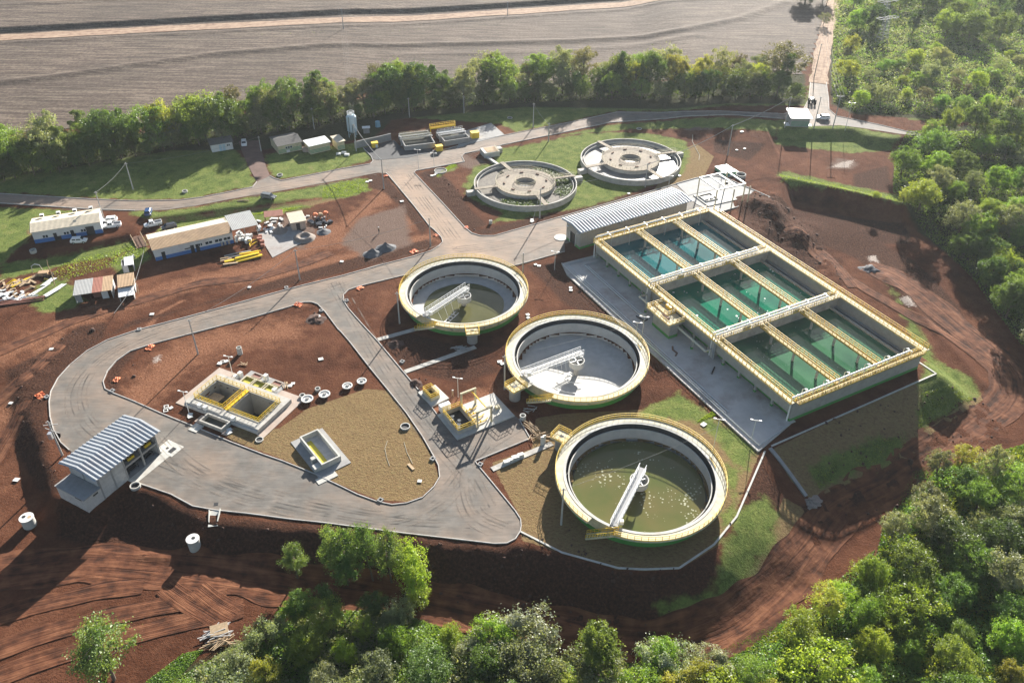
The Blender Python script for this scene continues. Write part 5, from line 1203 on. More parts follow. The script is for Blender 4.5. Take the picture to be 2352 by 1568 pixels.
# sheds in the material yard
def shed(lab, o, rz, w, d, h, roofs, openf=True, slope=.35, wallm='block_wall', base=0):
    t = thing('shed', lab, 'shed', o, rz, 'small sheds in the material yard')
    part(t, 'wall', wallm, (0,w,d-.12,d,0,h),(0,.12,0,d-.12,0,h),(w-.12,w,0,d-.12,0,h))
    if openf: part(t, 'shade_sheet', 'dark', (.12,w-.12,d-.2,d-.121,0,h-.05))  # near-black sheet before the back wall, in place of the shade inside
    else:
        part(t, 'wall', wallm, (.12,w-.12,0,.12,0,h)); door(t, w*.4, w*.4+.85, 2.0)
    for x0, x1, m in roofs: sheet_roof(t, x0, x1, -.5, d+.3, h+.05, h+.05+slope, m, .3, 'roof_sheet')
    return t
q = gt(*( (1003/4.3556)*.69689, (660+1320/4.3556)*.69689)); 
t = shed('open shed with grey, red and pink roof sheets side by side', Vector((-100.8,158.0,0)), R(18), 8.0, 5.4, 2.4, [(-.2,3.8,'roof_grey'),(3.8,5.95,'roof_rust'),(5.95,8.2,'roof_tan')])
part(t, 'board_panel', 'white_wall', (5.6,7.0,.3,.42,0,2.2)); part(t, 'board_panel', 'roof_grey', (.2,1.3,.2,.3,0,2.2)); part(t, 'board_panel', 'rust', (3.6,5.2,1.4,1.5,0,2.2))
t = shed('narrow shed with patched tan board roof, right of the red roofed shed', Vector((-92.0,161.6,0)), R(22), 3.4, 4.6, 2.3, [(-.2,3.6,'roof_tan')])
t = shed('low lean-to with white ribbed tin roof in front of the tan shed', Vector((-91.0,158.8,0)), R(22), 3.2, 2.6, 1.5, [(-.1,3.4,'white_metal')])
t = shed('tiny hut with white roof and dark open doorway, behind the tan shed', Vector((-95.0,171.2,0)), R(22), 2.6, 2.9, 2.2, [(.6,2.8,'white_metal')])
part(t, 'board_panel', 'white_wall', (.1,1.3,.1,.2,0,1.9))
# brick store house + rusty lean-to
t = thing('store_house', 'small pale brick store house with tan roof and one dark door', 'house', Vector((-58.6,193.0,0)), R(24), None)
part(t, 'wall', 'brick_wall', (0,3.7,0,.15,0,2.5),(0,3.7,4.7,4.85,0,2.5),(0,.15,.15,4.7,0,2.5),(3.55,3.7,.15,4.7,0,2.5)); door(t, 1.2, 2.2, 2.0); sheet_roof(t, -.3, 4.0, -.3, 5.1, 2.5, 2.9, 'roof_fibre', .3, 'roof')
t = thing('lean_to', 'rusty red lean-to roof on posts left of the brick store house', 'lean-to', Vector((-66.6,196.3,0)), R(16))
sheet_roof(t, 0, 5.0, 0, 2.8, 2.2, 2.6, 'roof_rust', .3, 'roof')
for x in (.2,4.8):
    for y in (.2,2.6):
        b = MB(); b.beam((x,y,0),(x,y,2.25),.12); b.build('post', M['wood_dark'], t)
b = MB(); b.prism([gt(*p) for p in ((592,536),(668,520),(712,540),(690,560),(626,592))], -.1, .10); struct(b.build('pavement', mat('yard_slab', (0.33,0.31,0.29), .9, dirt=(0.22,0.15,0.12), dirt_amt=.6)))
# hut, control house, plant rooms, on the upper lawn
o = gt(487.9,350.5); e = gt(532.7,343); rz = math.atan2(e.y-o.y, e.x-o.x)
t = thing('garden_hut', 'small white hut with two pale blue doors below the tree belt', 'hut', o, rz)
part(t, 'wall', 'white_wall', (0,6.4,0,.15,0,2.4),(0,6.4,3.3,3.45,0,2.4),(0,.15,.15,3.3,0,2.4),(6.25,6.4,.15,3.3,0,2.4)); door(t, 2.3, 3.1, 2.0, 'silo_blue'); door(t, 3.3, 4.1, 2.0, 'silo_blue'); window(t, 4.6, 5.6, 1.2, 1.9); sheet_roof(t, -.4, 6.8, -.4, 3.8, 2.45, 3.0, 'roof_dark', .3, 'roof')
def plant_room(lab, name, o, rz, w, d, h, roof, stripes, rise=.2, over=.35, base_z=0):
    t = thing(name, lab, 'building', o, rz)
    part(t, 'wall', 'cream_paint' if name != 'gatehouse' else 'grey_paint', (0,w,0,.15,0,h),(0,w,d-.15,d,0,h),(0,.15,.15,d-.15,0,h),(w-.15,w,.15,d-.15,0,h))
    for k in range(stripes): part(t, 'stripe', 'green_pale', (-.012,w+.012,-.012,.0,.35+.42*k,.55+.42*k))
    if roof in ('roof_dark',): sheet_roof(t, -over, w+over, -over, d*.5, h, h+1.0, roof, .35, 'roof_slope'); sheet_roof(t, -over, w+over, d*.5, d+over, h+1.0, h, roof, .35, 'roof_slope')
    else: 
        b = MB(); b.add([(-over,-over,h),(w+over,-over,h),(w+over,d+over,h+rise),(-over,d+over,h+rise),(-over,-over,h+.15),(w+over,-over,h+.15),(w+over,d+over,h+rise+.15),(-over,d+over,h+rise+.15)],[(3,2,1,0),(4,5,6,7),(0,1,5,4),(1,2,6,5),(2,3,7,6),(3,0,4,7)]); b.build('roof', M[roof], t)
    return t
t = plant_room('cream control house with dark gabled roof and green stripes', 'control_house', Vector((-72.6,238.9,hz(-72.6,238.9))), R(31), 7.4, 8.0, 2.7, 'roof_dark', 3); window(t, 2.2, 4.4, 1.3, 2.1, panes=3); part(t, 'air_conditioner', 'white_metal', (2.4,3.4,-.5,-.06,.3,1.0))
t = plant_room('plant room with bright white flat roof and green stripes beside the control house', 'plant_room', Vector((-63.2,240.2,hz(-63,240))), R(33), 6.6, 4.4, 2.7, 'white_metal', 3)
t = plant_room('narrow plant room with tan flat roof, between the white roof and the silo', 'plant_room', Vector((-55.4,244.5,hz(-55,244))), R(33), 2.3, 4.6, 2.7, 'roof_fibre', 3)
b = MB(); b.cyl(1.1,0,1.2,16); o = b.build('round_kiosk', M['brick_wall']); o.location = gt(703,347); tag(o, 'round brick kiosk squeezed between the control house and white plant room', 'kiosk')
# silo
o = gt(811,313); t = thing('chemical_silo', 'tall pale blue cylindrical silo with railed white top', 'silo', o)
b = MB(); b.cyl(1.6,2.0,6.7,32); b.cyl(1.6,6.7,7.3,32,r1=1.1); b.cyl(.7,1.2,2.0,24,r1=1.6); b.build('shell', M['silo_blue'], t)
for k in range(4):
    b = MB(); p = pol(1.5,k*90+45,0); b.beam(p, p+Vector((0,0,2.3)), .2); b.build('leg', M['silo_blue'], t)
b = MB(); b.rail([pol(1.15,k*30,7.3) for k in range(12)], 1.0, 9, .04, closed=True, kick=False); b.build('railing', M['white_metal'], t)
b = MB(); b.tube([pol(1.68,250,1.5),pol(1.68,250,7.0)],.07,6); b.tube([pol(1.68,285,2.0),pol(1.68,285,4.6)],.09,6); b.build('pipe', M['car_dark'], t)
b = MB(); b.box(-.4,.4,-.4,.4,7.3,7.9); b.build('filter_box', M['white_metal'], t)
# retaining wall and forecourt, the two grey basins
for pts, lab in (([(-50.5,246.5),(-47,249.0),(-43.5,251.0),(-39.9,253.6)], 'grey concrete retaining wall behind the dark forecourt, below the silo'),):
    b = MB(); q = [Vector((*p, 1.1)) for p in pts]
    for a, c in zip(q, q[1:]): b.beam(a, c, .3, 2.4)
    tag(b.build('retaining_wall', M['concrete_grey']), lab, 'wall')
def basin(lab, o, rz, w, d, h, xw):
    t = thing('grit_basin', lab, 'basin', o, rz, 'grey grit basins on the upper road')
    part(t, 'wall', 'concrete_grey', (0,w,0,.3,-.2,h),(0,w,d-.3,d,-.2,h),(0,.3,.3,d-.3,-.2,h),(w-.3,w,.3,d-.3,-.2,h)); part(t, 'water', 'sludge', (.3,w-.3,.3,d-.3,-.1,h-.9))
    for y in (d*.55, d*.75): part(t, 'catwalk', 'galv', (-.4,w+.4,y-.4,y+.4,h+.05,h+.2))
    b = MB(); b.rail([(0,d*.55-.35,h+.2),(w,d*.55-.35,h+.2)], 1.0, 1.2, .03); b.rail([(0,d*.75+.35,h+.2),(w,d*.75+.35,h+.2)], 1.0, 1.2, .03); b.build('catwalk_railing', M['cream_paint'] if w > 9 else M['galv'], t)
    part(t, 'gate_frame', 'galv', (-.5,-.1,d*.4,d*.4+.25,0,h+1.4))
    return t
t = basin('left grey grit basin with railed catwalks, beside the dark forecourt', Vector((-34.4,245.2,0)), R(18), 9.8, 10.5, 1.6, 0)
t = basin('right grey grit basin with high yellow railed platform behind it', Vector((-22.2,249.2,0)), R(23), 8.6, 9.0, 1.7, 0)
part(t, 'upper_platform', 'yellow', (-1.6,7.2,9.6,10.8,2.2,2.5)); b = MB(); b.rail([(-1.5,9.7,2.5),(7.1,9.7,2.5),(7.1,10.7,2.5),(-1.5,10.7,2.5)],1.1,.9,.035,closed=True); b.build('platform_railing', M['yellow'], t)
for x in (-1.4,7.0): part(t, 'platform_leg', 'yellow', (x,x+.2,10.2,10.4,0,2.2))
part(t, 'inner_wall', 'concrete', (.5,8.2,3.0,3.25,0,1.72))
b = MB(); b.prism([at(*p) for p in ((1048,343),(1078,331),(1130,318),(1160,311),(1128,283),(1066,302))], -.2, .1); struct(b.build('pavement', M['concrete_grey']))
b = MB(); b.prism([at(*p) for p in ((836,341),(905,323),(930,346),(992,341),(1000,348),(940,362),(870,368),(858,366))], -.1, .075); struct(b.build('forecourt', mat('dark_paving', (0.045,0.046,0.050), .85, var=.2, dirt=(0.09,0.085,0.08), dirt_amt=.5)))
for (x, y, s), lab in zip(((-44.4,248.1,1.0),(-23.7,245.9,1.05),(-12.9,256.4,1.25)), ('yellow box cover on the dark forecourt beside the retaining wall','yellow box cover between the two grey basins','yellow box cover at the right end of the right basin')):
    t = thing('yellow_box', lab, 'box', (x,y,hz(x,y)), R(20), 'yellow box covers by the basins'); part(t, 'body', 'yellow', (-1*s,1*s,-.8*s,.8*s,0,1.5*s)); part(t, 'lid', 'yellow', (-1.08*s,1.08*s,-.88*s,.88*s,1.5*s,1.62*s))
b = MB(); b.prism([gt(*p) for p in ((715,296),(742,294),(753,302),(742,309),(720,311))], .0, .12); tag(b.build('yellow_tarpaulin', M['yellow']), 'flat yellow tarpaulin on the ground behind the plant room', 'tarpaulin')
for u, v, m, lab, r in ((868,291,'blue_plastic','small blue plastic water tank near the tree belt',.9),):
    b = MB(); b.cyl(r,0,1.8,20,r1=r*.9); b.cyl(r*.9,1.8,2.0,20,r1=r*.4); o = b.build('water_tank', M[m]); o.location = gt(u,v); tag(o, lab, 'tank')
t = thing('pump_shelter', 'little grey pump shelter with white roof right of the silo', 'shelter', gt(842,305), R(10)); part(t, 'wall', 'concrete_grey', (-1,1,-.6,.6,0,1.8)); part(t, 'roof', 'white_metal', (-1.3,1.3,-.9,.9,1.8,1.95))
# gatehouse
zg = hz(91.4,262.7); t = plant_room('gatehouse with dazzling white roof and green stripes beside the entrance road', 'gatehouse', Vector((91.5,262.7,2.35)), R(-3), 5.9, 7.0, 3.0, 'white_metal', 4, .3, .6)
part(t, 'porch_slab', 'white_metal', (-1.6,-.02,.5,3.4,-.3,.12),(5.92,7.2,.8,2.6,-.3,.12)); part(t, 'plinth', 'grey_paint', (0,5.9,.01,6.9,-2.0,.0))
# covered basin and ring by the pad
t = thing('covered_basin', 'low concrete basin with bright white lid beside the pad corner', 'basin', Vector((63.4,229.2,0)), R(24)); part(t, 'body', 'green_pale', (0,4.2,0,5.2,-.1,.9)); part(t, 'lid', 'pvc_white', (-.15,4.35,-.15,5.35,.9,1.05)); part(t, 'apron', 'concrete_new', (-.3,6.0,-.8,3.5,-.2,.08))

# ------------------------------------------------------------------ storage building (front left)
u = Vector((5.8,11.1,0)).normalized(); o = Vector((-70.3,98.1,0)); t = thing('storage_building', 'tall concrete block store with ribbed metal roof and open right side', 'building', o, math.atan2(u.y,u.x))
L, D, H = 12.7, 7.2, 5.4
z0 = -1.2
for x0, x1 in ((.3,2.65),(2.95,5.2)): part(t, 'wall_panel', 'block_wall', (x0,x1,.05,.25,z0,H))
for x in (0,2.65,5.2,8.95,12.4): part(t, 'column', 'concrete_grey', (x,x+.3,0,.32,z0,H))
part(t, 'wall', 'block_wall', (0,L,D-.2,D,z0,H)); part(t, 'end_wall', 'block_wall', (.05,.25,.32,D-.2,z0,H)); part(t, 'end_wall', 'block_wall', (L-.25,L-.05,.32,D-.2,z0,H))
part(t, 'end_column', 'concrete_grey', (-.02,.25,D*.5,D*.5+.3,z0,H)); part(t, 'floor', 'concrete_grey', (.25,L-.25,.1,D-.2,-.3,.06)); part(t, 'mezzanine_beam', 'concrete_grey', (5.5,12.4,.02,.3,2.55,2.95)); part(t, 'mezzanine_floor', 'concrete_grey', (5.5,12.4,.32,D-.2,2.6,2.8)); part(t, 'inner_wall', 'block_wall', (5.2,5.35,.35,D-.2,0,H))
g = MB()
for x in (.05,L-.25): g.add([(x,0,H),(x,D,H),(x,D/2,H+.75),(x+.2,0,H),(x+.2,D,H),(x+.2,D/2,H+.75)],[(0,2,1),(3,4,5),(0,3,5,2),(1,2,5,4)])
g.build('gable', M['block_wall'], t)
corrugated_roof(t, -.9, L+.7, -1.0, D+1.0, D/2, H+1.0, .85, .85, 18, M['roof_sheet'], .15)
an = part(t, 'annex', 'block_wall', (-3.3,0,.0,D-.2,z0-1.2,2.75)); part(an, 'annex_roof', 'concrete_grey', (-3.45,-.01,-.15,D,2.75,2.9)); part(an, 'vent', 'dark', (-3.31,-3.29,.8,2.4,2.2,2.5),(-1.6,-.6,-.01,.0,2.1,2.45))
for x in (6.6,10.4):
    b = MB(); b.box(x,x+1.4,.5,.8,3.0,3.5); b.build('yellow_hoist', M['yellow'], t)
part(t, 'apron', 'concrete_new', (5.0,13.0,-1.9,-.01,-.3,.05),(13.0,16.0,-2.4,1.6,-.3,.05)); part(t, 'drain_pit', 'dark', (13.6,15.0,-1.6,-.7,.052,.07)); part(t, 'drain_pit', 'dark', (14.0,14.5,-.2,.3,.052,.07))
sb_o, sb_r = o.copy(), math.atan2(u.y,u.x)
def in_sb(x, y, z=0): return Vector((sb_o.x+math.cos(sb_r)*x-math.sin(sb_r)*y, sb_o.y+math.sin(sb_r)*x+math.cos(sb_r)*y, z))
for k, (x, lab) in enumerate(((6.3,'dark steel frame stored in the front open bay of the store'),(9.8,'dark steel frame stored in the rear open bay of the store'))):
    t = thing('steel_frame', lab, 'frame', in_sb(x,.9,.06), sb_r, 'steel frames inside the store')  # steel frames of bent tube, stored in the open bays
    b = MB()
    for y in (0,1.2): b.tube([(0,y,0),(0,y,.9),(.4,y,1.2),(1.6,y,1.2),(2.0,y,.9),(2.0,y,0)],.07,6)
    b.beam((0,0,.6),(0,1.2,.6),.08); b.beam((2,0,.6),(2,1.2,.6),.08); b.build('tube_frame', M['car_dark'], t); part(t, 'tray', 'car_dark', (.1,1.9,.1,1.1,.3,.4))

# timber stair on the terrace bank
o = gt(452,573) if False else gt(456,568)
a, c = gt(*( (1955/4.3556)*.69689, (660+520/4.3556)*.69689 )), gt(*( (2040/4.3556)*.69689, (660+680/4.3556)*.69689 ))
t = thing('bank_stair', 'timber stair with rails climbing the grass bank beside the workshop', 'stair', (0,0,0)); d = (c-a).normalized(); s = Vector((-d.y,d.x,0)).normalized()
a.z = hz(a.x,a.y)+.1; c.z = hz(c.x,c.y)+.1
for k in range(11):
    q = a.lerp(c, (k+.5)/11); b = MB(); b.beam(q-s*1.2, q+s*1.2, .42, .09); b.build('step', M['wood_dark'], t)
for sg in (-1.25,1.25):
    b = MB(); b.rail([a+s*sg, c+s*sg], .9, 1.6, .04, kick=False); b.build('handrail', M['wood'], t)

# ------------------------------------------------------------------ vehicles
def loft(sections, m, name, parent, smooth=False):
    """sections: list of (x, [(y,z)...]) closed rings"""
    b = MB(); n = len(sections[0][1]); vs = [(x, y, z) for x, rg in sections for y, z in rg]; fs = []
    for i in range(len(sections)-1):
        for k in range(n): fs.append((i*n+k, i*n+(k+1) % n, (i+1)*n+(k+1) % n, (i+1)*n+k))
    fs.append(tuple(range(n))[::-1]); fs.append(tuple((len(sections)-1)*n+k for k in range(n)))
    b.add(vs, fs); return b.build(name, m, parent, smooth)
def body_ring(w, zb, zt, ch=.12): return [(-w+.05,zb),(w-.05,zb),(w,zb+.15),(w,zt-ch),(w-ch*.8,zt),(-w+ch*.8,zt),(-w,zt-ch),(-w,zb+.15)]
def cab_ring(w0, w1, zb, zt): return [(-w0,zb),(w0,zb),(w1+.03,zt-.08),(w1-.06,zt),(-w1+.06,zt),(-w1-.03,zt-.08)]
def car(lab, kind, paint, p, q, name='parked_car', group='cars and pickups parked on site'):
    """front at p, rear at q (ground points)"""
    d = (p-q); L = {'hatch':3.95,'suv':4.5,'pickup':4.6,'wagon':4.4}[kind]; c = (p+q)/2; c.z = hz(c.x,c.y)+.02
    t = thing(name if kind != 'pickup' else 'pickup_truck', lab, 'pickup' if kind == 'pickup' else 'car', c, math.atan2(d.y,d.x), group)
    h = L/2; w = .86; hood = .92 if kind != 'suv' else 1.05; rf = 1.48 if kind not in ('suv','pickup') else 1.68
    m = M[paint]; sec = [(-h,body_ring(w*.9,.42,.82)),(-h+.25,body_ring(w,.3,hood+.02)),(-h*.45,body_ring(w,.26,hood+.05)),(h*.35,body_ring(w,.26,hood+.02)),(h-.45,body_ring(w*.97,.3,hood-.1)),(h-.05,body_ring(w*.85,.4,.72))]
    body = loft(sec, m, 'body', t)
    if kind == 'pickup': x0, x1, x2, x3 = -.35, -.2, .75, 1.35
    elif kind == 'wagon': x0, x1, x2, x3 = -h+.05, -h+.3, .55, 1.15
    else: x0, x1, x2, x3 = -h+.08, -h+.5, .55, 1.2
    cb = loft([(x0,cab_ring(w-.06,w-.14,hood,hood+.12)),(x1,cab_ring(w-.05,w-.18,hood,rf)),(x2,cab_ring(w-.05,w-.18,hood,rf)),(x3,cab_ring(w-.06,w-.14,hood-.02,hood+.05))], m, 'cabin', t)
    # windows: windscreen, rear window, side windows
    ws = MB(); ws.add([(x3-.02,-w+.2,hood+.09),(x3-.02,w-.2,hood+.09),(x2+.08,w-.28,rf-.02),(x2+.08,-w+.28,rf-.02)],[(0,1,2,3)]); ws.v = [(x+.03,y,z+.03) for x,y,z in ws.v]; ws.build('windscreen', M['glass'], cb)
    rw = MB(); rw.add([(x0+.02,-w+.2,hood+.16),(x0+.02,w-.2,hood+.16),(x1-.05,w-.28,rf-.05),(x1-.05,-w+.28,rf-.05)],[(3,2,1,0)]); rw.v = [(x-.03,y,z+.02) for x,y,z in rw.v]; rw.build('rear_window', M['glass'], cb)
    mid = (x1+x2)/2
    for s in (-1,1):
        for a, c2 in ((x1+.1,mid-.05),(mid+.05,x2+.22)):
            g = MB(); yb, yt = s*(w-.035), s*(w-.13); top2 = min(c2, x2)
            g.add([(a,yb,hood+.1),(c2,yb,hood+.1),(top2,yt,rf-.12),(a+.05,yt,rf-.12)],[(0,1,2,3) if s < 0 else (3,2,1,0)]); g.build('side_window', M['glass'], cb)
        for x in (-h*.62, h*.62):
            wh = MB(); n = 16; r = .33
            vs = [(x+r*math.cos(k*2*math.pi/n), s*(w-.16), .33+r*math.sin(k*2*math.pi/n)) for k in range(n)]+[(x+r*math.cos(k*2*math.pi/n), s*(w+.02), .33+r*math.sin(k*2*math.pi/n)) for k in range(n)]
            wh.add(vs, [(k,(k+1)%n,n+(k+1)%n,n+k) for k in range(n)]+[tuple(range(n,2*n)),tuple(range(n))[::-1]]); wo_ = wh.build('wheel', M['black'], t)
            rm = MB(); y = s*(w+.03); rm.add([(x+.19*math.cos(k*.785), y, .33+.19*math.sin(k*.785)) for k in range(8)],[tuple(range(8))]); rm.build('rim', M['galv'], wo_)
        part(t, 'headlight', 'pvc_white', (h-.16,h-.0,min(s*.45,s*.72),max(s*.45,s*.72),.62,.76)); part(t, 'tail_light', 'roof_rust', (-h-.01,-h+.1,min(s*.5,s*.74),max(s*.5,s*.74),.66,.82))
    if kind == 'pickup':
        part(t, 'load_bed', 'car_dark', (-h+.12,-.45,-w+.14,w-.14,hood-.0,hood+.075))
        for s in (-1,1): part(t, 'bed_side', m, (-h+.05,-.4,min(s*(w-.12),s*w),max(s*(w-.12),s*w),hood,hood+.2))
        part(t, 'tailgate', m, (-h+.02,-h+.12,-w+.12,w-.12,hood-.1,hood+.2))
    return t
def k3(x, y): return gt(x/4.3556*.69689, (660+y/4.3556)*.69689)
def k4(x, y): return gt((460+x/3.5636)*.69689, (660+y/3.5636)*.69689)
def k1(x, y): return gt((660+x/4.3556)*.69689, (340+y/4.3556)*.69689)
car('white hatchback parked in the shade right in front of the site office', 'hatch', 'car_white', k3(1250,600), k3(1035,612))
car('white hatchback parked tight behind the white pickup by the site office end', 'hatch', 'car_white', k3(1470,320), k3(1690,300))
car('white pickup with dark load bed at the right end of the site office', 'pickup', 'car_white', k3(1490,400), k3(1740,372))
car('dark blue car with pale front parked end-on behind a utility pole', 'hatch', 'car_blue', k3(2150,150), k3(2125,240))
car('white pickup with grey bed parked between blue car and workshop', 'pickup', 'car_white', k3(2085,372), k3(2315,340))
car('dark grey hatchback parked behind the tiled workshop', 'hatch', 'car_dark', k4(275,350), k4(430,318))
car('grey estate car alone on the grass verge of the upper road', 'wagon', 'car_grey', k1(1085,1385), k1(890,1345))
car('white car facing down the dirt driveway beside the white hut', 'hatch', 'car_white', k1(635,640), k1(632,565))
car('white estate car on the entrance road beside the gatehouse', 'suv', 'car_white', gt(1876,274), gt(1903,275))
# tractor on the entrance road
t = thing('tractor', 'dark open tractor seen from behind on the bright entrance road', 'tractor', gt(1864,238), R(78))
part(t, 'body', 'car_grey', (-.6,2.2,-.35,.35,.7,1.5)); part(t, 'seat', 'dark', (-.9,-.3,-.35,.35,1.4,1.9)); part(t, 'frame', 'car_dark', (-1.6,-.6,-.25,.25,.6,1.0))
for x, r, w2 in ((-1.0,.85,.55),(1.9,.6,.4)):
    for s in (-1,1):
        b = MB(); n = 18; vs = [(x+r*math.cos(k*2*math.pi/n), s*.75, r+r*math.sin(k*2*math.pi/n)) for k in range(n)]+[(x+r*math.cos(k*2*math.pi/n), s*(.75+w2), r+r*math.sin(k*2*math.pi/n)) for k in range(n)]
        b.add(vs, [(k,(k+1)%n,n+(k+1)%n,n+k) for k in range(n)]+[tuple(range(n,2*n)),tuple(range(n))[::-1]]); b.build('wheel', M['black'], t)
b = MB(); b.tube([(-.8,-.6,1.2),(-.8,-.6,2.4),(-.8,.6,2.4),(-.8,.6,1.2)],.06,6); b.build('roll_bar', M['car_dark'], t)

# ------------------------------------------------------------------ people
def person(lab, p, rz, top, legs, hat):
    v = [(0,0,.95),(0,0,1.15),(0,0,1.42),(0,0,1.56),(0,.02,1.70),(.10,0,.90),(.11,.06,.50),(.12,.0,.09),(.12,.14,.04),(-.10,0,.90),(-.13,-.10,.50),(-.12,-.22,.10),(-.12,-.08,.04),(.19,0,1.40),(.25,.03,1.12),(.22,.16,.90),(-.19,0,1.40),(-.25,-.02,1.12),(-.24,.10,.88)]
    e = [(0,1),(1,2),(2,3),(3,4),(0,5),(5,6),(6,7),(7,8),(0,9),(9,10),(10,11),(11,12),(2,13),(13,14),(14,15),(2,16),(16,17),(17,18)]
    rad = [.15,.145,.16,.06,.105,.10,.075,.05,.045,.10,.075,.05,.045,.075,.05,.035,.075,.05,.035]
    me = bpy.data.meshes.new('person'); me.from_pydata(v, e, []); o = bpy.data.objects.new('person', me); COL.objects.link(o)
    md = o.modifiers.new('skin', 'SKIN'); md.use_smooth_shade = True
    for i, r in enumerate(rad): me.skin_vertices[0].data[i].radius = (r, r)
    me.skin_vertices[0].data[0].use_root = True
    o.modifiers.new('sub', 'SUBSURF').levels = 1; o.modifiers['sub'].render_levels = 1
    dg = bpy.context.evaluated_depsgraph_get(); me2 = bpy.data.meshes.new_from_object(o.evaluated_get(dg)); o.modifiers.clear(); o.data = me2
    for mm in (M[legs], M[top], M['skin'], M['black']): me2.materials.append(mm)
    for f in me2.polygons:
        c = f.center; f.material_index = 3 if c.z < .1 else (0 if c.z < 1.0 and abs(c.x) < .2 else (2 if c.z > 1.52 or (abs(c.x) > .2 and c.z < 1.1) else 1))
    o.location = p; o.rotation_euler = (0,0,rz); tag(o, lab, 'person')
    b = MB(); b.cyl(.15,1.72,1.82,14,(0,.02),r1=.10); b.cyl(.19,1.70,1.73,14,(0,.03)); b.build('hard_hat', M[hat], o)
person('person in white top and dark trousers walking near the small hut', k3(1938,870), R(200), 'cloth_white', 'cloth_dark', 'white_metal')
person('person standing on the dusty yard above the two gravel heaps', gt(870.5,535), R(20), 'wood', 'cloth_dark', 'white_metal')
person('person in tan clothes standing between the two railed sumps', gt(1040,911), R(-60), 'wood', 'wood', 'pvc_white')

# ------------------------------------------------------------------ poles, lamps, cables
def pole(lab, bu, bv, tu, tv, kind='utility', group='concrete utility poles', hmax=None):
    p = gt(bu, bv); h = px_height(p, tu, tv)
    t = thing({'utility':'utility_pole','lamp':'street_lamp','wood':'timber_pole'}[kind], lab, {'utility':'pole','lamp':'lamp','wood':'pole'}[kind], p, 0, group)
    b = MB()
    if kind == 'utility':
        b.tube([(0,0,-.3),(0,0,h)], [.19,.11], 8); b.build('shaft', M['pole'], t)
        b = MB(); b.beam((-.45,0,h-.35),(.45,0,h-.35),.1); b.build('crossarm', M['pole'], t)
    elif kind == 'lamp':
        b.tube([(0,0,-.1),(0,0,h)], [.08,.055], 6); b.build('shaft', M['pvc_white'], t)
        b = MB(); b.beam((-.85,.2,h),(.85,-.2,h),.1,.07); b.build('arm', M['pvc_white'], t)
        for s in (-1,1):
            b = MB(); b.beam((s*.55,-.13*s,h+.08),(s*1.0,-.235*s,h+.08),.28,.1); b.build('lamp_head', M['white_metal'], t)
    else:
        b.tube([(0,0,-.1),(.25,.1,h*.45),(.12,.05,h*.75),(.35,.1,h)], [.11,.1,.08,.06], 6); b.build('shaft', M['wood'], t)
    return t, p+Vector((0,0,h-.25))
PT = {}
for key, lab, *q in [
 ('p1','concrete utility pole standing inside the loop road bend',455,812.7,434,733),
 ('p2','concrete utility pole on the outer verge above the road junction',689,642,678,573),
 ('p3','concrete utility pole at the corner of yard and main junction',989,564,985.7,501),
 ('p4','concrete utility pole beside the street mouth on the soil corner',881.7,433.3,877,365),
 ('p5','concrete utility pole between left old tank and blower building road',1239.6,501,1242,433),
 ('p6','white concrete pole in the shade left of the upper clarifier',918,742.7,913,671),
 ('p7','white concrete pole left of the dry middle clarifier',1159,894,1160.7,816),
 ('p8','white concrete pole left of the nearest clarifier',1289,1204,1295.7,1121),
 ('p9','concrete pole right behind the upper clarifier rim',1201,626,1203,581),
 ('p10','tall concrete pole in the shaded lawn below the tree belt',306,435,291.7,373),
 ('p11','rusty concrete pole between site office end and upper road',238,500,221.7,440),
 ('p12','concrete pole at the right side of the dirt driveway',600,348,592.7,313),
 ('p13','tall concrete pole in front of the pale blue silo',818.5,347,815,285),
 ('p14','thin dark pole on the verge where the upper road leaves the slab',1224.7,293,1225.7,236.7),
 ('p15','thin dark pole at the lawn edge behind the left old tank',1259.7,325,1259,283),
 ('p16','concrete pole touching the near rim of the right old tank',1481.7,430,1486.4,375),
 ('p17','concrete pole on bare soil left of the gate mound',1671,356.7,1686,286.7),
 ('p18','gate pole left of the gatehouse carrying the thick cable',1802,293.3,1816,221.7),
 ('p19','bare gate pole right of the gatehouse beside the white car',1869,295,1883,223),
 ('p20','gate pole with wide crossarm and three wires leading away',1913,293,1929.7,220),
 ('p21','utility pole on the field road in the ploughed land, left one',789,67,789,19),
 ('p22','utility pole on the field road in the ploughed land, right one',1166,37,1166,4),
 ('p23','dark utility pole beside the dirt road north of the gate',1869.7,178,1874.7,100),
 ('p24','concrete pole with transformer beside the storage building',143.3,1045,110,967),
 ('p25','thin pole at the wood edge left of the silo',857,266.7,855,232),
 ('p26','thin pole at the wood edge above the left grit basin',940.7,270,938,225),
 ('p27','thin dark pole at the wood edge above the right grit basin',1065.7,260,1065,220),
 ('p28','slim pole behind the cream control house and plant room',722,297,718,248)]:
    t, PT[key] = pole(lab, *q)
    if key in ('p20',):
        b = MB(); h = PT[key].z-t.location.z; b.beam((-1.3,0,h+.1),(1.3,0,h+.1),.16); b.build('wide_crossarm', M['concrete_new'], t)
    if key == 'p24':
        h = PT[key].z-t.location.z; part(t, 'transformer', 'galv', (-.9,-.25,-.4,.4,h*.52,h*.68)); b = MB(); b.beam((-1.1,0,h*.9),(1.3,.4,h*.9),.12); b.beam((-1.0,0,h*.82),(1.6,-.5,h*.74),.1); b.build('crossarm', M['pole'], t)
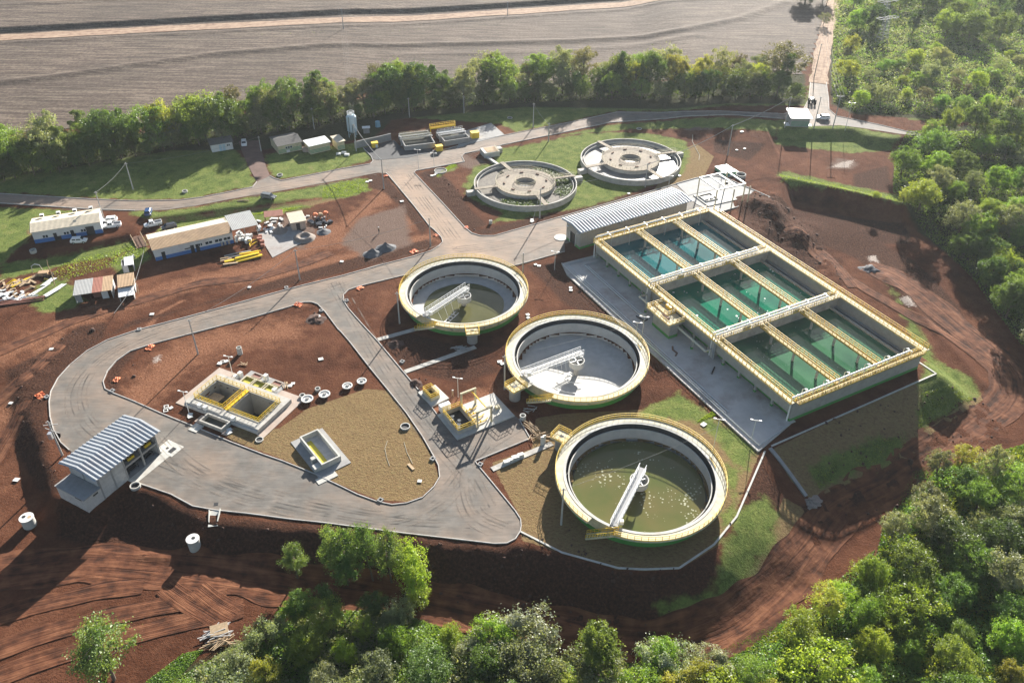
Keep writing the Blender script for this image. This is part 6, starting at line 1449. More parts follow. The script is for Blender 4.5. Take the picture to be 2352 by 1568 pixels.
for lab, *q in [('twin headed lamp post beside the dry clarifier and pipe apron, taller one',1474,776,1479.7,727.7),('shorter lamp post just left of the tall one by the pipe apron',1462,762.7,1465,741),
 ('lamp post with long white head at the front corner of the apron',1725,1012,1738,965),('thin lamp post with twin heads beside the nearest clarifier',1636,1040,1651,963),
 ('lamp post behind the two square pits in the island',535,862.7,525,819),('lamp post in front of the two square pits in the island',434.3,947.7,418,899),
 ('lamp post at the pump station beside the street',1052.6,911.8,1050,868),('lamp post at the far apron corner beside the blower building',1273.7,620,1277,578),
 ('dark lamp post at the road corner below the grit basins',961.6,393,961,344),('short lamp post with angled arm beside the round chamber',997.3,386,997,352),
 ('lamp post with flat double head at the right end of the gate mound',1940.7,300,1951,236.7),('short cross shaped lamp post behind the blower building ridge',1536,425,1538,404)]:
    pole(lab, *q, kind='lamp', group='lamp posts')
pole('crooked timber pole in the material yard left of the sheds', 125.6,655,117.6,596, kind='wood', group='timber poles in the yard'); pole('leaning timber pole right of the ribbed tin lean-to', 317.6,673.6,309,637, kind='wood', group='timber poles in the yard')
def cable(lab, a, b_, r, sag, n=14):
    m_ = MB(); pts = [a.lerp(b_, i/n)-Vector((0,0,sag*4*(i/n)*(1-i/n))) for i in range(n+1)]; m_.tube(pts, r, 5); tag(m_.build('power_cable', M['cable']), lab, 'cable', 'overhead cables')
cable('overhead cable between the loop road pole and the verge pole', PT['p1'], PT['p2'], .035, 1.0)
cable('overhead cable between the verge pole and the yard corner pole', PT['p2'], PT['p3'], .03, 1.0)
cable('thick overhead cable from the silo pole to the street mouth pole', PT['p13'], PT['p4'], .08, .7)
cable('thin overhead cable from the street mouth pole to the yard corner pole', PT['p4'], PT['p3'], .03, .8)
cable('thick overhead cable from the gate pole to the bare soil pole', PT['p18'], PT['p17'], .08, .6)
cable('thick overhead cable from the bare soil pole to the old tank pole', PT['p17'], PT['p16'], .08, 1.0)
cable('overhead cable from the old tank pole to the road pole', PT['p16'], PT['p5'], .04, 1.0)
cable('overhead cable from the road pole to the clarifier rim pole', PT['p5'], PT['p9'], .035, .8)
cable('overhead cable between the two poles on the old tank lawn', PT['p14'], PT['p15'], .03, .8)
cable('overhead cable across the shaded lawn poles to the site office', PT['p10'], PT['p11'], .04, .6)
cable('overhead cable from the lawn pole to the driveway pole', PT['p10'], PT['p12'], .025, 1.2)
cable('overhead cable over the dry clarifier to the apron lamp', PT['p7'], gt(1474,776)+Vector((0,0,4.6)), .02, .5)
cable('overhead cable crossing the nearest clarifier', PT['p8'], gt(1636,1040)+Vector((0,0,6.5)), .02, .6)
cable('yard cable from the workshop corner to the leaning timber pole', gt(345,575)+Vector((0,0,3.5)), gt(317.6,673.6)+Vector((0,0,3.0)), .05, .3)
cable('yard cable from the leaning timber pole down to the road verge pole', gt(317.6,673.6)+Vector((0,0,3.0)), gt(268,738)+Vector((0,0,2.2)), .05, .2)
for k in range(3): cable(['left','middle','right'][k]+' one of three wires from the gate crossarm up the dirt road', PT['p20']+Vector((-1.1+1.1*k,0,.4)), gt(1879,100)+Vector((-1.1+1.1*k,0,11)), .028, 2.0)
for k in range(4): cable(['first','second','third','fourth'][k]+' from the left of four long wires over the field to the silo pole', PT['p21']+Vector((-1.2+.8*k,0,.3)), PT['p13']+Vector((-.6+.4*k,0,.3)), .014, 2.5)
# lattice pylons standing in the wood
for u, v, hh, lab in ((2022,104,11,'steel lattice pylon top showing above the wood, nearer one'),(2024,62,11,'steel lattice pylon showing above the wood, farther one')):
    t = thing('lattice_pylon', lab, 'pylon', gt(u,v), R(25), 'lattice pylons in the wood'); b = MB(); lv = 7
    for i in range(lv):
        z0, z1 = hh*i/lv, hh*(i+1)/lv; w0, w1 = 1.9-1.2*i/lv, 1.9-1.2*(i+1)/lv
        c0 = [(w0,w0),(-w0,w0),(-w0,-w0),(w0,-w0)]; c1 = [(w1,w1),(-w1,w1),(-w1,-w1),(w1,-w1)]
        for k in range(4):
            b.beam((*c0[k],z0),(*c1[k],z1),.14); b.beam((*c0[k],z0),(*c1[(k+1)%4],z1),.08); b.beam((*c1[k],z1),(*c1[(k+1)%4],z1),.08)
    b.build('lattice', M['pylon'], t)
    b = MB()
    for s in (-1,1): b.beam((-5,s*1.2,hh),(5,s*1.2,hh),.16); b.beam((s*5,-1.2,hh),(s*5,1.2,hh),.14); b.beam((s*2.5,-2.6,hh+.02),(s*2.5,2.6,hh+.02),.12)
    b.build('top_frame', M['pylon'], t)
# ------------------------------------------------------------------ small things on the ground
def Fz(x, y, i, j): return gt(784*i+x/3, 522.67*j+y/3)
# manhole shafts and concrete rings
def shaft(lab, p, r, h, holes=1, group='concrete manhole shafts'):
    t = thing('manhole_shaft', lab, 'manhole', p, 0, group); b = MB(); b.cyl(r,-.6,h-.14,32); b.build('shaft', M['concrete_new'], t)
    b = MB(); b.cyl(r*1.08,h-.14,h,32); b.build('cover_slab', M['pvc_white'], t)
    for k in range(holes):
        b = MB(); b.cyl(.32,h+.002,h+.02,18,(-.45*r+.9*r*k if holes > 1 else .1,.1)); b.build('opening', M['dark'] if k == 0 else M['wood'], t)
shaft('big concrete shaft with two holes in its lid, farthest lower left', gt(69,1205), 1.08, 1.95, 2)
shaft('big concrete shaft with one hole, in the shaded bank below the road', gt(448.5,1255), 1.0, 2.1, 1)
def ring(lab, p, r, h, wall=.16, group='concrete rings', m='concrete_new', fill=True):
    t = thing('concrete_ring', lab, 'ring', p, 0, group); b = MB(); b.ring(r-wall, r, -.1, h, n=32); b.build('ring_wall', M[m], t)
    if fill: b = MB(); b.cyl(r-wall, -.05, h*.35, 28); b.build('inside', M['dark'], t)
for lab, u, v, r, h in (('tall slim concrete tube standing alone in the island soil',551.7,812,.55,1.7),('low concrete ring set in the turf below the pits',596,1010,.75,.2),('concrete ring lying near the timber heap by the pump station',1200.7,962,.6,1.0),
 ('flat concrete ring at the road edge of the turf island',931,981,.95,.35),('concrete ring at the kerb in the shaded upper lawn',425,441,.75,.45),('concrete ring on the lawn near the driveway mouth',643,403.5,.85,.4),('pale concrete ring in the shade left of the site office',77,579,.8,.7),
 ('thick pale ring beside the hoist gantry pad',1701,406,1.5,.9),('concrete ring at the storage building corner by the kerb',311.7,1118,.9,.5),('low ring chamber beside the road corner shrub',1012,393,1.9,.25),('small bare ring beside the soil heap, left of the white saucers',730,895,.55,.45),('small ring touching the lower left white saucer',695,911,.6,.5),
 ('ring lid on the shaded lawn above the slab',1171,271,.9,.15),('ring lid on the lawn right of the slab, near the road',1468,296,.9,.15),('small concrete drum on the patch of grass below the left old tank',1127,513,.45,.9)):
    ring(lab, gt(u,v), r, h)
for lab, u, v, r in (('white saucer shaped tank lid, largest and lowest of four in a row',706.5,920,1.2),('white saucer shaped tank lid, second of four from the left',746,909,1.15),('white saucer shaped tank lid, third of four from the left',798.5,890,1.05),('white saucer shaped tank lid, topmost of four by the street kerb',831.5,879,1.0)):
    t = thing('saucer_tank', lab, 'tank', gt(u,v), 0, 'white saucer tanks in a row'); b = MB(); b.cyl(r*.55,0,.45,28,r1=r); b.ring(r*.8,r,.45,.62,n=32); b.build('dish', M['pvc_white'], t); b = MB(); b.cyl(.36,.452,.8,18); b.build('neck', M['concrete_grey'], t)
# kerb inlets
for i, (u, v, w) in enumerate(((320,757,'on the outer verge of the loop road'),(658,661,'on the outer verge above the second pole'),(738,714,'at the island tip by the junction'),(258,898,'at the inside of the loop bend'),(108,912,'at the outside of the loop bend'),(874,1149,'at the lower rim of the turf island'),(994,1054,'at the right rim of the turf island'),(1103,1067,'at the end of the asphalt pad'),(924,831,'on the clarifier side of the street'),(796,691,'at the clarifier corner of the junction'))):
    t = thing('kerb_inlet', 'concrete kerb inlet box '+w, 'inlet', gt(u,v), R(18 if v < 800 else -30), 'kerb inlet boxes'); b = MB(); b.ring(.35,.62,-.1,.28,45,405,4); b.build('box', M['concrete_grey'], t); b = MB(); b.box(-.3,.3,-.3,.3,0,.1); b.build('grate', M['dark'], t)
# outfall chute on the south bank
p = gt(494,1172); t = thing('outfall_chute', 'pale concrete outfall chute below the kerb on the south bank', 'chute', p, R(-80)); 
b = MB(); b.add([(0,-.9,.1),(0,.9,.1),(2.4,.7,-.15),(2.4,-.7,-.15)],[(0,1,2,3)]); b.build('apron', M['concrete_new'], t)
for s in (-1,1): b = MB(); b.beam((0,s*.9,.2),(2.6,s*.7,-.05),.15,.5); b.build('side_wall', M['concrete_new'], t)
part(t, 'end_box', 'concrete_new', (2.3,3.4,-.8,.8,-1.9,-.1)); part(t, 'grate', 'dark', (-1.8,-1.1,-.35,.35,.03,.06))
# white lids
LIDS = [(1230,608,'at the road edge behind the upper clarifier'),(1238,611,'second of two at the road edge behind the upper clarifier'),(1310.5,661,'between upper clarifier and apron'),(1311,667,'lower of two between upper clarifier and apron'),(1212,723,'above the dry clarifier rim'),(1213,730,'lower of two above the dry clarifier rim'),(1148,831,'left of the dry clarifier'),(1154,836,'second of two left of the dry clarifier'),
 (573,660,'on the verge below the red yard track'),(349,722,'beside the small gully by the loop road'),(731.7,727,'on the dark soil heap in the island tip'),(737,825,'alone in the middle of the island soil'),(393,937,'beside the two lid frames at the kerb'),(437,952,'upper of two before the left pit'),(437,957.5,'lower of two before the left pit'),(526.5,987,'upper of two before the right pit'),(526.5,993.5,'lower of two before the right pit'),(505,835,'left of the white heap behind the pits'),(520,830,'right of the white heap behind the pits'),
 (785,601,'on the verge above the main junction'),(843.5,418,'on the weeds left of the street mouth'),(851,415.5,'round one on the weeds left of the street mouth'),(923,463,'on dark soil by the central street'),(992,404,'lowest of the lids by the round chamber'),(998,402.5,'middle of the lids by the round chamber'),(1002,399,'topmost of the lids by the round chamber'),(1222,505,'upper one on the verge below the left old tank'),(1222,509,'lower one on the verge below the left old tank'),(1444,445,'behind the blower building'),(1560,404,'on the grass right of the right old tank'),
 (666,886,'at the far edge of the chemical pad'),(673,881,'second at the far edge of the chemical pad'),(25,926,'on the far left dirt bank'),(38,1102,'on the dirt left of the storage building'),(118,802,'beside the red track left of the loop'),(1616,975,'small one on the turf by the nearest clarifier'),(964,1105,'near the lower tip of the turf island'),(1710,342,'white board on the bare soil below the gate'),(1692,345,'thin white board on the bare soil below the gate'),(1704,303,'thin white strip in the shade left of the mound')]
lm = MB(); lm.box(-.42,.42,-.36,.36,0,.12); first = None
for i, (u, v, w) in enumerate(LIDS):
    if first is None: first = lm.build('concrete_slab', M['pvc_white']); o = first
    else: o = first.copy(); COL.objects.link(o)
    o.location = gt(u,v)+Vector((0,0,.04)); o.rotation_euler = (R(random.uniform(-4,4)), R(random.uniform(-4,4)), R(20+random.uniform(-30,30))); s = random.uniform(.85,1.25); o.scale = (s,s,1); tag(o, 'small white concrete lid lying '+w, 'lid', 'loose white lids')
fm = MB(); fm.ring(.42,.62,0,.14,45,405,4); f0 = None  # loose square frames that belong to the lids
for u, v, w in ((382,934,'left'),(381,943,'lower'),(512,831,'upper')):
    o = fm.build('lid_frame', M['pvc_white']) if f0 is None else f0.copy()
    if f0 is None: f0 = o
    else: COL.objects.link(o)
    o.location = gt(u,v)+Vector((0,0,.03)); o.rotation_euler = (0,0,R(20)); tag(o, {'left':'empty white lid frame by the kerb, farther from the road','lower':'empty white lid frame by the kerb, nearer the road','upper':'empty white lid frame behind the two pits'}[w], 'frame', 'loose lid frames')
# crumpled orange safety netting
for i, (u, v, s, w) in enumerate(((93,909,1.6,'outside the loop bend inlet'),(268,872,1.2,'inside the loop bend'),(345,798,1.5,'on the inner kerb below the loop pole'),(685,700,1.5,'at the island tip near the junction'),(951,578,1.5,'on the soil below the yard corner pole'),(1002,541,1.0,'beside the yard corner pole'),(827,662,1.3,'at the clarifier side corner of the junction'),(1071,522.5,1.1,'at the old tank corner of the street'),(886.5,404.5,1.0,'at the street mouth corner'))):
    b = MB(); n = 7; vs = []
    for a in range(n):
        for c in range(n): vs.append(((a/(n-1)-.5)*s*1.3, (c/(n-1)-.5)*s, max(0.02, .28*s*(random.random()**1.5)*(1-abs(a/3-1)*.6))))
    b.add(vs, [(a*n+c,(a+1)*n+c,(a+1)*n+c+1,a*n+c+1) for a in range(n-1) for c in range(n-1)]); o = b.build('safety_netting', M['orange_mesh']); o.location = gt(u,v)+Vector((0,0,.05)); o.rotation_euler = (0,0,random.random()*3); tag(o, 'crumpled orange safety netting '+w, 'netting', 'orange safety netting')
# heaps
def heap(name, lab, p, r, h, m, cat_='heap', group=None, crater=0, n=28, rough=.25, ell=1.0, rz=0):
    vs = []; k = 9
    for i in range(k):
        f = i/(k-1)
        for j in range(n):
            a = 2*math.pi*j/n; nn = mnoise.noise(Vector((math.cos(a)*2+p.x, math.sin(a)*2, f*3+p.y))); rr = r*f*(1+rough*.6*nn)
            z = h*(1-f)**1.15*(1+rough*nn) if not crater else h*math.exp(-((f-.62)/.22)**2)*(1+rough*nn)
            x, y = rr*math.cos(a)*ell, rr*math.sin(a); ca, sa = math.cos(rz), math.sin(rz); vs.append((x*ca-y*sa, x*sa+y*ca, max(z,-.05)-.04))
    fs = [(i*n+j,(i+1)*n+j,(i+1)*n+(j+1)%n,i*n+(j+1)%n) for i in range(k-1) for j in range(n)]
    b = MB(); b.add(vs, fs); o = b.build(name, M[m], smooth=True); o.location = p; tag(o, lab, cat_, group); return o
heap('gravel_heap','dark gravel heap in the yard, left of the pair',gt(855.7,583),2.0,1.5,'gravel_pile',group='dark gravel heaps',ell=1.3,rz=.3); heap('gravel_heap','dark gravel heap in the yard, right of the pair',gt(886,570),2.2,1.6,'gravel_pile',group='dark gravel heaps',ell=1.3,rz=.3)
heap('sand_heap','ring shaped pale sand heap with dark hollow in front of the store house',gt(699,547),2.9,.9,'sand_pile',crater=1); heap('rubble_heap','dark rubble heap right of the sand ring',gt(743,533),2.0,.8,'gravel_pile'); heap('sand_heap','pale flattened sand heap left of the store house',gt(640,531),2.6,1.3,'sand_pile')
heap('debris_heap','blue grey debris heap on the dark soil beside the bright scraped patch',gt(1998,618),2.3,.7,'gravel_pile',rough=1.2); heap('soil_heap','dark clod heap in the island tip by the junction',gt(725,733),2.4,.6,'soil_clod',rough=.6); heap('soil_heap','dark clod heap at the street kerb above the footpath',gt(955,880),1.7,.7,'soil_clod',rough=.6); heap('soil_heap','dark clod heap at the street kerb below the upper clarifier',gt(908,790),1.8,.7,'soil_clod',rough=.6)
heap('stone_heap','pale stone riprap at the lower end of the embankment drain',gt(1860,1152),1.7,.5,'sand_pile',ell=1.3,rough=1.1)
b = MB(); q0_, q1_ = gt(1768,1030), gt(1851,1140); n = 14
for i in range(n):
    a_, c_ = q0_.lerp(q1_, i/n), q0_.lerp(q1_, (i+1)/n); a_.z = hz(a_.x,a_.y)+.12; c_.z = hz(c_.x,c_.y)+.12; b.beam(a_, c_, .7, .4)
tag(b.build('drain_chute', M['concrete_grey']), 'concrete drain chute running straight down the shaded embankment', 'drain')
# planks, bars and sheets: one mesh per kind, one object per piece
NTH = ['first','second','third','fourth','fifth','sixth','seventh','eighth','ninth','tenth','eleventh','twelfth']
def pieces(name, lab, cat_, group, mesh, spots):
    f0 = None; spots = sorted(spots, key=lambda q: math.atan2(q[0].x, q[0].y)); lab0 = lab
    for i, (p, rz, s, z) in enumerate(spots):
        if 1 < len(spots) <= 12 and len(lab0.split()) < 13: lab = lab0+f', {NTH[i]} from left'
        if f0 is None: f0 = mesh; o = f0
        else: o = f0.copy(); COL.objects.link(o)
        o.location = Vector((p.x, p.y, hz(p.x,p.y)+z)); o.rotation_euler = (R(random.uniform(-3,3)), R(random.uniform(-3,3)), rz); o.scale = (s if isinstance(s, tuple) else (s,s,1)); tag(o, lab, cat_, group)
def boxmesh(name, m, x, y, z): b = MB(); b.box(-x/2,x/2,-y/2,y/2,0,z); return b.build(name, M[m])
def yd(x, y): return gt(x/5.2727*.69689, (860+y/5.2727)*.69689)
pieces('steel_bar','yellow steel bar lying in the material yard at far left','bar','yellow bars in the material yard',boxmesh('steel_bar','yellow',5.0,.16,.2),[(yd(325+22*k,385-4*k),R(62),.9+.05*k,.06) for k in range(4)]+[(yd(180+30*k,370+6*k),R(75+9*k),.5,.06) for k in range(4)])
pieces('timber_beam','long grey timber beam lying beside the yellow bars in the yard','beam','grey timber beams in the material yard',boxmesh('timber_beam','wood',6.5,.22,.22),[(yd(480,330),R(60),1,.05),(yd(500,335),R(59),1,.08),(yd(525,330),R(63),.9,.05),(yd(470,500),R(58),.35,.05),(yd(505,500),R(66),.35,.05)])
pieces('white_sheet','white panel leaning in the stack beside the open shed','panel','white panels in the material yard',boxmesh('white_sheet','white_metal',4.0,.28,.1),[(yd(805+22*k,370),R(70),.9,.06+.03*k) for k in range(5)]+[(yd(845+24*k,555),R(68),1.0,.06+.03*k) for k in range(5)]+[(yd(985+25*k,470),R(70),.9,.06) for k in range(4)]+[(yd(690,500),R(66),1.5,.06),(yd(718,500),R(68),1.4,.06)])
pieces('steel_pipe','long rust red steel pipe lying at the lower left of the yard','pipe','rust red pipes in the material yard',boxmesh('steel_pipe','rust',12.5,.24,.24),[(yd(280,705),R(17),1,.06),(yd(270,725),R(17),.98,.1),(yd(280,745),R(17),.95,.06),(yd(300,690),R(18),.85,.06)])
pieces('steel_pipe','grey steel pipe lying above the rust red pipes','pipe','grey pipes in the material yard',boxmesh('steel_pipe','galv',6,.2,.2),[(yd(430,640),R(17),1,.06),(yd(440,655),R(17),.9,.08),(yd(60,690),R(16),1,.06)])
pieces('timber_board','brown board lying at the far left edge of the yard','board','brown boards in the material yard',boxmesh('timber_board','wood_dark',5.2,.6,.15),[(yd(75,465),R(66),1,.05)])
pieces('scrap_piece','small piece of scrap in the material yard','scrap','scrap pieces in the material yard',boxmesh('scrap_piece','white_wall',1.0,.5,.3),[(yd(random.uniform(10,420),random.uniform(520,690)),random.random()*3,random.uniform(.5,1.3),.05) for k in range(34)])
pieces('scrap_timber','small piece of scrap timber in the material yard','timber','scrap timber in the material yard',boxmesh('scrap_timber','wood',1.6,.4,.25),[(yd(random.uniform(0,620),random.uniform(330,660)),random.random()*3,random.uniform(.5,1.2),.05) for k in range(30)])
b = MB(); b.box(-1.1,1.1,-.7,.7,0,.8); o = b.build('timber_crate', M['roof_tan']); o.location = yd(765,235); o.rotation_euler = (0,0,R(12)); tag(o, 'tan timber crate standing in the yard above the white panels', 'crate')
b = MB(); b.tube([(-1.2,0,0),(-1.0,0,1.6),(0,0,2.2),(1.0,.2,1.9),(1.3,.3,.2)],.08,6); o = b.build('steel_hoop', M['galv']); o.location = yd(650,190); tag(o, 'bent grey steel hoop standing in the yard shade', 'hoop')
b = MB(); b.tube([pol(1.0+.1*(k%5),k*37,.15+.01*k) for k in range(40)],.07,5); o = b.build('hose_coil', M['black']); o.location = yd(850,265); tag(o, 'black hose coil on the yard soil beside the tan crate', 'hose')
# yellow steel forms stacked before the workshop
pieces('steel_form','yellow steel form in the long stack before the workshop','form','yellow steel forms before the workshop',boxmesh('steel_form','yellow',6.0,.7,.35),[(k4(1290,690),R(26),1.1,.05),(k4(1270,672),R(26),1.0,.35),(k4(1130,705),R(25),.9,.05),(k4(1300,640),R(27),.7,.3),(k4(1330,620),R(27),.5,.05),(k4(1385,625),R(27),.3,.4),(k4(1250,650),R(24),.5,.5)])
pieces('timber_form','pale timber form lying among the yellow steel forms','form','pale timber forms before the workshop',boxmesh('timber_form','wood',4.0,.5,.25),[(k4(1070,750),R(20),.9,.05),(k4(1020,710),R(30),.7,.2),(k4(1000,700),R(20),.5,.4)])
pieces('grey_board','grey board lying behind the yellow steel forms','board','grey boards before the workshop',boxmesh('grey_board','roof_grey',5.0,.45,.2),[(k4(1160,655),R(24),1,.05),(k4(1090,640),R(25),.8,.05),(k4(1240,610),R(25),.6,.05)])
pieces('stored_item','stored item in the clutter under the workshop canopy','clutter','clutter under the workshop canopy',boxmesh('stored_item','white_wall',.9,.6,.7),[(k4(random.uniform(1130,1330),random.uniform(400,500)),random.random()*3,(random.uniform(.5,1.3),random.uniform(.5,1.3),random.uniform(.4,1.6)),.02) for k in range(22)])
pieces('stored_plank','yellow plank in the clutter under the workshop canopy','plank','yellow planks under the workshop canopy',boxmesh('stored_plank','yellow',1.8,.2,.2),[(k4(random.uniform(1290,1360),random.uniform(470,560)),random.random()*3,random.uniform(.6,1.2),.1+.1*k) for k in range(7)])
pieces('brick_stack','stack of red bricks right of the workshop canopy','bricks','red brick stacks',boxmesh('brick_stack','roof_rust',1.2,.8,.8),[(k4(1410,470),R(20),1,0),(k4(1440,500),R(30),.9,0),(k4(1450,545),R(10),.8,0),(k4(1420,440),R(20),.8,0)])
# cement mixers right of the store house
for i, (x, y, lab) in enumerate(((2070,215,'orange cement mixer nearest the store house'),(2130,215,'orange cement mixer in the middle of three'),(2190,195,'orange cement mixer farthest right, beside the track'))):
    t = thing('cement_mixer', lab, 'mixer', k4(x,y), R(20+70*i), 'cement mixers in the yard')
    b = MB(); b.cyl(.45,.9,1.3,16,r1=.7); b.cyl(.7,1.3,1.7,16,r1=.4); b.build('drum', M['orange_mesh'] if i != 1 else M['roof_tan'], t)
    b = MB()
    for s in (-1,1): b.beam((s*.8,-.5,0),(s*.6,0,1.3),.1); b.beam((s*.8,.5,0),(s*.6,0,1.3),.1)
    b.build('frame', M['car_dark'], t)
pieces('scrap_iron','dark scrap piece scattered round the cement mixers','scrap','scrap round the cement mixers',boxmesh('scrap_iron','car_dark',1.0,.6,.5),[(k4(random.uniform(1990,2260),random.uniform(220,300)),random.random()*3,random.uniform(.5,1.3),0) for k in range(22)])
pieces('scrap_board','pale scrap board scattered round the store house','scrap','pale scrap round the store house',boxmesh('scrap_board','white_wall',1.1,.5,.3),[(k4(random.uniform(1400,1690),random.uniform(220,380)),random.random()*3,random.uniform(.6,1.6),.05) for k in range(26)]+[(k4(random.uniform(1930,2250),random.uniform(190,340)),random.random()*3,random.uniform(.4,1.0),.05) for k in range(12)])
# sticks and timber round the site
def sticks(name, lab, group, u, v, n, L, spread, ang0, jit, m='wood', z=.08):
    pieces(name, lab, 'timber', group, boxmesh(name, m, L, .12, .09), [(gt(u+random.gauss(0,spread), v+random.gauss(0,spread*.5)), R(ang0+random.gauss(0,jit)), random.uniform(.5,1.1), z+.02*k) for k in range(n)])
sticks('timber_stick','thin timber stick in the heap left of the pump station pad','sticks beside the pump station pad',1222,985,16,3.4,7,-48,8); sticks('timber_stick','thin timber stick in the crossed heap near the nearest clarifier','sticks near the nearest clarifier',1240,1004,22,2.6,9,15,40)
sticks('timber_stick','thin grey stick on the shaded soil below the upper clarifier','sticks below the upper clarifier',1057,800,14,2.6,7,20,22,'pole'); sticks('timber_stick','thin stick on shaded turf right of the pump slab','sticks right of the pump slab',1215,942,10,1.8,8,10,40,'pole')
sticks('timber_plank','pale plank in the demolition heap at the lower woodland edge','planks in the woodland edge heap',498,1455,26,4.2,11,35,18,'block_wall',.1); sticks('timber_plank','brown plank in the demolition heap at the lower woodland edge','brown planks in the woodland edge heap',508,1475,18,4.0,12,30,30,'wood',.2)
sticks('timber_stick','stick lying on the soil behind the chemical pad','sticks behind the chemical pad',560,838,6,1.6,5,20,50); sticks('timber_stick','stick lying right of the chemical pad','sticks right of the chemical pad',656,885,6,2.0,5,-60,40)
b = MB(); b.box(-1.3,1.3,-.9,.9,.0,.14); o = b.build('timber_pallet', M['wood']); o.location = gt(505,1450)+Vector((0,0,.6)); o.rotation_euler = (R(8),0,R(20)); tag(o, 'pale pallet on top of the demolition heap at the woodland edge', 'pallet')
pieces('concrete_block','concrete block on the footpath left of the nearest clarifier','block','blocks on the unfinished footpath',boxmesh('concrete_block','pvc_white',1.1,.7,.6),[(gt(1163,1064),R(22),1,.08),(gt(1172,1060),R(22),.9,.08),(gt(1184,1054),R(22),1.2,.08),(gt(1196,1048),R(22),1,.08)])
for k, (u, v) in enumerate(((1245,1022),(1249,1019))):
    b = MB(); b.box(-.3,.3,-.12,.12,0,1.9); o = b.build('white_board', M['pvc_white']); o.location = gt(u,v); o.rotation_euler = (R(-8),R(6*k),R(30*k)); tag(o, ['white board standing upright on the footpath by the stick heap','second white board leaning on the first at the stick heap'][k], 'board')
for lab, pts, r in (('pale hose winding across the dry grass right of the right old tank',[(1591,310),(1590,325),(1600,345),(1607,357),(1605,368)],.12),('thin pale hose curving through the turf island, left one',[(890,1012),(884,1030),(888,1050),(895,1070)],.06),('thin pale hose curving through the turf island, right one',[(928,1015),(935,1040),(948,1065)],.06)):
    b = MB(); b.tube([gt(*q)+Vector((0,0,.04)) for q in pts], r*.6, 5); tag(b.build('hose', M['hose']), lab, 'hose')
b = MB(); b.box(-.9,.9,-.25,.25,0,.15); o = b.build('timber_board', M['wood']); o.location = gt(944,1072); o.rotation_euler = (0,0,R(-50)); tag(o, 'short pale board on the turf near the island tip', 'board')
b = MB(); b.tube([(0,0,0),(2.0,.3,.15),(3.2,.1,.1)],[.22,.2,.16],7); o = b.build('log', M['wood']); o.location = gt(545,462); tag(o, 'pale log on the verge of the upper road left of the grey car', 'log')
b = MB(); b.box(-.35,.35,-.35,.35,0,1.1); o = b.build('white_cabinet', M['pvc_white']); o.location = gt(856,397) if False else gt(866,339); tag(o, 'small white cabinet on the dark forecourt', 'cabinet')
for k, (u, v) in enumerate(((790,352),(797,357),(778,355))):
    b = MB(); b.box(-.7,.7,-.5,.5,0,.5); o = b.build('white_bag', M['pvc_white']); o.location = gt(u,v); tag(o, ['white bag right of the tan roofed plant room','larger white bag nearest the silo pole','white bag touching the tan roofed plant room'][k], 'bag', 'white bags by the plant room')
# clods along the edges: countless, one object
V, Fc = [], []; rng = np.random.default_rng(5); cube = np.array([(-1,-1,-.6),(1,-1,-.6),(1,1,-.6),(-1,1,-.6),(-.6,-.6,.7),(.6,-.6,.7),(.6,.6,.7),(-.6,.6,.7)]); cf = np.array([(4,5,6,7),(0,1,5,4),(1,2,6,5),(2,3,7,6),(3,0,4,7)])
spots = []
for poly, a in LUMPY:
    pa = np.array(poly); n = int(min(1500, 0.55*abs(np.sum(pa[:,0]*np.roll(pa[:,1],-1)-np.roll(pa[:,0],-1)*pa[:,1])/2)))
    q = np.c_[rng.uniform(pa[:,0].min(), pa[:,0].max(), n), rng.uniform(pa[:,1].min(), pa[:,1].max(), n)]; spots.append(q[inside(q, poly)])
q = np.concatenate(spots); q = q[~inside(q, zp(ROAD)) | inside(q, zp(I1))]; zq = terrain(q)+lumps(q)
for (x, y), z in zip(q, zq):
    s = rng.gamma(2.0,.055); a = rng.uniform(0,6.28); ca, sa = math.cos(a), math.sin(a); c = cube*s*rng.uniform(.7,1.3,3); c = np.c_[c[:,0]*ca-c[:,1]*sa, c[:,0]*sa+c[:,1]*ca, c[:,2]]+[x,y,z+.03]; o_ = len(V)*8; V.append(c); Fc.append(cf+o_)
me = np_mesh('soil_clods', np.concatenate(V), np.concatenate(Fc), M['soil_clod']); o = link('soil_clods', me); o['kind'] = 'stuff'
# ------------------------------------------------------------------ vegetation
M['leaf_dark'] = leaf_material('leaf_dark', (0.065, 0.115, 0.03), (0.14, 0.205, 0.055), 0.45)
M['leaf_mid'] = leaf_material('leaf_mid', (0.105, 0.18, 0.036), (0.21, 0.29, 0.065), 0.52)
M['leaf_bright'] = leaf_material('leaf_bright', (0.17, 0.27, 0.035), (0.28, 0.36, 0.06), 0.56)
M['leaf_yellow'] = leaf_material('leaf_yellow', (0.22, 0.26, 0.045), (0.33, 0.34, 0.075), 0.56)
M['leaf_grey'] = leaf_material('leaf_grey', (0.16, 0.19, 0.1), (0.27, 0.29, 0.17), 0.45)
M['leaf_pine'] = leaf_material('leaf_pine', (0.09, 0.17, 0.045), (0.2, 0.28, 0.08), 0.48)
M['leaf_white'] = leaf_material('leaf_white', (0.17, 0.22, 0.11), (0.52, 0.54, 0.42), 0.3)
M['leaf_dry'] = leaf_material('leaf_dry', (0.14, 0.12, 0.07), (0.22, 0.2, 0.11), 0.35)
def leaves(rng, C, N, size, flat=.5):
    """diamond leaf faces at points C with outward directions N"""
    n = len(C); d = N*flat+rng.normal(size=(n,3))*(1-flat); d /= np.linalg.norm(d, axis=1)[:,None]
    r = rng.normal(size=(n,3)); e = np.cross(d, r); e /= np.linalg.norm(e, axis=1)[:,None]; f = np.cross(d, e)
    s = size*rng.uniform(.6,1.4,(n,1)); a = s*.62
    V = np.stack([C-e*s, C+f*a, C+e*s, C-f*a], 1).reshape(-1,3)
    return V, np.arange(4*n).reshape(-1,4)
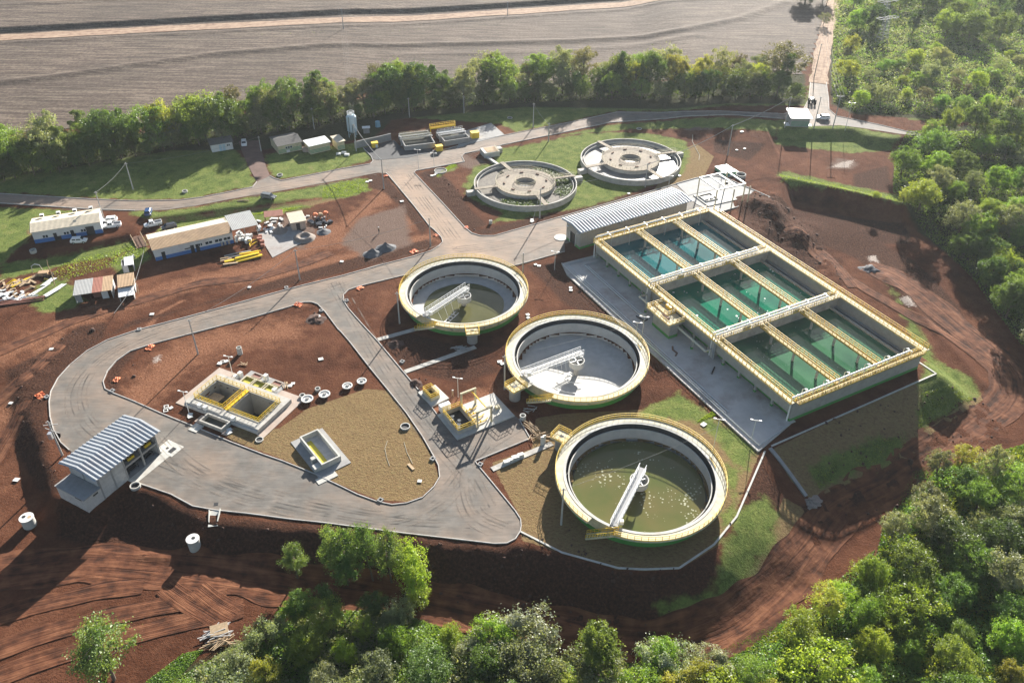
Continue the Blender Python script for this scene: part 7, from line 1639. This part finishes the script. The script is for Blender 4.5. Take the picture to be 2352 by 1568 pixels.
def crown_mesh(name, seed, kind, m):
    rng = np.random.default_rng(seed); pts, nor = [], []
    H, Rr, z0, lob, nl, ls = dict(round=(9,3.8,1.0,60,26000,.12), tall=(12,2.9,1.3,60,24000,.12), airy=(9,3.8,1.2,60,14000,.12), bush=(4.2,2.9,.1,40,15000,.10), pine=(9.5,3.0,3.4,0,16000,.11), spire=(12,2.3,1.2,0,8500,.17))[kind]
    limbs = []
    if lob:
        cz, hz_ = (H+z0)/2, (H-z0)/2; sq = rng.uniform(.75,1.25,2); off = np.append(rng.normal(size=2)*.6, 0)
        for i in range(lob):
            while True:
                q = rng.uniform(-1,1,3)
                if .2 < np.linalg.norm(q*np.array([1,1,.9])) < 1.08: break
            q[2] = q[2]*.9+.06; taper = 1-.28*max(q[2],0) if kind != 'tall' else 1-.35*abs(q[2])
            c = np.array([q[0]*Rr*.86*taper*sq[0], q[1]*Rr*.86*taper*sq[1], cz+q[2]*hz_*.84])+off*(q[2]*.5+.3); lr = Rr*rng.uniform(.14,.40)*(1.0 if kind != 'airy' else .8)
            limbs.append((c, lr)); k = int(nl/lob*rng.uniform(.6,1.4))
            d = rng.normal(size=(k,3)); d[:,2] = d[:,2]*.85+.28; d /= np.linalg.norm(d, axis=1)[:,None]
            rad = lr*rng.uniform(.35,1.0,(k,1))**.5*(1+.35*rng.normal(size=(k,1))**2*.35)*(1+.25*np.sin(d[:,:1]*5+i)*np.sin(d[:,1:2]*4+2*i))
            p = c+d*rad*np.array([1,1,.78]); pts.append(p); nor.append(d)
    else:
        whorls = 9 if kind == 'pine' else 16
        for w in range(whorls):
            f = (w+.5)/whorls; z = z0+(H-z0)*f; R0_ = Rr*((1-f)**.75 if kind == 'spire' else (1-f)**.55*(.75+.5*f))+.25
            nb = 7
            for b_ in range(nb):
                a = rng.uniform(0,6.28); L = R0_*rng.uniform(.55,1.25); tip = np.array([math.cos(a)*L, math.sin(a)*L, z+L*(.22 if kind == 'pine' else -.12)])
                limbs.append((tip, .2)); k = int(nl/whorls/nb*(1.5-f)); t = rng.uniform(.3 if kind == 'pine' else .2,1.05,(k,1))**.6
                base = np.array([0,0,z-.2]); p = base+(tip-base)*t+rng.normal(size=(k,3))*np.array([.30,.30,.2])*(.4+t); d = rng.normal(size=(k,3)); d[:,2] += .7; d /= np.linalg.norm(d, axis=1)[:,None]
                pts.append(p); nor.append(d)
    C = np.concatenate(pts); N = np.concatenate(nor); C[:,2] = np.maximum(C[:,2], .1)
    if not lob and kind == 'pine':
        g = np.sin(C[:,0]*3.3+1.7*np.sin(C[:,2]*2.2))+np.sin(C[:,1]*3.5+1.7*np.sin(C[:,0]*1.9+seed))+np.sin(C[:,2]*4.2+seed)
        k = g+rng.normal(size=len(g))*.5 > -.3; C, N = C[k], N[k]
    if lob:   # ragged: leaves gather in sprays with gaps between them
        ph = rng.uniform(0,6.28,6); g = np.sin(C[:,0]*2.9+ph[0]+1.3*np.sin(C[:,1]*1.7+ph[1]))+np.sin(C[:,1]*3.1+ph[2]+1.3*np.sin(C[:,2]*1.9+ph[3]))+np.sin(C[:,2]*3.3+ph[4]+1.3*np.sin(C[:,0]*1.8+ph[5]))
        k = g+rng.normal(size=len(g))*.5 > -.12; C, N = C[k], N[k]
    V, Fq = leaves(rng, C, N, ls); me = np_mesh(name, V, Fq, m)
    tb = MB(); th = H*.8 if not lob else H*.72; lean = rng.normal(size=2)*.25
    tb.tube([(0,0,-.6),(lean[0]*.4,lean[1]*.4,th*.4),(lean[0],lean[1],th*.75),(lean[0]*1.1,lean[1]*1.1,th)], [.20,.16,.10,.04], 7)
    idx = rng.permutation(len(limbs))[:12 if lob else 22]
    for i in idx:
        c, lr = limbs[i]; zb = min(c[2]*.62, th*.85) if lob else c[2]-.3; f = zb/th; st = (lean[0]*f, lean[1]*f, zb); mid = ((st[0]+c[0])/2, (st[1]+c[1])/2, (zb+c[2])/2+.15); tb.tube([st, mid, tuple(c)], [.07,.05,.02], 5)
    tm = bpy.data.meshes.new('trunk'); tm.from_pydata(tb.v, [], tb.f); tm.materials.append(M['bark'])
    return me, tm, (H, Rr)
KINDS = {
 'dark': ('broadleaf_tree','dark green rounded tree','round','leaf_dark',3), 'mid': ('broadleaf_tree','mid green rounded tree','round','leaf_mid',3), 'bright': ('broadleaf_tree','bright green leafy tree','round','leaf_bright',3),
 'yellow': ('broadleaf_tree','yellow green airy tree','airy','leaf_yellow',2), 'grey': ('broadleaf_tree','grey green feathery tree','airy','leaf_grey',3), 'talldark': ('broadleaf_tree','tall dark slender tree','tall','leaf_dark',2), 'tallmid': ('broadleaf_tree','tall mid green slender tree','tall','leaf_mid',2),
 'white': ('flowering_tree','white flecked blossoming tree','bush','leaf_white',2), 'bush': ('shrub','low bright green shrub','bush','leaf_bright',2), 'bushmid': ('shrub','low mid green shrub','bush','leaf_mid',2), 'bushgrey': ('shrub','low grey green shrub','bush','leaf_grey',2), 'pine': ('pine_tree','feathery light green pine','pine','leaf_pine',3), 'spire': ('conifer_tree','dark pointed conifer','spire','leaf_dark',1), 'dry': ('bare_tree','thin brownish half bare tree','airy','leaf_dry',2)}
VAR = {}
for i, (k, (nm, lb, sh_, mt, nv)) in enumerate(KINDS.items()): VAR[k] = [crown_mesh('crown', 100+i*10+j, sh_, M[mt]) for j in range(nv)]
ORD = ['zeroth','first','second','third','fourth','fifth','sixth','seventh','eighth','ninth','tenth','eleventh','twelfth','thirteenth','fourteenth','fifteenth','sixteenth','seventeenth','eighteenth','nineteenth']
TENS = ['','','twenty','thirty','forty','fifty','sixty','seventy']
def ordn(n):
    if n < 20: return ORD[n]
    t, u = divmod(n, 10); return (TENS[t]+'-'+ORD[u]) if u else TENS[t][:-1]+'ieth'
trng = random.Random(21); NT = 0
def tree(p, kind, H, lab, group, wide=1.0):
    global NT
    nm = KINDS[kind][0]; me, tm, (h0, r0) = trng.choice(VAR[kind]); s = H/h0
    t = thing(nm, lab, 'shrub' if nm == 'shrub' else 'tree', p, trng.uniform(0,6.28), group); t.scale = (s*wide*trng.uniform(.78,1.2), s*wide*trng.uniform(.78,1.2), s); t.rotation_euler = (R(trng.uniform(-7,7)), R(trng.uniform(-7,7)), t.rotation_euler.z)
    link('trunk', tm, t); link('crown', me, t); NT += 1
    return t
def grp(pre, spots, post, group):
    """spots sorted from the left; labels by kind and order"""
    spots = sorted(spots, key=lambda q: q[0])
    for i, (u, v, k, H, *w) in enumerate(spots): tree(gt(u, v), k, H, f'{KINDS[k][1]}, {ordn(i+1)} from left {post}', group, w[0] if w else 1.0)
def interp(pts, u):
    for (a, b), (c, d) in zip(pts, pts[1:]):
        if a <= u <= c: return b+(d-b)*(u-a)/(c-a)
    return pts[-1][1]
LOWE = [(-40,420),(0,416),(160,393),(340,356),(520,328),(700,296),(900,263),(1100,243),(1300,233),(1500,230),(1850,230)]
def belt(off, step, pal, hs, jit):
    out, u = [], -30
    while u < 1835:
        out.append((u+trng.uniform(-7,7), interp(LOWE, max(-40,u))-off+trng.uniform(-jit,jit), trng.choice(pal), trng.uniform(*hs), trng.uniform(.9,1.2))); u += step*trng.uniform(.8,1.25)
    return out
grp('', belt(2, 33, ['dark','dark','grey','dark','dark','mid','talldark'], (5,11), 3), 'in the front row of the field belt', 'tree belt, front row')
grp('', belt(16, 40, ['mid','dark','dark','grey','mid','talldark','yellow','grey'], (8.5,16), 4), 'in the middle row of the field belt', 'tree belt, middle row')
grp('', [q for q in belt(30, 46, ['grey','mid','grey','tallmid','dry','dry','grey','talldark'], (9,17), 5) if not (280 < q[0] < 380)], 'in the back row of the field belt', 'tree belt, back row')
for u, v, k, H, lab in ((205,345,'talldark',13.5,'tall dark tree rising above the left end of the belt'),(1418,215,'spire',15,'dark pointed conifer rising above the right half of the belt'),(480,300,'dark',12,'large dark tree of the belt left of the white hut'),(610,280,'yellow',11.5,'large yellow topped tree of the belt behind the driveway'),(1240,205,'mid',13.5,'tall spreading tree near the middle of the belt, above the slab'),(965,225,'grey',10,'silvery crowned tree in the belt above the basins'),(1300,200,'grey',13.5,'tall pale tree in the belt left of the conifer')):
    tree(gt(u,v), k, H, lab, 'landmark trees of the belt', 1.1)
# wood on the right, above the east road
def scatter(poly, n, pal, hs, dmin):
    out = []; us = [q[0] for q in poly]; vs = [q[1] for q in poly]; tries = 0
    while len(out) < n and tries < 6000:
        tries += 1; u, v = trng.uniform(min(us),max(us)), trng.uniform(min(vs),max(vs))
        if not inside(np.array([[u,v]]), poly)[0]: continue
        sc = .5+v/1568
        if any((u-a[0])**2+((v-a[1])*1.6)**2 < (dmin*sc)**2 for a in out): continue
        out.append((u, v, trng.choice(pal), trng.uniform(*hs), trng.uniform(.95,1.3)))
    return out
grp('', scatter([(1935,10),(2400,-20),(2400,110),(2200,115),(1960,105)], 26, ['dark','mid','dark','talldark','mid','dark'], (9,13), 46), 'among the tall trees at the upper right', 'tall trees at the upper right')
grp('', scatter([(1935,120),(2200,125),(2400,120),(2400,255),(2280,262),(1990,255),(1930,225)], 36, ['grey','grey','bushgrey','mid','bushmid','bright','dry'], (4,7), 44), 'in the scrub above the east road', 'scrub trees above the east road')
for u, v, k, H, lab in ((1968,70,'bright',9.5,'pale green rounded tree at the wood corner beside the dirt road'),(1948,130,'yellow',9,'yellow green rounded tree beside the dirt road bend'),(1938,188,'yellow',8.5,'yellow green round tree at the end of the entrance road'),(1890,60,'grey',6,'grey green shrub between the field and dirt road')):
    tree(gt(u,v), k, H, lab, 'trees beside the dirt road', 1.25)
grp('', scatter([(1830,-8),(1905,-5),(1900,22),(1850,20)], 5, ['dark','talldark'], (9,12), 26), 'in the dark clump at the field corner', 'dark clump at the field corner')
grp('', scatter([(2100,310),(2400,312),(2400,900),(2345,790),(2240,640),(2140,520),(2070,450),(2068,360)], 44, ['mid','mid','dark','bright','grey','mid','dark'], (7,11), 46), 'in the wood along the right edge', 'wood along the right edge')
for u, v, k, H, lab in ((2072,470,'yellow',4.5,'yellow green shrub at the right end of the grassy ridge'),(2010,452,'bush',1.6,'small shrub on the grassy ridge'),(2260,560,'yellow',8,'yellow green tree at the lower edge of the right wood'),(2300,640,'bright',8,'bright green tree bulging from the right wood')):
    tree(gt(u,v), k, H, lab, 'trees by the grassy ridge', 1.15)
# lower right and bottom wood
grp('', scatter([(2170,1140),(2240,1090),(2420,1020),(2420,1400),(2200,1400),(2050,1330),(2040,1220)], 26, ['mid','dark','dark','mid','grey','talldark'], (5.5,8.5), 62), 'in the dark wood at the lower right', 'dark wood at the lower right')
grp('', scatter([(1960,1330),(2060,1350),(2200,1420),(2420,1420),(2420,1640),(1640,1640),(1660,1530),(1840,1420)], 24, ['bright','mid','bright','bush','mid','yellow'], (4.5,7.5), 62), 'in the bright wood, bottom right corner', 'bright wood at the bottom right')
grp('', scatter([(600,1450),(700,1425),(900,1430),(1100,1480),(1300,1520),(1600,1540),(1640,1660),(420,1660),(520,1560)], 40, ['mid','bright','grey','yellow','mid','bright','dark','bushgrey'], (4.2,7), 56), 'in the wood along the bottom edge', 'wood along the bottom edge')
for u, v, k, H, lab in ((1168,1500,'white',6.5,'white blossoming tree at the bottom, in front of the red track'),(1375,1560,'tallmid',13,'tall green tree standing alone at the bottom middle'),(1090,1500,'white',3.5,'small white blossoming shrub left of the larger white tree'),(1530,1545,'white',5.5,'white flecked tree at the bottom, right of the tall tree'),(1620,1545,'white',5,'white flecked shrub farthest right along the bottom'),(960,1392,'bush',3.2,'lone bright shrub on the red track below the pines'),(765,1405,'talldark',7,'dark tree at the wood edge below the pines'),(700,1420,'dark',6,'dark rounded tree at the wood edge left of the track'),(860,1410,'dark',5,'dark shrubby tree at the wood edge below the pine group'),
  (2150,1090,'grey',6.5,'grey green feathery tree at the bend of the lower track'),(2200,1075,'yellow',6,'yellow green feathery tree behind the track bend'),(1985,1330,'bush',3.5,'bright shrub where the track leaves the lower right wood'),(1930,1380,'bush',3.5,'bright shrub at the tip of the lower right wood'),(2000,1400,'bush',4.5,'bright bushy tree in the gap of the lower right wood')):
    tree(gt(u,v), k, H, lab, 'single trees along the lower wood edge', 1.1)
for u, v, H, w, lab in ((684,1328,8.0,.9,'small lone pine left of the pine group'),(772,1316,11.5,.7,'leftmost pine of the group below the road'),(815,1330,11.5,.75,'second pine of the group below the road'),(857,1332,12,.75,'third pine of the group below the road'),(900,1336,11.5,.72,'fourth pine of the group below the road'),(800,1345,8,.9,'short pine in the shade before the pine group'),(262,1560,12.0,1.25,'large feathery pine alone at the lower left')):
    tree(gt(u,v), 'pine', H, lab, 'pines below the road', w)
tree(gt(945,1345), 'bright', 9, 'bright green tree at the right end of the pine group', 'pines below the road', 1.0)
# undergrowth: one mass nobody could count
def thicket(name, polys, n, m, hmax, seed, ls=.2):
    rng = np.random.default_rng(seed); C, N = [], []
    for poly in polys:
        q = np.array(zp(poly)); k = n//len(polys); P = np.c_[rng.uniform(q[:,0].min(),q[:,0].max(),k*3), rng.uniform(q[:,1].min(),q[:,1].max(),k*3)]
        P = P[inside(P, q)][:k]; e = np.clip(seg_dist(P, q)/4, 0, 1)
        hh = hmax*e*np.clip(.35+.5*vnoise(P,5,seed)+.4*vnoise(P,2.2,seed+1), 0.03, 1.1)
        z = terrain(P)+hh*rng.uniform(.25,1,len(P)); g = .6; gx_ = vnoise(P+[g,0],5,seed)-vnoise(P-[g,0],5,seed); gy_ = vnoise(P+[0,g],5,seed)-vnoise(P-[0,g],5,seed)
        C.append(np.c_[P,z]); d = np.c_[-gx_,-gy_,np.full(len(P),.7)]; N.append(d/np.linalg.norm(d,axis=1)[:,None])
    V, Fq = leaves(rng, np.concatenate(C), np.concatenate(N), ls); me = np_mesh(name, V, Fq, M[m]); o = link(name, me); o['kind'] = 'stuff'; return o
T1 = [[(1915,0),(2420,-30),(2420,268),(2285,270),(1965,258),(1915,235),(1910,190)]]; T2 = [[(2085,300),(2420,305),(2420,900),(2345,790),(2235,640),(2100,490),(2050,440),(2055,360)]]
T3 = [[(1640,1640),(1650,1530),(1830,1410),(1930,1360),(2010,1290),(2030,1200),(2110,1120),(2150,1075),(2420,1000),(2420,1640)]]; T4 = [[(360,1660),(400,1560),(600,1450),(720,1400),(900,1400),(1100,1470),(1300,1515),(1640,1530),(1640,1660)]]
T5 = [[(-60,415),(0,406),(160,384),(340,347),(520,322),(700,293),(900,262),(1100,242),(1300,232),(1500,228),(1850,228),(1855,200),(1500,195),(1200,205),(900,230),(500,290),(0,375)]]
thicket('undergrowth', T1, 80000, 'leaf_grey', 4.4, 1, .27); thicket('undergrowth', T1, 60000, 'leaf_mid', 3.6, 2, .27)
thicket('undergrowth', T2, 50000, 'leaf_mid', 4.5, 3, .22); thicket('undergrowth', T3, 80000, 'leaf_mid', 4.2, 4, .18); thicket('undergrowth', T3, 50000, 'leaf_bright', 3.6, 5, .18)
thicket('undergrowth', T4, 60000, 'leaf_mid', 3.8, 6, .18); thicket('undergrowth', T4, 36000, 'leaf_grey', 3.6, 7, .18); thicket('undergrowth', T5, 60000, 'leaf_dark', 4.5, 8, .22)
thicket('weeds', [[(742,432),(784,416),(842,412),(848,436),(800,452),(740,455)],[(1050,380),(1003,405),(1010,395),(1040,375)],[(100,640),(150,600),(330,560),(345,590),(250,615),(160,640)],[(1788,400),(1905,420),(2088,458),(2092,470),(1900,432),(1795,410)],[(1640,900+40),(1655,950),(1600,970)],[(0,110),(784,70),(1568,16),(1568,22),(784,76),(0,116)],[(560,495),(640,480),(700,474),(640,490)]], 16000, 'leaf_bright', .7, 9, .13)
thicket('weeds', [[(330,1568),(420,1500),(470,1490),(400,1568)],[(2040,1190),(2100,1080),(2160,1060),(2120,1130)],[(1860,1390),(1960,1300),(2010,1260),(1990,1330)],[(1640,1500),(1760,1440),(1850,1400),(1800,1460)]], 9000, 'leaf_mid', 1.2, 14, .14)
thicket('weeds', [[(1860,1080),(2000,1010),(2090,1000),(2060,1060),(1880,1120)],[(2110,905),(2190,885),(2240,915),(2110,985)]], 6000, 'leaf_mid', .35, 10, .12)

# ------------------------------------------------------------------ air
hb = MB(); hb.box(-640,640,-90,820,-12,112); hz_o = hb.build('haze', None or []); hz_o['kind'] = 'stuff'
hm = bpy.data.materials.new('haze'); hm.use_nodes = True; hn = hm.node_tree; hn.nodes.clear(); pv = hn.nodes.new('ShaderNodeVolumePrincipled'); ho = hn.nodes.new('ShaderNodeOutputMaterial')
pv.inputs['Color'].default_value = (.86,.93,1,1); pv.inputs['Density'].default_value = HAZE; pv.inputs['Anisotropy'].default_value = .35; hn.links.new(pv.outputs[0], ho.inputs['Volume'])
hz_o.data.materials.append(hm)
